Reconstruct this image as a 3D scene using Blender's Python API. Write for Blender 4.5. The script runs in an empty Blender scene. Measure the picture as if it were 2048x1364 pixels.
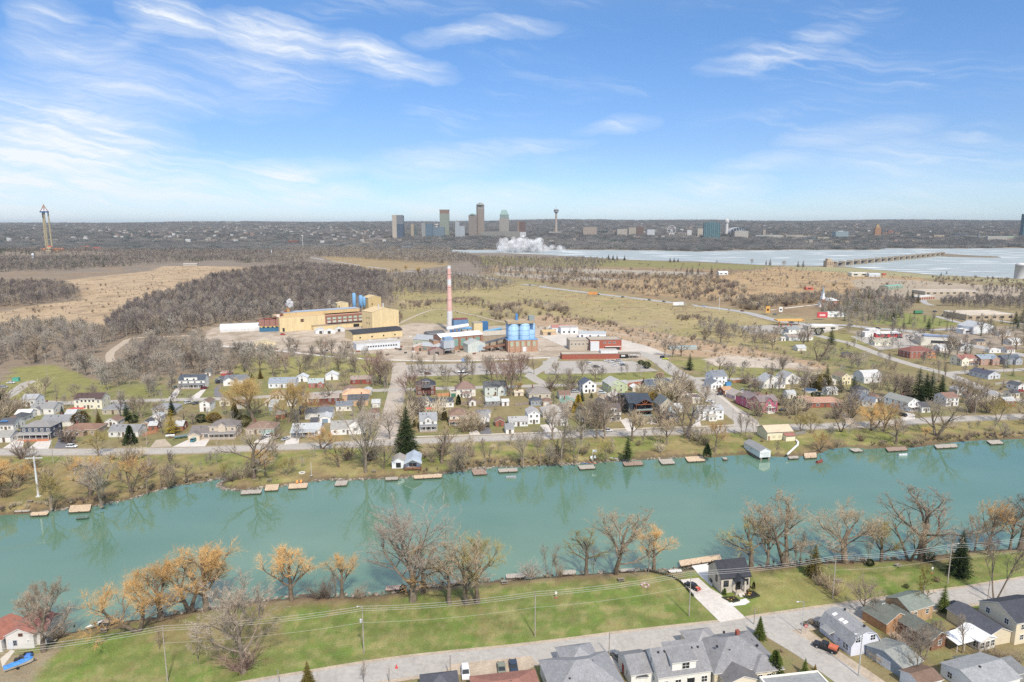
import bpy,bmesh,math,random
import numpy as np
from mathutils import Vector,Matrix,noise as mnoise
R=math.radians
random.seed(7);rng=np.random.default_rng(7)
SC=bpy.context.scene
# ---------- camera
H=100.0;F=1365.0;PITCH=0.16786
CP,SP=math.cos(PITCH),math.sin(PITCH)
cam_d=bpy.data.cameras.new('camera');cam=bpy.data.objects.new('camera',cam_d)
SC.collection.objects.link(cam);SC.camera=cam
cam_d.sensor_width=36;cam_d.lens=36*F/2048;cam_d.clip_start=1;cam_d.clip_end=60000
cam.location=(0,0,H);cam.rotation_euler=(math.pi/2-PITCH,0,0)
# ---------- view, sky, sun
SC.view_settings.view_transform='Standard';SC.view_settings.look='None'
SC.view_settings.exposure=0.3;SC.view_settings.gamma=1;SC.view_settings.use_curve_mapping=False
SC.render.engine='CYCLES'
SC.cycles.use_denoising=False
SC.cycles.max_bounces=6;SC.cycles.diffuse_bounces=2;SC.cycles.glossy_bounces=2
SC.cycles.transmission_bounces=2;SC.cycles.volume_bounces=0;SC.cycles.transparent_max_bounces=24
SC.cycles.caustics_reflective=False;SC.cycles.caustics_refractive=False
SUN_EL,SUN_AZ=48.0,162.0
sd=bpy.data.lights.new('sun','SUN');sun=bpy.data.objects.new('sun',sd);SC.collection.objects.link(sun)
sd.energy=3.7;sd.angle=R(4.0);sd.color=(1.0,0.90,0.76)
_sv=Vector((math.sin(R(SUN_AZ))*math.cos(R(SUN_EL)),math.cos(R(SUN_AZ))*math.cos(R(SUN_EL)),math.sin(R(SUN_EL))))
sun.rotation_euler=_sv.to_track_quat('Z','Y').to_euler();sun.location=(0,0,300)
def px2dir(px,py):
 return Vector((px-1024,F*CP+(682-py)*SP,(682-py)*CP-F*SP))
def azel(px,py):
 d=px2dir(px,py).normalized()
 return math.degrees(math.atan2(d.x,d.y)),math.degrees(math.asin(d.z))
world=bpy.data.worlds.new('World');SC.world=world;world.use_nodes=True
nt=world.node_tree;N=nt.nodes;L=nt.links;N.clear()
def nn(t,**k):
 n=N.new(t)
 for a,v in k.items():setattr(n,a,v)
 return n
def mth(op,a,b=None,c=None,cl=False):
 n=nn('ShaderNodeMath',operation=op);n.use_clamp=cl
 for i,v in enumerate((a,b,c)):
  if v is None:continue
  if isinstance(v,(int,float)):n.inputs[i].default_value=v
  else:L.new(v,n.inputs[i])
 return n.outputs[0]
tc=nn('ShaderNodeTexCoord');sep=nn('ShaderNodeSeparateXYZ');L.new(tc.outputs['Generated'],sep.inputs[0])
az=mth('MULTIPLY',mth('ARCTAN2',sep.outputs[0],sep.outputs[1]),57.2958)
el=mth('MULTIPLY',mth('ARCSINE',sep.outputs[2]),57.2958)
ae=nn('ShaderNodeCombineXYZ');L.new(az,ae.inputs[0]);L.new(el,ae.inputs[1])
wn=nn('ShaderNodeTexNoise');wn.inputs['Scale'].default_value=0.16;wn.inputs['Detail'].default_value=5
L.new(ae.outputs[0],wn.inputs['Vector'])
ws=nn('ShaderNodeVectorMath',operation='SUBTRACT');L.new(wn.outputs['Color'],ws.inputs[0]);ws.inputs[1].default_value=(.5,.5,.5)
wm=nn('ShaderNodeVectorMath',operation='MULTIPLY');L.new(ws.outputs[0],wm.inputs[0]);wm.inputs[1].default_value=(5,2.4,0)
wa=nn('ShaderNodeVectorMath',operation='ADD');L.new(ae.outputs[0],wa.inputs[0]);L.new(wm.outputs[0],wa.inputs[1])
def fib(angle,sx,sy,detail=7,rough=.62,dist=0.6):
 m=nn('ShaderNodeMapping',vector_type='TEXTURE');L.new(wa.outputs[0],m.inputs[0])
 m.inputs['Rotation'].default_value=(0,0,R(angle));m.inputs['Scale'].default_value=(sx,sy,1)
 t=nn('ShaderNodeTexNoise');t.inputs['Scale'].default_value=1;t.inputs['Detail'].default_value=detail
 t.inputs['Roughness'].default_value=rough;t.inputs['Distortion'].default_value=dist
 L.new(m.outputs[0],t.inputs['Vector']);return t.outputs['Fac']
def stroke(x0,y0,x1,y1,w,amp,stretch=1.15):
 a0,e0=azel(x0,y0);a1,e1=azel(x1,y1)
 ln=math.hypot(a1-a0,e1-e0)/2*stretch;an=math.atan2(e1-e0,a1-a0)
 m=nn('ShaderNodeMapping',vector_type='TEXTURE');L.new(wa.outputs[0],m.inputs[0])
 m.inputs['Location'].default_value=((a0+a1)/2,(e0+e1)/2,0);m.inputs['Rotation'].default_value=(0,0,an)
 m.inputs['Scale'].default_value=(ln,w/26.5,1)
 g=nn('ShaderNodeTexGradient',gradient_type='SPHERICAL');L.new(m.outputs[0],g.inputs[0])
 return mth('MULTIPLY',g.outputs['Fac'],amp)
strokes=[(230,5,450,60,34,1.3),(400,40,700,100,52,1.9),(600,70,900,150,40,1.25),(820,75,1110,50,26,.75),(0,85,300,100,48,.8),(0,20,160,40,50,.75),(0,165,420,175,62,.85),(120,215,520,190,42,.5),(0,245,260,260,60,.7),(-250,320,380,340,175,1.9),(-100,400,560,385,95,1.1),(-100,250,300,230,110,.9),(460,350,640,345,40,1.4),(430,400,760,385,40,.85),(520,330,740,340,26,.6),(720,330,1000,325,44,.6),(800,400,1150,385,38,.75),(740,420,1000,425,40,.6),(880,300,1180,292,18,.5),(1150,265,1320,238,24,.6),(1040,420,1500,400,46,.5),(1300,370,1560,362,34,.8),(1420,335,1660,315,24,.6),(1560,290,1880,245,32,.55),(1600,330,2048,330,70,.4),(1600,400,2100,380,60,.4),(1400,142,1640,104,26,.45),(1590,90,1720,55,26,.32),(300,120,700,170,90,.5),(20,130,360,60,24,.7),(0,440,900,440,60,.45),(900,445,2048,440,46,.3)]
acc=None
for s in strokes:
 v=stroke(*s);acc=v if acc is None else mth('MAXIMUM',acc,v)
n1=fib(-9,7,.75);n2=fib(12,5,.42,8,.7);n3=fib(-3,16,4,4,.55)
def rng_(v,a,b,c,d):
 n=nn('ShaderNodeMapRange');n.interpolation_type='SMOOTHSTEP';L.new(v,n.inputs[0])
 for i,q in enumerate((a,b,c,d)):n.inputs[i+1].default_value=q
 return n.outputs[0]
fibr=mth('MULTIPLY',rng_(n1,.25,.78,.26,.92),rng_(n2,.2,.75,.72,1.05))
cm=mth('MULTIPLY',mth('POWER',acc,.75),fibr)
bgc=mth('MULTIPLY',mth('MULTIPLY',rng_(n3,.45,.7,0,.5),rng_(n1,.4,.7,0,1)),.55)
veil=mth('MULTIPLY',rng_(el,14,30,0,.62),rng_(n3,.3,.65,.5,1))
cm=mth('ADD',mth('ADD',cm,bgc),veil);cmx=mth('MINIMUM',cm,.92)
sky=nn('ShaderNodeTexSky',sky_type='NISHITA');sky.sun_disc=False
sky.sun_elevation=R(SUN_EL);sky.sun_rotation=R(SUN_AZ);sky.altitude=200
sky.air_density=1.0;sky.dust_density=0.35;sky.ozone_density=2.2
lp=sky.outputs[0]
hs=nn('ShaderNodeHueSaturation');hs.inputs['Saturation'].default_value=1.0;hs.inputs['Value'].default_value=1.0
L.new(lp,hs.inputs['Color'])
gm=nn('ShaderNodeMix',data_type='RGBA',blend_type='MULTIPLY');gm.inputs[0].default_value=1
L.new(hs.outputs[0],gm.inputs[6]);
rp=nn('ShaderNodeValToRGB');L.new(mth('DIVIDE',el,60.0),rp.inputs[0]);es=rp.color_ramp.elements
for k_,(e_,c_)in enumerate([(-1,(.66,.86,1.20)),(2.2,(.60,.76,1.06)),(6,(.55,.68,.93)),(17,(.54,.78,1.02)),(60,(.54,.8,1.04))]):
 q_=es[k_]if k_<2 else es.new(.5)
 q_.position=max(e_,0)/60;q_.color=tuple(v*.54 for v in c_)+(1,)
s2_=nn('ShaderNodeVectorMath',operation='SCALE');L.new(rp.outputs[0],s2_.inputs[0]);s2_.inputs[3].default_value=2;L.new(s2_.outputs[0],gm.inputs[7])
mix=nn('ShaderNodeMix',data_type='RGBA');L.new(cmx,mix.inputs[0]);L.new(gm.outputs[2],mix.inputs[6])
mix.inputs[7].default_value=(7.0,7.3,7.6,1)
bg=nn('ShaderNodeBackground');L.new(mix.outputs[2],bg.inputs[0]);bg.inputs['Strength'].default_value=0.112
wo=nn('ShaderNodeOutputWorld');L.new(bg.outputs[0],wo.inputs[0])
# ---------- helpers
def sm(a,b,x):
 t=np.clip((np.asarray(x,float)-a)/(b-a),0,1);return t*t*(3-2*t)
PROF_Y=[0,3400,3900,4500,5200,6200,7700,9500,11000,16000,35000]
PROF_Z=[0,0,18,44,54,72,94,121,146,135,60]
def terr(x,y):
 x=np.asarray(x,float);y=np.asarray(y,float);d=np.hypot(x,y)*.35+y*.65
 z=np.interp(d,PROF_Y,PROF_Z)
 k=sm(3500,9400,d)
 ridge=6*np.sin(x/2300+1.3)+4*np.sin(x/900+.4)+2.5*np.sin(x/410)+sm(-1500,5000,x)*9-sm(0,-6000,x)*3
 z=z+k*ridge*sm(0,9000,d)*2.3
 q=np.hypot((x+1525)/330,(y-2240)/120)
 z=z+18*(1-sm(.35,1.1,q))
 return z
def G(px,py,z=0.0):
 d=px2dir(px,py);t=(z-H)/d.z
 return Vector((d.x*t,d.y*t,z))
def GX(px,Y):
 return(px-1024)/F*Y/CP*1.0
def ZY(py,Y):
 d=px2dir(1024,py);return H+d.z/d.y*Y
COL=SC.collection
MATS={}
HAZE=2.8e-5
def srgb(h):
 h=h.lstrip('#');c=[int(h[i:i+2],16)/255 for i in(0,2,4)]
 return tuple(((v/12.92)if v<=.04045 else((v+.055)/1.055)**2.4)for v in c)
def mat(name,col=(.5,.5,.5),rough=.8,metal=0.0,noise=.12,nscale=1.5,bump=0.0,stretch=None,obrand=0.0,spec=.3,emis=None,fine=None):
 if name in MATS:return MATS[name]
 if isinstance(col,str):col=srgb(col)
 lum_=.3*col[0]+.6*col[1]+.1*col[2];col=tuple(c*.8+lum_*.2 for c in col)
 m=bpy.data.materials.new(name);m.use_nodes=True;t=m.node_tree;b=t.nodes['Principled BSDF']
 b.inputs['Roughness'].default_value=rough;b.inputs['Metallic'].default_value=metal
 b.inputs['Specular IOR Level'].default_value=spec
 c=t.nodes.new('ShaderNodeRGB');c.outputs[0].default_value=(*col,1);out=c.outputs[0]
 def modul(fac,amt,out):
  mr=t.nodes.new('ShaderNodeMapRange');t.links.new(fac,mr.inputs[0])
  mr.inputs[1].default_value=.25;mr.inputs[2].default_value=.75
  mr.inputs[3].default_value=1-amt;mr.inputs[4].default_value=1+amt
  vm=t.nodes.new('ShaderNodeVectorMath');vm.operation='SCALE'
  t.links.new(out,vm.inputs[0]);t.links.new(mr.outputs[0],vm.inputs[3]);return vm.outputs[0]
 g=None
 if noise or bump or fine:
  g=t.nodes.new('ShaderNodeNewGeometry')
  if stretch:
   mp=t.nodes.new('ShaderNodeVectorMath');mp.operation='MULTIPLY';t.links.new(g.outputs['Position'],mp.inputs[0])
   mp.inputs[1].default_value=stretch;src=mp.outputs[0]
  else:src=g.outputs['Position']
  n=t.nodes.new('ShaderNodeTexNoise');n.inputs['Scale'].default_value=nscale;n.inputs['Detail'].default_value=6;n.inputs['Roughness'].default_value=.6
  t.links.new(src,n.inputs['Vector'])
  if noise:out=modul(n.outputs['Fac'],noise,out)
  if fine:
   n2=t.nodes.new('ShaderNodeTexNoise');n2.inputs['Scale'].default_value=fine[0];n2.inputs['Detail'].default_value=2
   t.links.new(src,n2.inputs['Vector']);out=modul(n2.outputs['Fac'],fine[1],out)
  if bump:
   bp=t.nodes.new('ShaderNodeBump');bp.inputs['Strength'].default_value=bump;bp.inputs['Distance'].default_value=.1
   t.links.new(n.outputs['Fac'],bp.inputs['Height']);t.links.new(bp.outputs[0],b.inputs['Normal'])
 if obrand:
  oi=t.nodes.new('ShaderNodeObjectInfo');mr=t.nodes.new('ShaderNodeMapRange');t.links.new(oi.outputs['Random'],mr.inputs[0])
  mr.inputs[3].default_value=1-obrand;mr.inputs[4].default_value=1+obrand
  vm=t.nodes.new('ShaderNodeVectorMath');vm.operation='SCALE';t.links.new(out,vm.inputs[0]);t.links.new(mr.outputs[0],vm.inputs[3]);out=vm.outputs[0]
 t.links.new(out,b.inputs['Base Color'])
 if emis:b.inputs['Emission Color'].default_value=(*emis,1);b.inputs['Emission Strength'].default_value=1
 MATS[name]=m;return m
def C(hexcol,kind='paint'):
 k={'paint':dict(rough=.65,noise=.07,nscale=.9,fine=(6,.04)),'siding':dict(rough=.6,noise=.05,nscale=.5,stretch=(.3,.3,4),fine=(2.2,.09)),'shingle':dict(rough=.93,noise=.16,nscale=.7,fine=(3.5,.2),bump=.3,spec=.15),'brick':dict(rough=.9,noise=.15,nscale=.8,fine=(5,.2),bump=.2),'wood':dict(rough=.85,noise=.2,nscale=1.2,fine=(4,.2),stretch=(1,1,.4)),'metal':dict(rough=.55,noise=.13,nscale=.45,spec=.4,fine=(2.2,.10),stretch=(1,1,.16)),'rust':dict(rough=.8,noise=.35,nscale=.35,fine=(1.8,.2)),'pave':dict(rough=.9,noise=.12,nscale=.12,fine=(1.1,.10)),'gravel':dict(rough=.95,noise=.2,nscale=.08,fine=(1.3,.16)),'gloss':dict(rough=.25,noise=0,spec=.6)}[kind]
 return mat(kind+'_'+hexcol.strip('#'),hexcol,**k)
def glassy():
 return mat('window_glass',(.025,.032,.04),rough=.08,noise=0,spec=.6)
def newmesh(name,verts,faces,mats=(),fmat=None,smooth=False):
 me=bpy.data.meshes.new(name);me.from_pydata([tuple(v)for v in verts],[],[tuple(f)for f in faces])
 for m in mats:me.materials.append(m)
 if fmat is not None:me.polygons.foreach_set('material_index',fmat)
 if smooth:me.polygons.foreach_set('use_smooth',[True]*len(me.polygons))
 me.update();return me
def obj(name,me,parent=None,loc=None,rz=None,scale=None):
 o=bpy.data.objects.new(name,me);COL.objects.link(o)
 if parent is not None:o.parent=parent
 if loc is not None:o.location=loc
 if rz is not None:o.rotation_euler[2]=rz
 if scale is not None:o.scale=(scale,)*3 if isinstance(scale,(int,float))else scale
 return o
def tag(o,label=None,cat=None,group=None,kind=None):
 if label:o['label']=label
 if cat:o['category']=cat
 if group:o['group']=group
 if kind:o['kind']=kind
 return o
def thing(name,label,cat,loc=(0,0,0),rz=0,group=None):
 return tag(obj(name,None,None,loc,rz),label,cat,group)
class MB:
 def __init__(s):s.v=[];s.f=[];s.m=[]
 def add(s,vs,fs,mi=0):
  o=len(s.v);s.v+=[tuple(v)for v in vs];s.f+=[tuple(i+o for i in f)for f in fs];s.m+=[mi]*len(fs);return s
 def box(s,x0,y0,z0,x1,y1,z1,mi=0):
  v=[(x0,y0,z0),(x1,y0,z0),(x1,y1,z0),(x0,y1,z0),(x0,y0,z1),(x1,y0,z1),(x1,y1,z1),(x0,y1,z1)]
  return s.add(v,[(0,3,2,1),(4,5,6,7),(0,1,5,4),(1,2,6,5),(2,3,7,6),(3,0,4,7)],mi)
 def obox(s,c,ax,ay,az_,mi=0):
  c,ax,ay,az_=map(Vector,(c,ax,ay,az_));v=[]
  for k in(-1,1):
   for a,b in((-1,-1),(1,-1),(1,1),(-1,1)):v.append(c+ax*a+ay*b+az_*k)
  return s.add(v,[(0,3,2,1),(4,5,6,7),(0,1,5,4),(1,2,6,5),(2,3,7,6),(3,0,4,7)],mi)
 def tube(s,p0,p1,r0,r1=None,n=6,mi=0,cap=True):
  r1=r0 if r1 is None else r1;p0,p1=Vector(p0),Vector(p1);d=(p1-p0)
  if d.length<1e-6:return s
  d.normalize();u=d.orthogonal().normalized();w=d.cross(u);v=[]
  for p,r in((p0,r0),(p1,r1)):
   for i in range(n):
    a=2*math.pi*i/n;v.append(p+u*(math.cos(a)*r)+w*(math.sin(a)*r))
  f=[(i,(i+1)%n,n+(i+1)%n,n+i)for i in range(n)]
  if cap:f+=[tuple(range(n-1,-1,-1)),tuple(range(n,2*n))]
  return s.add(v,f,mi)
 def lathe(s,prof,n=16,c=(0,0),mi=0):
  v=[];f=[]
  for r,z in prof:
   for i in range(n):
    a=2*math.pi*i/n;v.append((c[0]+r*math.cos(a),c[1]+r*math.sin(a),z))
  for k in range(len(prof)-1):
   for i in range(n):f.append((k*n+i,k*n+(i+1)%n,(k+1)*n+(i+1)%n,(k+1)*n+i))
  f.append(tuple(range((len(prof)-1)*n,len(prof)*n)));return s.add(v,f,mi)
 def prism(s,pts,z0,z1,mi=0):
  n=len(pts);v=[(p[0],p[1],z0)for p in pts]+[(p[0],p[1],z1)for p in pts]
  return s.add(v,[tuple(range(n-1,-1,-1)),tuple(range(n,2*n))]+[(i,(i+1)%n,n+(i+1)%n,n+i)for i in range(n)],mi)
 def build(s,name,mats,parent=None,smooth=False,loc=None,rz=None):
  if not isinstance(mats,(list,tuple)):mats=[mats]
  return obj(name,newmesh(name,s.v,s.f,mats,s.m,smooth),parent,loc,rz)
 def mesh(s,name,mats,smooth=False):
  if not isinstance(mats,(list,tuple)):mats=[mats]
  return newmesh(name,s.v,s.f,mats,s.m,smooth)
def inpoly(x,y,poly):
 x=np.asarray(x);y=np.asarray(y);c=np.zeros(x.shape,bool);n=len(poly);j=n-1
 for i in range(n):
  xi,yi=poly[i][0],poly[i][1];xj,yj=poly[j][0],poly[j][1]
  if yi!=yj:c^=((yi>y)!=(yj>y))&(x<(xj-xi)*(y-yi)/(yj-yi)+xi)
  j=i
 return c
def pdist(x,y,poly,closed=True):
 best=np.full(x.shape,1e18);n=len(poly)
 for i in range(n if closed else n-1):
  ax,ay=poly[i][0],poly[i][1];bx,by=poly[(i+1)%n][0],poly[(i+1)%n][1]
  dx,dy=bx-ax,by-ay;q=dx*dx+dy*dy+1e-9
  t=np.clip(((x-ax)*dx+(y-ay)*dy)/q,0,1)
  best=np.minimum(best,(x-ax-t*dx)**2+(y-ay-t*dy)**2)
 return np.sqrt(best)
def vnoise(x,y,seed=0):
 xi=np.floor(x).astype(np.int64);yi=np.floor(y).astype(np.int64);fx=x-xi;fy=y-yi
 fx=fx*fx*(3-2*fx);fy=fy*fy*(3-2*fy)
 def h(a,b):
  n=(a*374761393+b*668265263+seed*2147483647)&0xffffffff
  n=((n^(n>>13))*1274126177)&0xffffffff
  return((n^(n>>16))&0xffff)/65535.0
 return(h(xi,yi)*(1-fx)+h(xi+1,yi)*fx)*(1-fy)+(h(xi,yi+1)*(1-fx)+h(xi+1,yi+1)*fx)*fy
def fbm(x,y,sc,seed=0,o=4):
 v=0;a=1;t=0
 for k in range(o):
  v=v+a*vnoise(x/sc*2**k+17.3*k,y/sc*2**k+9.1*k,seed+k);t+=a;a*=.55
 return v/t
def GP(pts,z=0.0):return[(lambda p:(p.x,p.y))(G(a,b,z))for a,b in pts]
# ---------- river outlines (traced where water meets land)
NORTH_PX=[(-900,1190),(-400,1105),(-150,1062),(0,1031),(60,1028),(100,1022),(190,1012),(260,999),(300,986),(350,972),(392,966),(415,962),(436,958),(452,960),(440,966),(436,973),(450,979),(474,982),(500,980),(527,976),(576,971),(634,962),(667,960),(700,960),(730,959),(795,958),(828,954),(885,948),(920,943),(945,938),(970,937),(996,934),(1041,934),(1090,931),(1123,929),(1156,928),(1193,925),(1246,922),(1316,918),(1367,915),(1426,915),(1455,912),(1492,910),(1540,913),(1574,914),(1607,913),(1644,906),(1658,898),(1697,894),(1735,898),(1771,896),(1833,895),(1872,889),(1915,884),(1968,880),(2048,878),(2300,862),(2700,835),(3600,790)]
SOUTH_PX=[(4200,1000),(2700,1062),(2300,1082),(2048,1097),(1948,1101),(1898,1107),(1836,1117),(1741,1121),(1686,1123),(1606,1127),(1536,1133),(1470,1134),(1399,1133),(1359,1140),(1325,1144),(1294,1141),(1239,1143),(1164,1148),(1099,1153),(1024,1160),(962,1163),(887,1172),(850,1176),(819,1181),(762,1190),(722,1192),(674,1192),(612,1193),(550,1198),(512,1201),(470,1208),(425,1216),(345,1229),(325,1232),(295,1235),(240,1243),(182,1255),(140,1264),(100,1268),(60,1276),(0,1288),(-300,1345),(-700,1440)]
RIVER=GP(NORTH_PX,-1.6)+GP(SOUTH_PX,-1.6)
NIAG_PX=[(900,506),(1000,506),(1100,510),(1200,516),(1300,521),(1400,523),(1520,530),(1613,532),(1660,532),(1690,533),(1722,537),(1819,545),(1884,552),(1950,554),(2048,558),(2200,566),(2500,582),(3300,560),(3000,505),(2300,497),(2048,496),(1950,497),(1765,497),(1757,500),(1600,499.5),(1467,501),(1394,503),(1320,501),(1174,499.5),(1110,499.5),(1000,499.5),(900,500)]
NIAG=GP(NIAG_PX,-1.6)
ISL=GP([(1880,507),(1960,512),(2000,513.5),(2000,515.5),(1960,515),(1880,513)],-1.6)
# ---------- ground: one sheet out to the horizon
nA=760
rr=np.concatenate([np.linspace(8,100,16)[:-1],np.linspace(100,700,420)[:-1],np.geomspace(700,3600,260)[:-1],np.geomspace(3600,34000,110)])
aa=np.radians(np.linspace(-66,66,nA))
RRg,AAg=np.meshgrid(rr,aa,indexing='ij')
X=RRg*np.sin(AAg);Y=RRg*np.cos(AAg)
wx=(fbm(X,Y,9,3)-.5)*2.4;wy=(fbm(X,Y,9,8)-.5)*2.4
Z=terr(X,Y)
rb=inpoly(X,Y,RIVER);dr=pdist(X,Y,RIVER)*np.where(rb,-1,1)+wx*.35*(RRg<900)
bank=np.where(dr>0,-1.6+1.6*sm(0,4.5,dr),-1.6-1.6*sm(0,3,-dr))
near=Y<1400
Z=np.where(near,Z+np.where(dr<5,bank,0),Z)
nb=inpoly(X,Y,NIAG)&~inpoly(X,Y,ISL);dn=pdist(X,Y,NIAG)*np.where(nb,-1,1)
dn=np.where(inpoly(X,Y,ISL),20,dn)
Z=np.where(Y>900,Z+np.where(dn<0,-3.5*sm(-6,6,-dn),-1.0*(1-sm(0,30,dn))),Z)
Z+=np.where((dr>6)&(Y<3400)&(Y>600),(fbm(X,Y,60,5)-.5)*.8*sm(600,900,Y),0)
GC=np.empty(X.shape+(3,));GC[:]=srgb('978d6c')
def paint(poly,col,soft=6,amt=1.0,warp=1.0,px=True,z=0.0):
 p=GP(poly,z)if px else poly
 xs=[q[0]for q in p];ys=[q[1]for q in p];m=soft*3+20
 sel=(X>min(xs)-m)&(X<max(xs)+m)&(Y>min(ys)-m)&(Y<max(ys)+m)
 if not sel.any():return
 sc=max(soft*2.5,5)
 x=X[sel]+(fbm(X[sel],Y[sel],sc,21)-.5)*soft*3*warp;y=Y[sel]+(fbm(X[sel],Y[sel],sc,33)-.5)*soft*3*warp
 d=pdist(x,y,p)*np.where(inpoly(x,y,p),-1,1)
 w=(1-sm(-soft,soft*.5,d))[:,None]*amt
 GC[sel]=GC[sel]*(1-w)+np.array(srgb(col))*w
def patches(poly,col,sc,thr,amt,seed,px=True):
 p=GP(poly)if px else poly;xs=[q[0]for q in p];ys=[q[1]for q in p]
 sel=(X>min(xs))&(X<max(xs))&(Y>min(ys))&(Y<max(ys))
 x,y=X[sel],Y[sel];w=(sm(thr,thr+.16,fbm(x,y,sc,seed,5))*inpoly(x,y,p)*amt)[:,None]
 GC[sel]=GC[sel]*(1-w)+np.array(srgb(col))*w
BIG=[(-2500,451.5),(4500,451.5),(4500,760),(-2500,760)]
paint([(-2500,640),(4500,640),(4500,900),(-2500,1200)],'908760',20)
patches([(-1500,700),(3500,700),(3500,1000),(-1500,1300)],'838957',26,.47,.75,4)
patches([(-1500,640),(3500,640),(3500,1000),(-1500,1300)],'9f8f74',14,.55,.6,9)
paint([(-2500,451.5),(4500,451.5),(4500,540),(-2500,560)],'8d8478',40)
paint([(-500,560),(800,530),(780,640),(600,740),(100,790),(-500,800)],'928574',25)
paint([(-400,620),(0,622),(60,612),(170,600),(130,560),(300,542),(330,532),(420,532),(520,535),(620,560),(420,560),(260,612),(215,650),(0,660),(-400,700)],'bda888',8)
patches([(-400,530),(560,530),(560,680),(-400,700)],'9f8a6c',30,.5,.5,12)
patches([(-400,530),(560,530),(560,680),(-400,700)],'8d7c6d',14,.56,.55,17)
paint([(640,512),(900,520),(900,530),(800,545),(700,540)],'a5936f',10)
paint([(780,575),(860,590),(1000,566),(1180,585),(1480,623),(1560,650),(1640,672),(1700,700),(1500,700),(1300,668),(1120,640),(990,632),(860,640),(800,615)],'a99e72',8)
patches([(780,560),(1640,560),(1640,720),(780,720)],'96935e',45,.5,.6,14)
patches([(780,560),(1640,560),(1640,720),(780,720)],'b3a277',18,.54,.55,15)
patches([(780,560),(1640,560),(1640,720),(780,720)],'94836a',9,.6,.6,19)
paint([(800,622),(900,618),(1010,650),(980,660),(800,650)],'a19a6a',8)
paint([(1000,640),(1100,628),(1300,660),(1500,697),(1680,735),(1620,745),(1400,715),(1280,700),(1180,672),(1080,656)],'b8a083',7)
paint([(1000,520),(1500,540),(1850,556),(1850,600),(1640,640),(1480,618),(1150,574),(960,545)],'9c8a6d',10)
paint([(1180,560),(1420,555),(1560,532),(1840,548),(1860,570),(1700,600),(1500,600),(1300,590)],'b79f78',8)
patches([(1100,530),(1900,530),(1900,625),(1100,625)],'8b7664',22,.53,.6,23)
patches([(1100,530),(1900,530),(1900,610),(1100,610)],'ba9868',16,.58,.5,29)
paint([(960,512),(1200,518),(1420,526),(1560,532),(1500,540),(1250,534),(960,530)],'8e8c5b',8)
for a in[[(1020,533),(1300,541),(1420,545),(1400,551),(1150,546),(1000,541)],[(980,544),(1180,554),(1260,560),(1150,562),(1000,552)]]:paint(a,'b0a99a',5)
paint([(1560,532),(1700,535),(1900,553),(2048,560),(2048,566),(1850,556),(1600,540)],'a3a17a',5)
paint([(395,675),(430,655),(520,648),(800,652),(830,645),(960,652),(1060,650),(1120,655),(1190,672),(1290,690),(1345,710),(1290,722),(1080,715),(900,722),(760,722),(680,705),(540,702),(430,692)],'bdb2a2',5)
patches([(395,640),(1345,640),(1345,725),(395,725)],'a3957f',12,.5,.7,31)
patches([(395,660),(1345,660),(1345,705),(395,705)],'cdc4b6',8,.6,.7,37)
paint([(500,712),(760,706),(770,765),(560,760),(420,765)],'98965f',6)
paint([(20,735),(110,730),(150,745),(240,775),(100,800),(-20,800)],'93935a',4)
paint([(250,775),(330,770),(310,790),(250,795)],'8c8f55',3)
paint([(1060,748),(1330,744),(1390,760),(1290,768),(1110,775)],'8c9055',2)
paint([(840,752),(1060,748),(1090,770),(840,772)],'90905a',3)
paint([(1330,722),(1420,718),(1560,738),(1640,745),(1560,756),(1440,756)],'92935a',3)
paint([(1400,718),(1450,711),(1560,716),(1640,738),(1580,738),(1430,732)],'c9bfb0',3)
paint([(1560,660),(1700,668),(1750,690),(1690,705),(1560,690)],'93905c',4)
paint([(1690,660),(1850,662),(1850,685),(1960,700),(1940,720),(1860,700),(1740,690)],'a99f8d',4)
paint([(1760,620),(1860,632),(1930,648),(1860,657),(1740,648)],'8b9255',3)
paint([(1700,560),(1760,556),(2048,575),(2048,592),(1990,600),(1840,600),(1720,585)],'b0a592',5)
paint([(1880,655),(2048,650),(2048,700),(1960,705),(1890,680)],'a29787',5)
northlawn=[(-900,905),(0,912),(400,907),(680,897),(900,885),(1200,876),(1450,867),(1740,857),(1950,842),(2700,780),(2700,850),(2048,873),(1700,890),(1540,908),(1200,920),(940,934),(700,955),(480,978),(400,962),(300,985),(190,1008),(0,1027),(-900,1180)]
paint(northlawn,'9b9160',2)
patches(northlawn,'7f8c46',13,.46,.85,41);patches(northlawn,'8c7a5c',8,.58,.6,43)
paint([(0,925),(200,918),(330,950),(260,985),(60,1020),(0,1022),(-300,1060),(-300,960)],'8f8058',6,.8)
paint([(470,975),(620,955),(600,968),(480,980)],'a0925f',2)
southlawn=[(-900,1500),(-900,1330),(0,1300),(180,1262),(420,1222),(720,1198),(960,1170),(1200,1152),(1320,1150),(1440,1142),(1700,1128),(2048,1104),(3500,1040),(3500,1120),(2048,1165),(1536,1235),(1024,1305),(600,1380),(-500,1700)]
paint(southlawn,'7d8a49',1.6)
patches(southlawn,'718c3c',9,.45,.8,51);patches(southlawn,'a89c69',6.5,.58,.55,53);patches(southlawn,'8d7d58',4,.62,.5,55)
patches(southlawn,'aaa06f',2.6,.5,.45,91);patches(southlawn,'66793a',3.4,.52,.5,93);patches(northlawn,'a89c6c',3,.5,.45,95);patches(northlawn,'74804a',5,.52,.5,97)
paint([(1500,1165),(1700,1140),(1760,1180),(1700,1210),(1500,1230)],'a39a62',3,.55)
paint([(-300,1330),(40,1300),(110,1300),(70,1364),(0,1420),(-300,1500)],'9a8f76',2)
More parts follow.
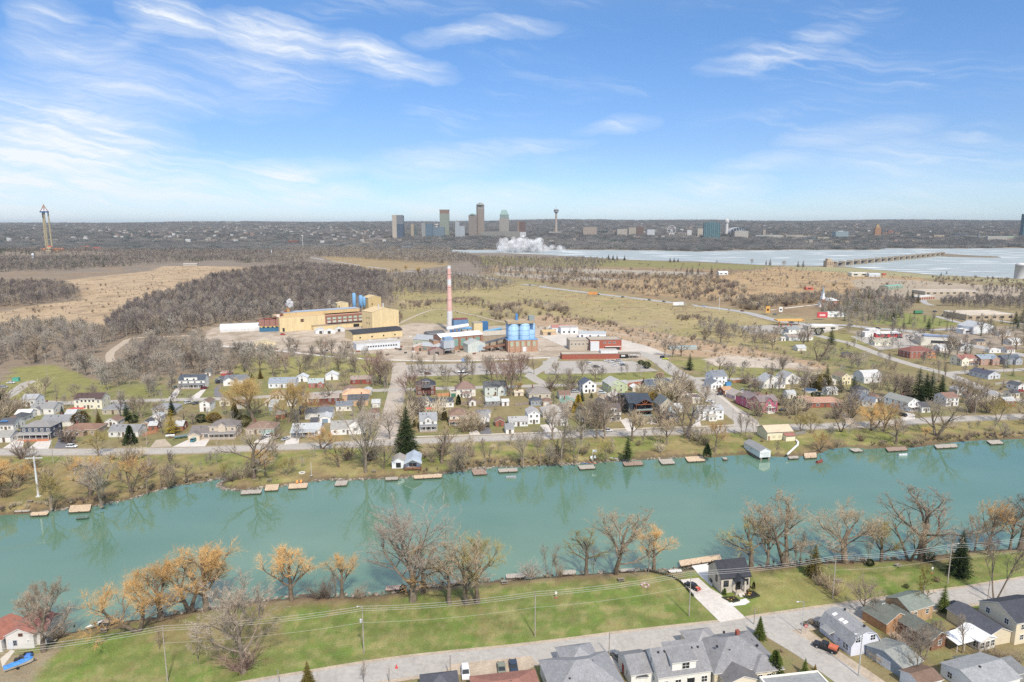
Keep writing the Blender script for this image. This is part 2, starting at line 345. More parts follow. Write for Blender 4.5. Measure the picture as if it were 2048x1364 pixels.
for q in[[(930,1180),(965,1210),(990,1260),(975,1290),(960,1250),(915,1205)],[(860,1185),(960,1180),(1000,1195),(950,1215),(870,1200)],[(300,1240),(560,1215),(600,1290),(420,1320),(290,1290)],[(1340,1165),(1390,1200),(1370,1205),(1330,1180)]]:paint(q,'96865f',3,.6)
paint([(640,1375),(1100,1325),(1536,1270),(1750,1225),(2048,1185),(2500,1150),(2500,1500),(640,1600)],'8f8560',2)
patches([(640,1375),(1100,1325),(1536,1270),(2048,1185),(2500,1150),(2500,1500),(640,1600)],'838a55',6,.5,.6,57)
for q in[[(1060,1326),(1200,1308),(1235,1318),(1080,1345)],[(1255,1300),(1350,1286),(1340,1295),(1260,1308)],[(1740,1260),(1850,1228),(1900,1240),(1830,1262),(1790,1275)],[(1910,1212),(1990,1200),(1975,1220),(1925,1222)]]:paint(q,'7a8b45',.8)
wl=((1-sm(0,7,np.abs(dr-4)))*(Y<1200)*sm(.35,.6,fbm(X,Y,10,61)))[...,None]*.75
GC=GC*(1-wl)+np.array(srgb('857058'))*wl
wl=((dr<2.2)*(Y<1200))[...,None]*.8;GC=GC*(1-wl)+np.array(srgb('6b5f4e'))*wl
wl=((dn<25)*(Y>900))[...,None]*.7;GC=GC*(1-wl)+np.array(srgb('8a8272'))*wl
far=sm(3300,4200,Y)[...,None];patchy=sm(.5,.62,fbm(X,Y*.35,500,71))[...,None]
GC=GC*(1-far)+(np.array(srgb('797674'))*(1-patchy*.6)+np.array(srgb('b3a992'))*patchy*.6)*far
lumg=(GC*[.3,.6,.1]).sum(-1,keepdims=True);GC=(GC*.90+lumg*.10*np.array([1.06,1,.92]))*.88
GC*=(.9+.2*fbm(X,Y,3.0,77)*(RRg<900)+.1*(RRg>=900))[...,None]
nR=len(rr)
V=np.stack([X,Y,Z],-1).reshape(-1,3)
i,j=np.meshgrid(np.arange(nR-1),np.arange(nA-1),indexing='ij');b=(i*nA+j).ravel()
FQ=np.stack([b,b+1,b+nA+1,b+nA],-1)
me=bpy.data.meshes.new('ground');me.vertices.add(len(V));me.vertices.foreach_set('co',V.ravel())
me.loops.add(FQ.size);me.loops.foreach_set('vertex_index',FQ.ravel().astype(np.int32))
me.polygons.add(len(FQ));me.polygons.foreach_set('loop_start',np.arange(0,FQ.size,4,dtype=np.int32));me.polygons.foreach_set('use_smooth',np.ones(len(FQ),bool))
me.update(calc_edges=True)
ca=me.color_attributes.new('cover','FLOAT_COLOR','POINT')
ca.data.foreach_set('color',np.concatenate([GC.reshape(-1,3),np.ones((len(V),1))],1).ravel().astype(np.float32))
gm_=bpy.data.materials.new('ground_cover');gm_.use_nodes=True;t=gm_.node_tree;bs=t.nodes['Principled BSDF']
bs.inputs['Roughness'].default_value=.95;bs.inputs['Specular IOR Level'].default_value=.1
at=t.nodes.new('ShaderNodeAttribute');at.attribute_name='cover';ge=t.nodes.new('ShaderNodeNewGeometry')
def gnoise(sc,det=5,rough=.65,st=None):
 n=t.nodes.new('ShaderNodeTexNoise');n.inputs['Scale'].default_value=sc;n.inputs['Detail'].default_value=det;n.inputs['Roughness'].default_value=rough
 if st:
  v=t.nodes.new('ShaderNodeVectorMath');v.operation='MULTIPLY';v.inputs[1].default_value=st
  t.links.new(ge.outputs['Position'],v.inputs[0]);t.links.new(v.outputs[0],n.inputs['Vector'])
 else:t.links.new(ge.outputs['Position'],n.inputs['Vector'])
 return n.outputs['Fac']
def gmul(src,fac,lo,hi,a=.3,b_=.7):
 mr=t.nodes.new('ShaderNodeMapRange');t.links.new(fac,mr.inputs[0]);mr.inputs[1].default_value=a;mr.inputs[2].default_value=b_
 mr.inputs[3].default_value=lo;mr.inputs[4].default_value=hi
 v=t.nodes.new('ShaderNodeVectorMath');v.operation='SCALE';t.links.new(src,v.inputs[0]);t.links.new(mr.outputs[0],v.inputs[3]);return v.outputs[0]
c0=gmul(at.outputs['Color'],gnoise(2.6,8,.8),.60,1.38);c0=gmul(c0,gnoise(.15,8,.75),.78,1.2);c0=gmul(c0,gnoise(.022,6,.7,(1,.6,1)),.88,1.12)
tint=t.nodes.new('ShaderNodeMix');tint.data_type='RGBA';tint.blend_type='MULTIPLY';mr=t.nodes.new('ShaderNodeMapRange')
t.links.new(gnoise(.5,6,.75),mr.inputs[0]);mr.inputs[1].default_value=.45;mr.inputs[2].default_value=.7;t.links.new(mr.outputs[0],tint.inputs[0])
t.links.new(c0,tint.inputs[6]);tint.inputs[7].default_value=(1.08,.92,.86,1)
t.links.new(tint.outputs[2],bs.inputs['Base Color'])
bp=t.nodes.new('ShaderNodeBump');bp.inputs['Strength'].default_value=.5;bp.inputs['Distance'].default_value=.15
t.links.new(gnoise(1.3,6,.7),bp.inputs['Height']);t.links.new(bp.outputs[0],bs.inputs['Normal'])
me.materials.append(gm_);ground=obj('ground',me);tag(ground,'grass, bare soil and scrub spread out to the wooded horizon',kind='structure')
# ---------- water
def water_mat(name,deep,pale,wave,rough,foam=None,ior=2.0):
 m=bpy.data.materials.new(name);m.use_nodes=True;t=m.node_tree;b=t.nodes['Principled BSDF']
 g=t.nodes.new('ShaderNodeNewGeometry')
 def nz(sc,det,st):
  v=t.nodes.new('ShaderNodeVectorMath');v.operation='MULTIPLY';v.inputs[1].default_value=st;t.links.new(g.outputs['Position'],v.inputs[0])
  n=t.nodes.new('ShaderNodeTexNoise');n.inputs['Scale'].default_value=sc;n.inputs['Detail'].default_value=det;t.links.new(v.outputs[0],n.inputs['Vector']);return n.outputs['Fac']
 mx=t.nodes.new('ShaderNodeMix');mx.data_type='RGBA';mr=t.nodes.new('ShaderNodeMapRange');mr.inputs[1].default_value=.3;mr.inputs[2].default_value=.7
 t.links.new(nz(.02,5,(1,2,1)),mr.inputs[0]);t.links.new(mr.outputs[0],mx.inputs[0]);mx.inputs[6].default_value=(*deep,1);mx.inputs[7].default_value=(*pale,1)
 out=mx.outputs[2]
 if foam:
  f=t.nodes.new('ShaderNodeMapRange');f.inputs[1].default_value=foam[0];f.inputs[2].default_value=foam[1];t.links.new(nz(.012,8,(.55,2.0,1)),f.inputs[0])
  m2=t.nodes.new('ShaderNodeMix');m2.data_type='RGBA';t.links.new(f.outputs[0],m2.inputs[0]);t.links.new(out,m2.inputs[6]);m2.inputs[7].default_value=(.8,.82,.8,1);out=m2.outputs[2]
 t.links.new(out,b.inputs['Base Color']);b.inputs['Roughness'].default_value=rough;b.inputs['IOR'].default_value=ior
 b.inputs['Specular IOR Level'].default_value=.5
 bp=t.nodes.new('ShaderNodeBump');bp.inputs['Strength'].default_value=wave;bp.inputs['Distance'].default_value=.12
 ad=t.nodes.new('ShaderNodeMath');ad.operation='ADD';t.links.new(nz(.55,5,(1,1.6,1)),ad.inputs[0])
 m3=t.nodes.new('ShaderNodeMath');m3.operation='MULTIPLY';m3.inputs[1].default_value=.35;t.links.new(nz(2.3,3,(1,1.5,1)),m3.inputs[0]);t.links.new(m3.outputs[0],ad.inputs[1])
 t.links.new(ad.outputs[0],bp.inputs['Height']);t.links.new(bp.outputs[0],b.inputs['Normal'])
 return m
cx=[p[0]for p in RIVER];cy=[p[1]for p in RIVER]
w=newmesh('canal_water',[(min(cx)-200,60,-1.6),(max(cx)+200,60,-1.6),(max(cx)+200,max(cy)+60,-1.6),(min(cx)-200,max(cy)+60,-1.6)],[(0,1,2,3)],[water_mat('canal_water',(.105,.205,.140),(.130,.235,.165),.05,.02)])
tag(obj('canal_water',w),'calm turquoise canal water reflecting the bare trees',kind='structure')
nx=[p[0]for p in NIAG];ny=[p[1]for p in NIAG]
w=newmesh('river_water',[(min(nx)-50,min(ny)-60,-1.7),(max(nx)+50,min(ny)-60,-1.7),(max(nx)+50,max(ny)+60,-1.7),(min(nx)-50,max(ny)+60,-1.7)],[(0,1,2,3)],[water_mat('river_water',(.33,.37,.36),(.40,.44,.43),.6,.45,(.56,.66),1.33)])
tag(obj('river_water',w),'wide grey green river above the falls with white rapids',kind='structure')
# ---------- roads and hard standings (thin sheets, each a little above the one below)
ROADL=[]
def strip(name,pts,width,m,z,label=None,px=True,kind='structure'):
 ROADL.append((GP(pts)if px else pts,width))
 P=[Vector((*p,0))for p in(GP(pts)if px else pts)]
 Q=[]
 for k in range(len(P)-1):
  a=P[max(k-1,0)];b=P[k];c=P[k+1];d=P[min(k+2,len(P)-1)];n=max(2,int((c-b).length/12))
  n=min(n,40)
  for s in range(n):
   u=s/n;Q.append(.5*((2*b)+(c-a)*u+(2*a-5*b+4*c-d)*u*u+(3*b-a-3*c+d)*u**3))
 Q.append(P[-1]);v=[]
 for k,q in enumerate(Q):
  d=(Q[min(k+1,len(Q)-1)]-Q[max(k-1,0)]).normalized();s=Vector((-d.y,d.x,0))
  e1=1+.05*(mnoise.noise(q*.15));e2=1+.05*(mnoise.noise(q*.15+Vector((9,9,9))))
  for w_ in(width/2*e1,-width/2*e2):
   r=q+s*w_;v.append((r.x,r.y,float(terr(r.x,r.y))+z))
 f=[(2*k+1,2*k+3,2*k+2,2*k)for k in range(len(Q)-1)]
 o=obj(name,newmesh(name,v,f,[m]));tag(o,label,kind=kind);return o
def sheet(name,pts,m,z,label=None,px=True):
 P=GP(pts)if px else pts
 if sum(P[i][0]*P[(i+1)%len(P)][1]-P[(i+1)%len(P)][0]*P[i][1]for i in range(len(P)))<0:P=P[::-1]
 o=obj(name,newmesh(name,[(p[0],p[1],z)for p in P],[tuple(range(len(P)))],[m]));tag(o,label,kind='structure');return o
def pave_mat(name,hx,crack=.10,lines=None):
 m=mat(name,hx,rough=.93,noise=.10,nscale=.18,fine=(.9,.10));t=m.node_tree;b=t.nodes['Principled BSDF']
 src=b.inputs['Base Color'].links[0].from_socket;g=[n for n in t.nodes if n.type=='NEW_GEOMETRY'][0]
 vo=t.nodes.new('ShaderNodeTexVoronoi');vo.feature='DISTANCE_TO_EDGE';vo.inputs['Scale'].default_value=.16
 nz=t.nodes.new('ShaderNodeTexNoise');nz.inputs['Scale'].default_value=.35;nz.inputs['Detail'].default_value=5;t.links.new(g.outputs['Position'],nz.inputs['Vector'])
 ad=t.nodes.new('ShaderNodeVectorMath');ad.operation='MULTIPLY_ADD';t.links.new(nz.outputs['Color'],ad.inputs[0]);ad.inputs[1].default_value=(4,4,0);t.links.new(g.outputs['Position'],ad.inputs[2])
 t.links.new(ad.outputs[0],vo.inputs['Vector']);mr=t.nodes.new('ShaderNodeMapRange');t.links.new(vo.outputs['Distance'],mr.inputs[0])
 mr.inputs[1].default_value=0;mr.inputs[2].default_value=.035;mr.inputs[3].default_value=1-crack;mr.inputs[4].default_value=1
 v=t.nodes.new('ShaderNodeVectorMath');v.operation='SCALE';t.links.new(src,v.inputs[0]);t.links.new(mr.outputs[0],v.inputs[3]);t.links.new(v.outputs[0],b.inputs['Base Color']);return m
ASPH=pave_mat('old_asphalt','aea9a2');ASPH2=pave_mat('street_asphalt','aea89f');CONC=pave_mat('pale_concrete','cfc8c0',.1)
TAN=mat('gravel_shoulder','b5a48e',rough=.95,noise=.2,nscale=.3,fine=(2,.2));HWY=mat('highway_asphalt','a9a7a6',noise=.06,nscale=.1)
DARKA=mat('driveway_asphalt','77757a',noise=.12,nscale=.4);WALK=mat('sidewalk_concrete','c9bfb0',noise=.08,nscale=.5)
south_pts=[(420,1400),(640,1362),(820,1333),(1024,1313),(1250,1284),(1430,1263),(1536,1249),(1700,1224),(1861,1201),(1960,1188),(2048,1173),(2300,1137),(2800,1085)]
strip('road_shoulder',south_pts,9.4,TAN,.03,'gravel shoulder under the near road')
strip('road',south_pts,7.2,ASPH,.05,'pale cracked asphalt road along the foot of the near lawn')
strip('road',[(1548,1262),(1600,1292),(1655,1328),(1712,1368),(1790,1425),(1900,1510)],7.6,ASPH,.045,'side street running toward the viewer between the gambrel house and the cream houses')
strip('road_shoulder',[(1578,1252),(1625,1285),(1685,1326),(1745,1366),(1830,1430)],6.0,TAN,.038,'tan gravel parking strip beside the side street')
nr=[(-900,905),(-200,905),(0,904),(200,904),(400,900),(564,894),(680,890),(844,882),(965,877),(1080,873),(1185,868),(1400,862),(1455,859),(1597,854),(1736,849),(1884,839),(2048,833),(2300,822),(2900,790)]
strip('road_shoulder',nr,11.5,mat('verge_soil','9f9076',noise=.2,nscale=.5),.03,'bare verge of the far bank road')
strip('road',nr,8.2,ASPH2,.05,'pale asphalt road along the far bank')
strip('sidewalk',[(750,878),(844,873),(965,869),(1080,865),(1185,860),(1400,853),(1470,850)],1.6,WALK,.055,'concrete sidewalk beside the far bank road')
strip('sidewalk',[(1415,775),(1450,800),(1500,842),(1525,858)],1.6,WALK,.055,'concrete sidewalk beside the diagonal street')
strip('road',[(768,886),(778,860),(784,830),(790,800),(796,772),(799,745),(797,725)],10.5,pave_mat('gravelly_street','b6a99a'),.042,'dusty side street between the houses toward the factory')
strip('road',[(-600,806),(0,804),(150,806),(254,802),(371,799),(463,797),(597,790),(679,784),(778,780),(912,776),(1098,771),(1205,767),(1293,761),(1357,757),(1457,758),(1517,758),(1640,757),(1720,752)],7.5,ASPH2,.046,'second street behind the first row of houses')
strip('road',[(1490,862),(1492,842),(1443,808),(1402,771),(1356,748),(1320,722),(1300,712),(1270,704)],12.5,ASPH2,.044,'diagonal side street past the pink house')
strip('highway',[(820,538),(900,545),(960,553),(1003,561),(1080,573),(1197,588),(1275,597),(1373,609),(1480,623),(1523,633),(1570,644),(1640,649),(1699,651),(1750,657),(1803,660),(1850,668),(1940,690),(2100,720)],13,HWY,.05,'grey highway crossing the fields')
strip('road',[(1590,650),(1640,672),(1698,686),(1733,699),(1786,718),(1840,734),(1894,748),(1930,763),(1985,785),(2048,802),(2200,830)],9,ASPH2,.045,'curving street past the corner houses on the right')
strip('road',[(1890,747),(1950,743),(2030,740),(2200,733)],8,ASPH2,.047,'short street branching right at the corner')
strip('road',[(1848,596),(1850,606),(1892,617),(1935,628),(1990,640),(2100,655)],8,HWY,.045,'road curving past the storage units')
strip('road',[(1870,632),(1918,645),(1936,651),(1912,657),(1856,660)],7,HWY,.047,'curved drive in front of the flat beige building')
strip('railway_bed',[(560,505),(600,511),(662,522),(750,535),(800,541),(880,548)],10,HWY,.05,'grey road line behind the central wood')
strip('path',[(222,724),(221,706),(246,687),(267,676),(338,673),(420,669)],6,TAN,.05,'pale gravel lane through the left wood')
strip('path',[(-30,812),(20,790),(52,767),(70,762)],7,ASPH2,.045,'lane with parked cars at the left edge')
strip('path',[(780,655),(869,619),(936,628),(1000,643),(1100,660)],3.5,TAN,.05,'dirt track across the field behind the chimney')
strip('path',[(1160,654),(1260,672),(1360,694),(1480,712),(1640,748)],3.0,TAN,.05,'dirt track along the brushy field edge')
strip('path',[(420,690),(560,702),(700,716),(900,722),(1100,715)],4.0,CONC,.05,'gravel track along the front of the factory yard')
strip('path',[(1500,566),(1570,574),(1660,562),(1700,556)],5,TAN,.05,'pale track through the orange grass')
strip('path',[(1540,620),(1600,613),(1640,609)],5,CONC,.05,'cemetery lane beside the church')
strip('path',[(1110,714),(1090,735),(1060,752),(1100,772)],8,ASPH2,.049,'short lane between the parking lot and the second street')
LOT=mat('parking_lot','aca59c',noise=.14,nscale=.08,fine=(.7,.12))
sheet('parking_lot',[(1085,722),(1265,722),(1318,742),(1200,747),(1090,748)],LOT,.043,'parking lot in front of the long brick building')
sheet('parking_lot',[(795,730),(1045,724),(1075,746),(800,754)],LOT,.041,'gravel lot holding boats and trailers behind the houses')
sheet('parking_lot',[(1478,652),(1620,648),(1690,655),(1640,668),(1500,668)],LOT,.041,'fuel station forecourt')
sheet('parking_lot',[(1700,672),(1840,668),(1860,690),(1760,700)],LOT,.041,'lot around the red diner')
sheet('parking_lot',[(1100,650),(1180,662),(1300,694),(1330,706),(1270,712),(1130,694),(1080,672)],mat('yard_concrete','c6bdb1',noise=.16,nscale=.07,fine=(.6,.12)),.041,'pale concrete yard around the brick offices')
sheet('driveway',[(1356,1160),(1397,1156),(1421,1177),(1441,1189),(1492,1236),(1441,1245),(1394,1199)],CONC,.056,'wide pale concrete driveway beside the stone house')
sheet('driveway',[(1383,1132),(1416,1127),(1426,1142),(1424,1174),(1400,1152)],mat('bright_concrete','dcd8d4',noise=.06),.06,'bright concrete pad between the stone house and the canal deck')
sheet('driveway',[(1451,1210),(1466,1203),(1492,1197),(1500,1204),(1490,1210),(1462,1213)],mat('bright_concrete','dcd8d4'),.064,'curved garden walk of the stone house')
for q,m_,lb in[([(5,897),(30,880),(50,878),(44,898)],CONC,'left grey driveway of the dark blue house'),([(55,898),(78,880),(104,880),(97,898)],CONC,'right grey driveway of the dark blue house'),([(108,897),(120,872),(150,868),(150,897)],DARKA,'dark driveway beside the brown bungalow'),([(300,895),(312,880),(330,878),(345,893)],TAN,'gravel driveway beside the shed with the arch'),([(345,894),(375,880),(420,878),(410,893)],CONC,'driveway of the large taupe house'),([(506,886),(530,868),(548,868),(535,888)],CONC,'driveway with teal garage doors'),([(568,890),(575,872),(600,870),(597,887)],CONC,'driveway of the white porch house'),([(336,797),(352,777),(362,777),(352,797)],CONC,'driveway left of the white dormer house'),([(378,797),(404,779),(412,779),(398,797)],CONC,'driveway right of the white dormer house'),([(428,792),(428,779),(436,770),(446,770),(436,781),(450,792),(442,796)],DARKA,'curved dark driveway of the white bungalow'),([(592,793),(602,770),(612,768),(608,791)],DARKA,'driveway of the white garage'),([(940,870),(934,850),(948,848),(960,868)],CONC,'driveway of the brown roofed house'),([(962,869),(954,850),(976,848),(984,868)],DARKA,'black driveway of the grey garage'),([(1090,864),(1080,850),(1100,848),(1120,862)],CONC,'driveway of the farmhouse'),([(1385,852),(1392,838),(1400,838),(1402,852)],CONC,'driveway of the long white house'),([(1120,800),(1140,778),(1165,776),(1160,790),(1150,802)],LOT,'driveway beside the white gabled house'),([(1195,790),(1192,775),(1215,773),(1218,795),(1205,800)],TAN,'driveway beside the green house'),([(1256,864),(1240,840),(1262,834),(1272,862)],CONC,'driveway left of the black timber house'),([(1700,856),(1682,830),(1692,826),(1725,852)],TAN,'sandy driveway of the brick bungalow'),([(1795,842),(1812,825),(1830,828),(1830,838)],CONC,'driveway of the white balcony house'),([(885,1345),(905,1328),(1062,1312),(1075,1330),(1010,1364)],TAN,'gravel parking apron with the white van'),([(1216,1310),(1262,1302),(1268,1345),(1240,1345)],CONC,'narrow driveway with the grey sedan'),([(1340,1290),(1400,1278),(1478,1268),(1450,1285)],WALK,'pale walk in front of the grey hip roofed house'),([(1745,1236),(1790,1240),(1835,1290),(1800,1296)],mat('paver_drive','b9a08a',noise=.2,nscale=1),'tan paver drive between the gambrel house and the green roofed house'),([(0,1318),(22,1300),(30,1302),(5,1335)],WALK,'concrete path at the white cottage')]:
 sheet('driveway',q,m_,.058,lb)
# ---------- trees
def bark_mat(name,hx,obc=False,rnd=.2):
 m=bpy.data.materials.new(name);m.use_nodes=True;t=m.node_tree;b=t.nodes['Principled BSDF']
 b.inputs['Roughness'].default_value=.95;b.inputs['Specular IOR Level'].default_value=.1
 oi=t.nodes.new('ShaderNodeObjectInfo');mr=t.nodes.new('ShaderNodeMapRange');t.links.new(oi.outputs['Random'],mr.inputs[0])
 mr.inputs[3].default_value=1-rnd;mr.inputs[4].default_value=1+rnd
 g=t.nodes.new('ShaderNodeNewGeometry');n=t.nodes.new('ShaderNodeTexNoise');n.inputs['Scale'].default_value=1.1;n.inputs['Detail'].default_value=5;t.links.new(g.outputs['Position'],n.inputs['Vector'])
 m2=t.nodes.new('ShaderNodeMapRange');m2.inputs[1].default_value=.3;m2.inputs[2].default_value=.7;m2.inputs[3].default_value=.7;m2.inputs[4].default_value=1.3;t.links.new(n.outputs['Fac'],m2.inputs[0])
 mu=t.nodes.new('ShaderNodeMath');mu.operation='MULTIPLY';t.links.new(mr.outputs[0],mu.inputs[0]);t.links.new(m2.outputs[0],mu.inputs[1])
 v=t.nodes.new('ShaderNodeVectorMath');v.operation='SCALE';t.links.new(mu.outputs[0],v.inputs[3])
 if obc:t.links.new(oi.outputs['Color'],v.inputs[0])
 else:v.inputs[0].default_value=srgb(hx)
 t.links.new(v.outputs[0],b.inputs['Base Color']);MATS[name]=m;return m
TW=bark_mat('twig','',True);BK=bark_mat('bark','867a6c');BKD=bark_mat('dark_bark','73675a')
LEAF=bark_mat('needles','',True,.25)
class TM:
 def __init__(s):s.v=[];s.f=[]
 def limb(s,pts,rad,n=4):
  o=len(s.v);prev=None
  for k,(p,r)in enumerate(zip(pts,rad)):
   d=(pts[min(k+1,len(pts)-1)]-pts[max(k-1,0)]).normalized()
   u=d.orthogonal().normalized()if prev is None else(prev-d*prev.dot(d)).normalized();prev=u;w=d.cross(u)
   for i in range(n):
    a=2*math.pi*i/n;s.v.append(p+u*(math.cos(a)*r)+w*(math.sin(a)*r))
  for k in range(len(pts)-1):
   for i in range(n):s.f.append((o+k*n+i,o+k*n+(i+1)%n,o+(k+1)*n+(i+1)%n,o+(k+1)*n+i))
 def twig(s,a,b,w,bend=None):
  o=len(s.v);d=b-a;u=d.cross(Vector((random.gauss(0,1),random.gauss(0,1),random.gauss(0,1))))
  if u.length<1e-7:return
  u.normalize();u*=w
  if bend is None:s.v+=[a+u,a-u,b];s.f.append((o,o+1,o+2))
  else:s.v+=[a+u,a-u,bend+u*.8,bend-u*.8,b];s.f+=[(o,o+1,o+3,o+2),(o+2,o+3,o+4)]
def rdir(d,ang,roll=None):
 u=d.orthogonal().normalized();w=d.cross(u);r=random.uniform(0,2*math.pi)if roll is None else roll
 return(d*math.cos(ang)+(u*math.cos(r)+w*math.sin(r))*math.sin(ang)).normalized()
def grow_tree(seed,stems=1,fork=.28,spread=.75,limbs=8,subs=6,subs2=6,twigs=8,tw=.0010,up=.25,droop=0.,lean=0,height=1.,trunk_r=.022,tuft=0,tuftlen=.06,weep=0,llen=.5,wander=.22,n2=True,flat=1.0,trunktop=.62,vert=.0):
 random.seed(seed);A=TM();B=TM()
 def path(p,d,ln,k,trop,wn):
  pts=[p.copy()];q=p.copy()
  for i in range(k):
   d=(d+Vector((random.gauss(0,1),random.gauss(0,1),random.gauss(0,.7)))*wn/math.sqrt(k)+Vector((0,0,trop))/k).normalized()
   q=q+d*(ln/k);pts.append(q.copy())
  return pts
 def along(pts,t):
  k=min(int(t*(len(pts)-1)),len(pts)-2);u=t*(len(pts)-1)-k
  return pts[k].lerp(pts[k+1],u),(pts[k+1]-pts[k]).normalized()
 def fine(pts,ln):
  for _ in range(twigs):
   t=random.uniform(.15,1);p,d=along(pts,t);l=ln*random.uniform(.4,1)*(1.15-t*.4)
   e=rdir(d,random.uniform(.4,1.0));e=(e+Vector((0,0,up*.8-droop))).normalized()
   mid=p+e*l*.5;e2=(e+Vector((random.gauss(0,.25),random.gauss(0,.25),random.gauss(0,.2)-droop))).normalized()
   B.twig(p,mid+e2*l*.5,tw,mid)
   if n2:
    for _ in range(2):
     q=p.lerp(mid,random.random());g=rdir(e,random.uniform(.5,1));B.twig(q,q+g*l*.45,tw*.7)
  for _ in range(tuft):
   p,d=along(pts,random.uniform(.35,1));e=(rdir(d,random.uniform(.2,1.3))+Vector((0,0,up-droop))).normalized();l=tuftlen*random.uniform(.5,1.2)
   B.twig(p,p+e*l+Vector((0,0,-droop*l*.6)),tw*.8,p+e*l*.55)
  for _ in range(weep):
   p,d=along(pts,random.uniform(.2,1));e=Vector((random.gauss(0,.25),random.gauss(0,.25),.15));l=random.uniform(.08,.34)
   m_=p+e*.12;B.twig(p,Vector((m_.x+random.gauss(0,.008),m_.y+random.gauss(0,.008),max(m_.z-l,.05))),tw,m_)
 for s in range(stems):
  a0=random.uniform(0,6.28)+s*6.28/stems;ld=Vector((math.cos(a0),math.sin(a0),0))*(lean if stems==1 else.28+lean)
  base=Vector((math.cos(a0),math.sin(a0),0))*(0 if stems==1 else.018);d=(Vector((0,0,1))+ld).normalized()
  H1=trunktop*random.uniform(.9,1.05)if stems==1 else trunktop*random.uniform(.75,1.05)
  tr=trunk_r*(1 if stems==1 else.7)
  tp=path(base,d,H1,6,.3,wander*.5);nn_=len(tp)
  A.limb([base-Vector((0,0,.03))]+tp,[tr*1.5]+[tr*(1-.62*i/(nn_-1))*(1.12 if i==0 else 1)for i in range(nn_)],7)
  L_=limbs if stems==1 else max(3,limbs//stems+1)
  for i in range(L_):
   t=fork+(1-fork)*(i+.5*random.random())/L_;p,dd=along(tp,min(t/1.0,.99));r0=tr*(1-.62*t)*.62
   ang=spread*random.uniform(.75,1.15)*(1.15-.5*t);e=rdir(dd,ang,i*2.4+random.uniform(-.4,.4)+a0)
   e=Vector((e.x,e.y,e.z*flat+vert)).normalized()
   ln=llen*random.uniform(.75,1.1)*(1.12-.55*abs(t-.45)-.25*t)
   lp=path(p,e,ln,5,up*2.2,wander);A.limb(lp,[r0*(1-.75*q/5)for q in range(6)],5)
   for j in range(subs):
    t2=.22+.78*(j+random.random())/subs;p2,d2=along(lp,min(t2,.99));e2=rdir(d2,random.uniform(.45,.95));e2=(e2+Vector((0,0,up*.7-droop*.5))).normalized()
    l2=ln*random.uniform(.32,.58)*(1.2-.5*t2);sp=path(p2,e2,l2,4,up-droop,wander)
    r2=r0*.5*(1-.5*t2);(A if r2>.0035 else B).limb(sp,[r2*(1-.78*q/4)for q in range(5)],4 if n2 else 3)
    for k in range(subs2):
     t3=.2+.8*(k+random.random())/subs2;p3,d3=along(sp,min(t3,.99));e3=(rdir(d3,random.uniform(.4,.95))+Vector((0,0,up*.5-droop*.5))).normalized()
     l3=l2*random.uniform(.35,.6);fp=path(p3,e3,l3,3,up*.6-droop,wander);B.limb(fp,[max(r2*.4*(1-.7*q/3),tw*.8)for q in range(4)],3)
     fine(fp,l3*.8)
    fine(sp,l2*.35)
   fine(lp,ln*.16)
 mz=max(max((q.z for q in B.v),default=1),.01);k=1/mz
 for M in(A,B):M.v=[q*k for q in M.v]
 return A,B
def spruce(seed,wid=.2,whorls=34,br=11,dens=9,sparse=0.,droop=.35,base=.05):
 random.seed(seed);A=TM();B=TM();A.limb([Vector((0,0,-.02)),Vector((0,0,.5)),Vector((0,0,.98))],[.016,.010,.002],6)
 for w in range(whorls):
  z=base+(.97-base)*(w/whorls)**.92;r=wid*(1-(z-base)/(1-base))**.85*random.uniform(.86,1.1)+.008
  for b_ in range(br):
   if random.random()<sparse:continue
   a=6.283*(b_+random.random()*.7)/br;rl=r*random.uniform(.72,1.12);d=Vector((math.cos(a),math.sin(a),0));side=Vector((-d.y,d.x,0))
   z0=z+random.uniform(-.01,.01);p0=Vector((0,0,z0));tip=p0+d*rl+Vector((0,0,-droop*rl*random.uniform(.5,1.2)+.25*rl*rl/wid*.5))
   for k in range(dens):
    t=.12+.88*(k+random.random())/dens;q=p0.lerp(tip,t)+Vector((0,0,.04*rl*math.sin(t*3)));s_=rl*.34*(1.15-t*.75)
    for sg in(-1,1):
     e=q+side*sg*s_*random.uniform(.5,1)+d*s_*random.uniform(.3,.8)+Vector((0,0,-s_*random.uniform(.1,.45)))
     o=len(B.v);ww=s_*.24;B.v+=[q+d*ww,q-d*ww,e];B.f.append((o,o+1,o+2))
   o=len(B.v);B.v+=[p0+side*.004,p0-side*.004,tip+d*.012];B.f.append((o,o+1,o+2))
 return A,B
def bushy(seed,n=900,wid=.5,kind='round',leaf=.035,trunk=True):
 random.seed(seed);A=TM();B=TM();A.limb([Vector((0,0,-.03)),Vector((0,0,.4)),Vector((0,0,.8))],[.022,.016,.006],5)
 for _ in range(n):
  z=random.random()**.8;a=random.uniform(0,6.283)
  if kind=='round':rr_=wid*math.sqrt(max(0,1-(2*z-1)**2))*(.8+.25*math.sin(3*a+seed)*math.sin(5*z+a))
  elif kind=='cone':rr_=wid*(1-z)**.75*(.85+.2*math.sin(4*a+9*z))
  else:rr_=wid*(1-z**3)*(.9+.12*math.sin(4*a+9*z))
  r=rr_*random.uniform(.45,1)**.5;p=Vector((r*math.cos(a),r*math.sin(a),.03+z*.95))
  d=Vector((math.cos(a),math.sin(a),random.uniform(.2,1.4)if kind!='round' else random.uniform(-.3,1))).normalized();d=rdir(d,random.uniform(0,.6))
  u=d.orthogonal().normalized()*leaf*.5;o=len(B.v);B.v+=[p+u,p-u,p+d*leaf*random.uniform(.8,1.8)];B.f.append((o,o+1,o+2))
 return A,B
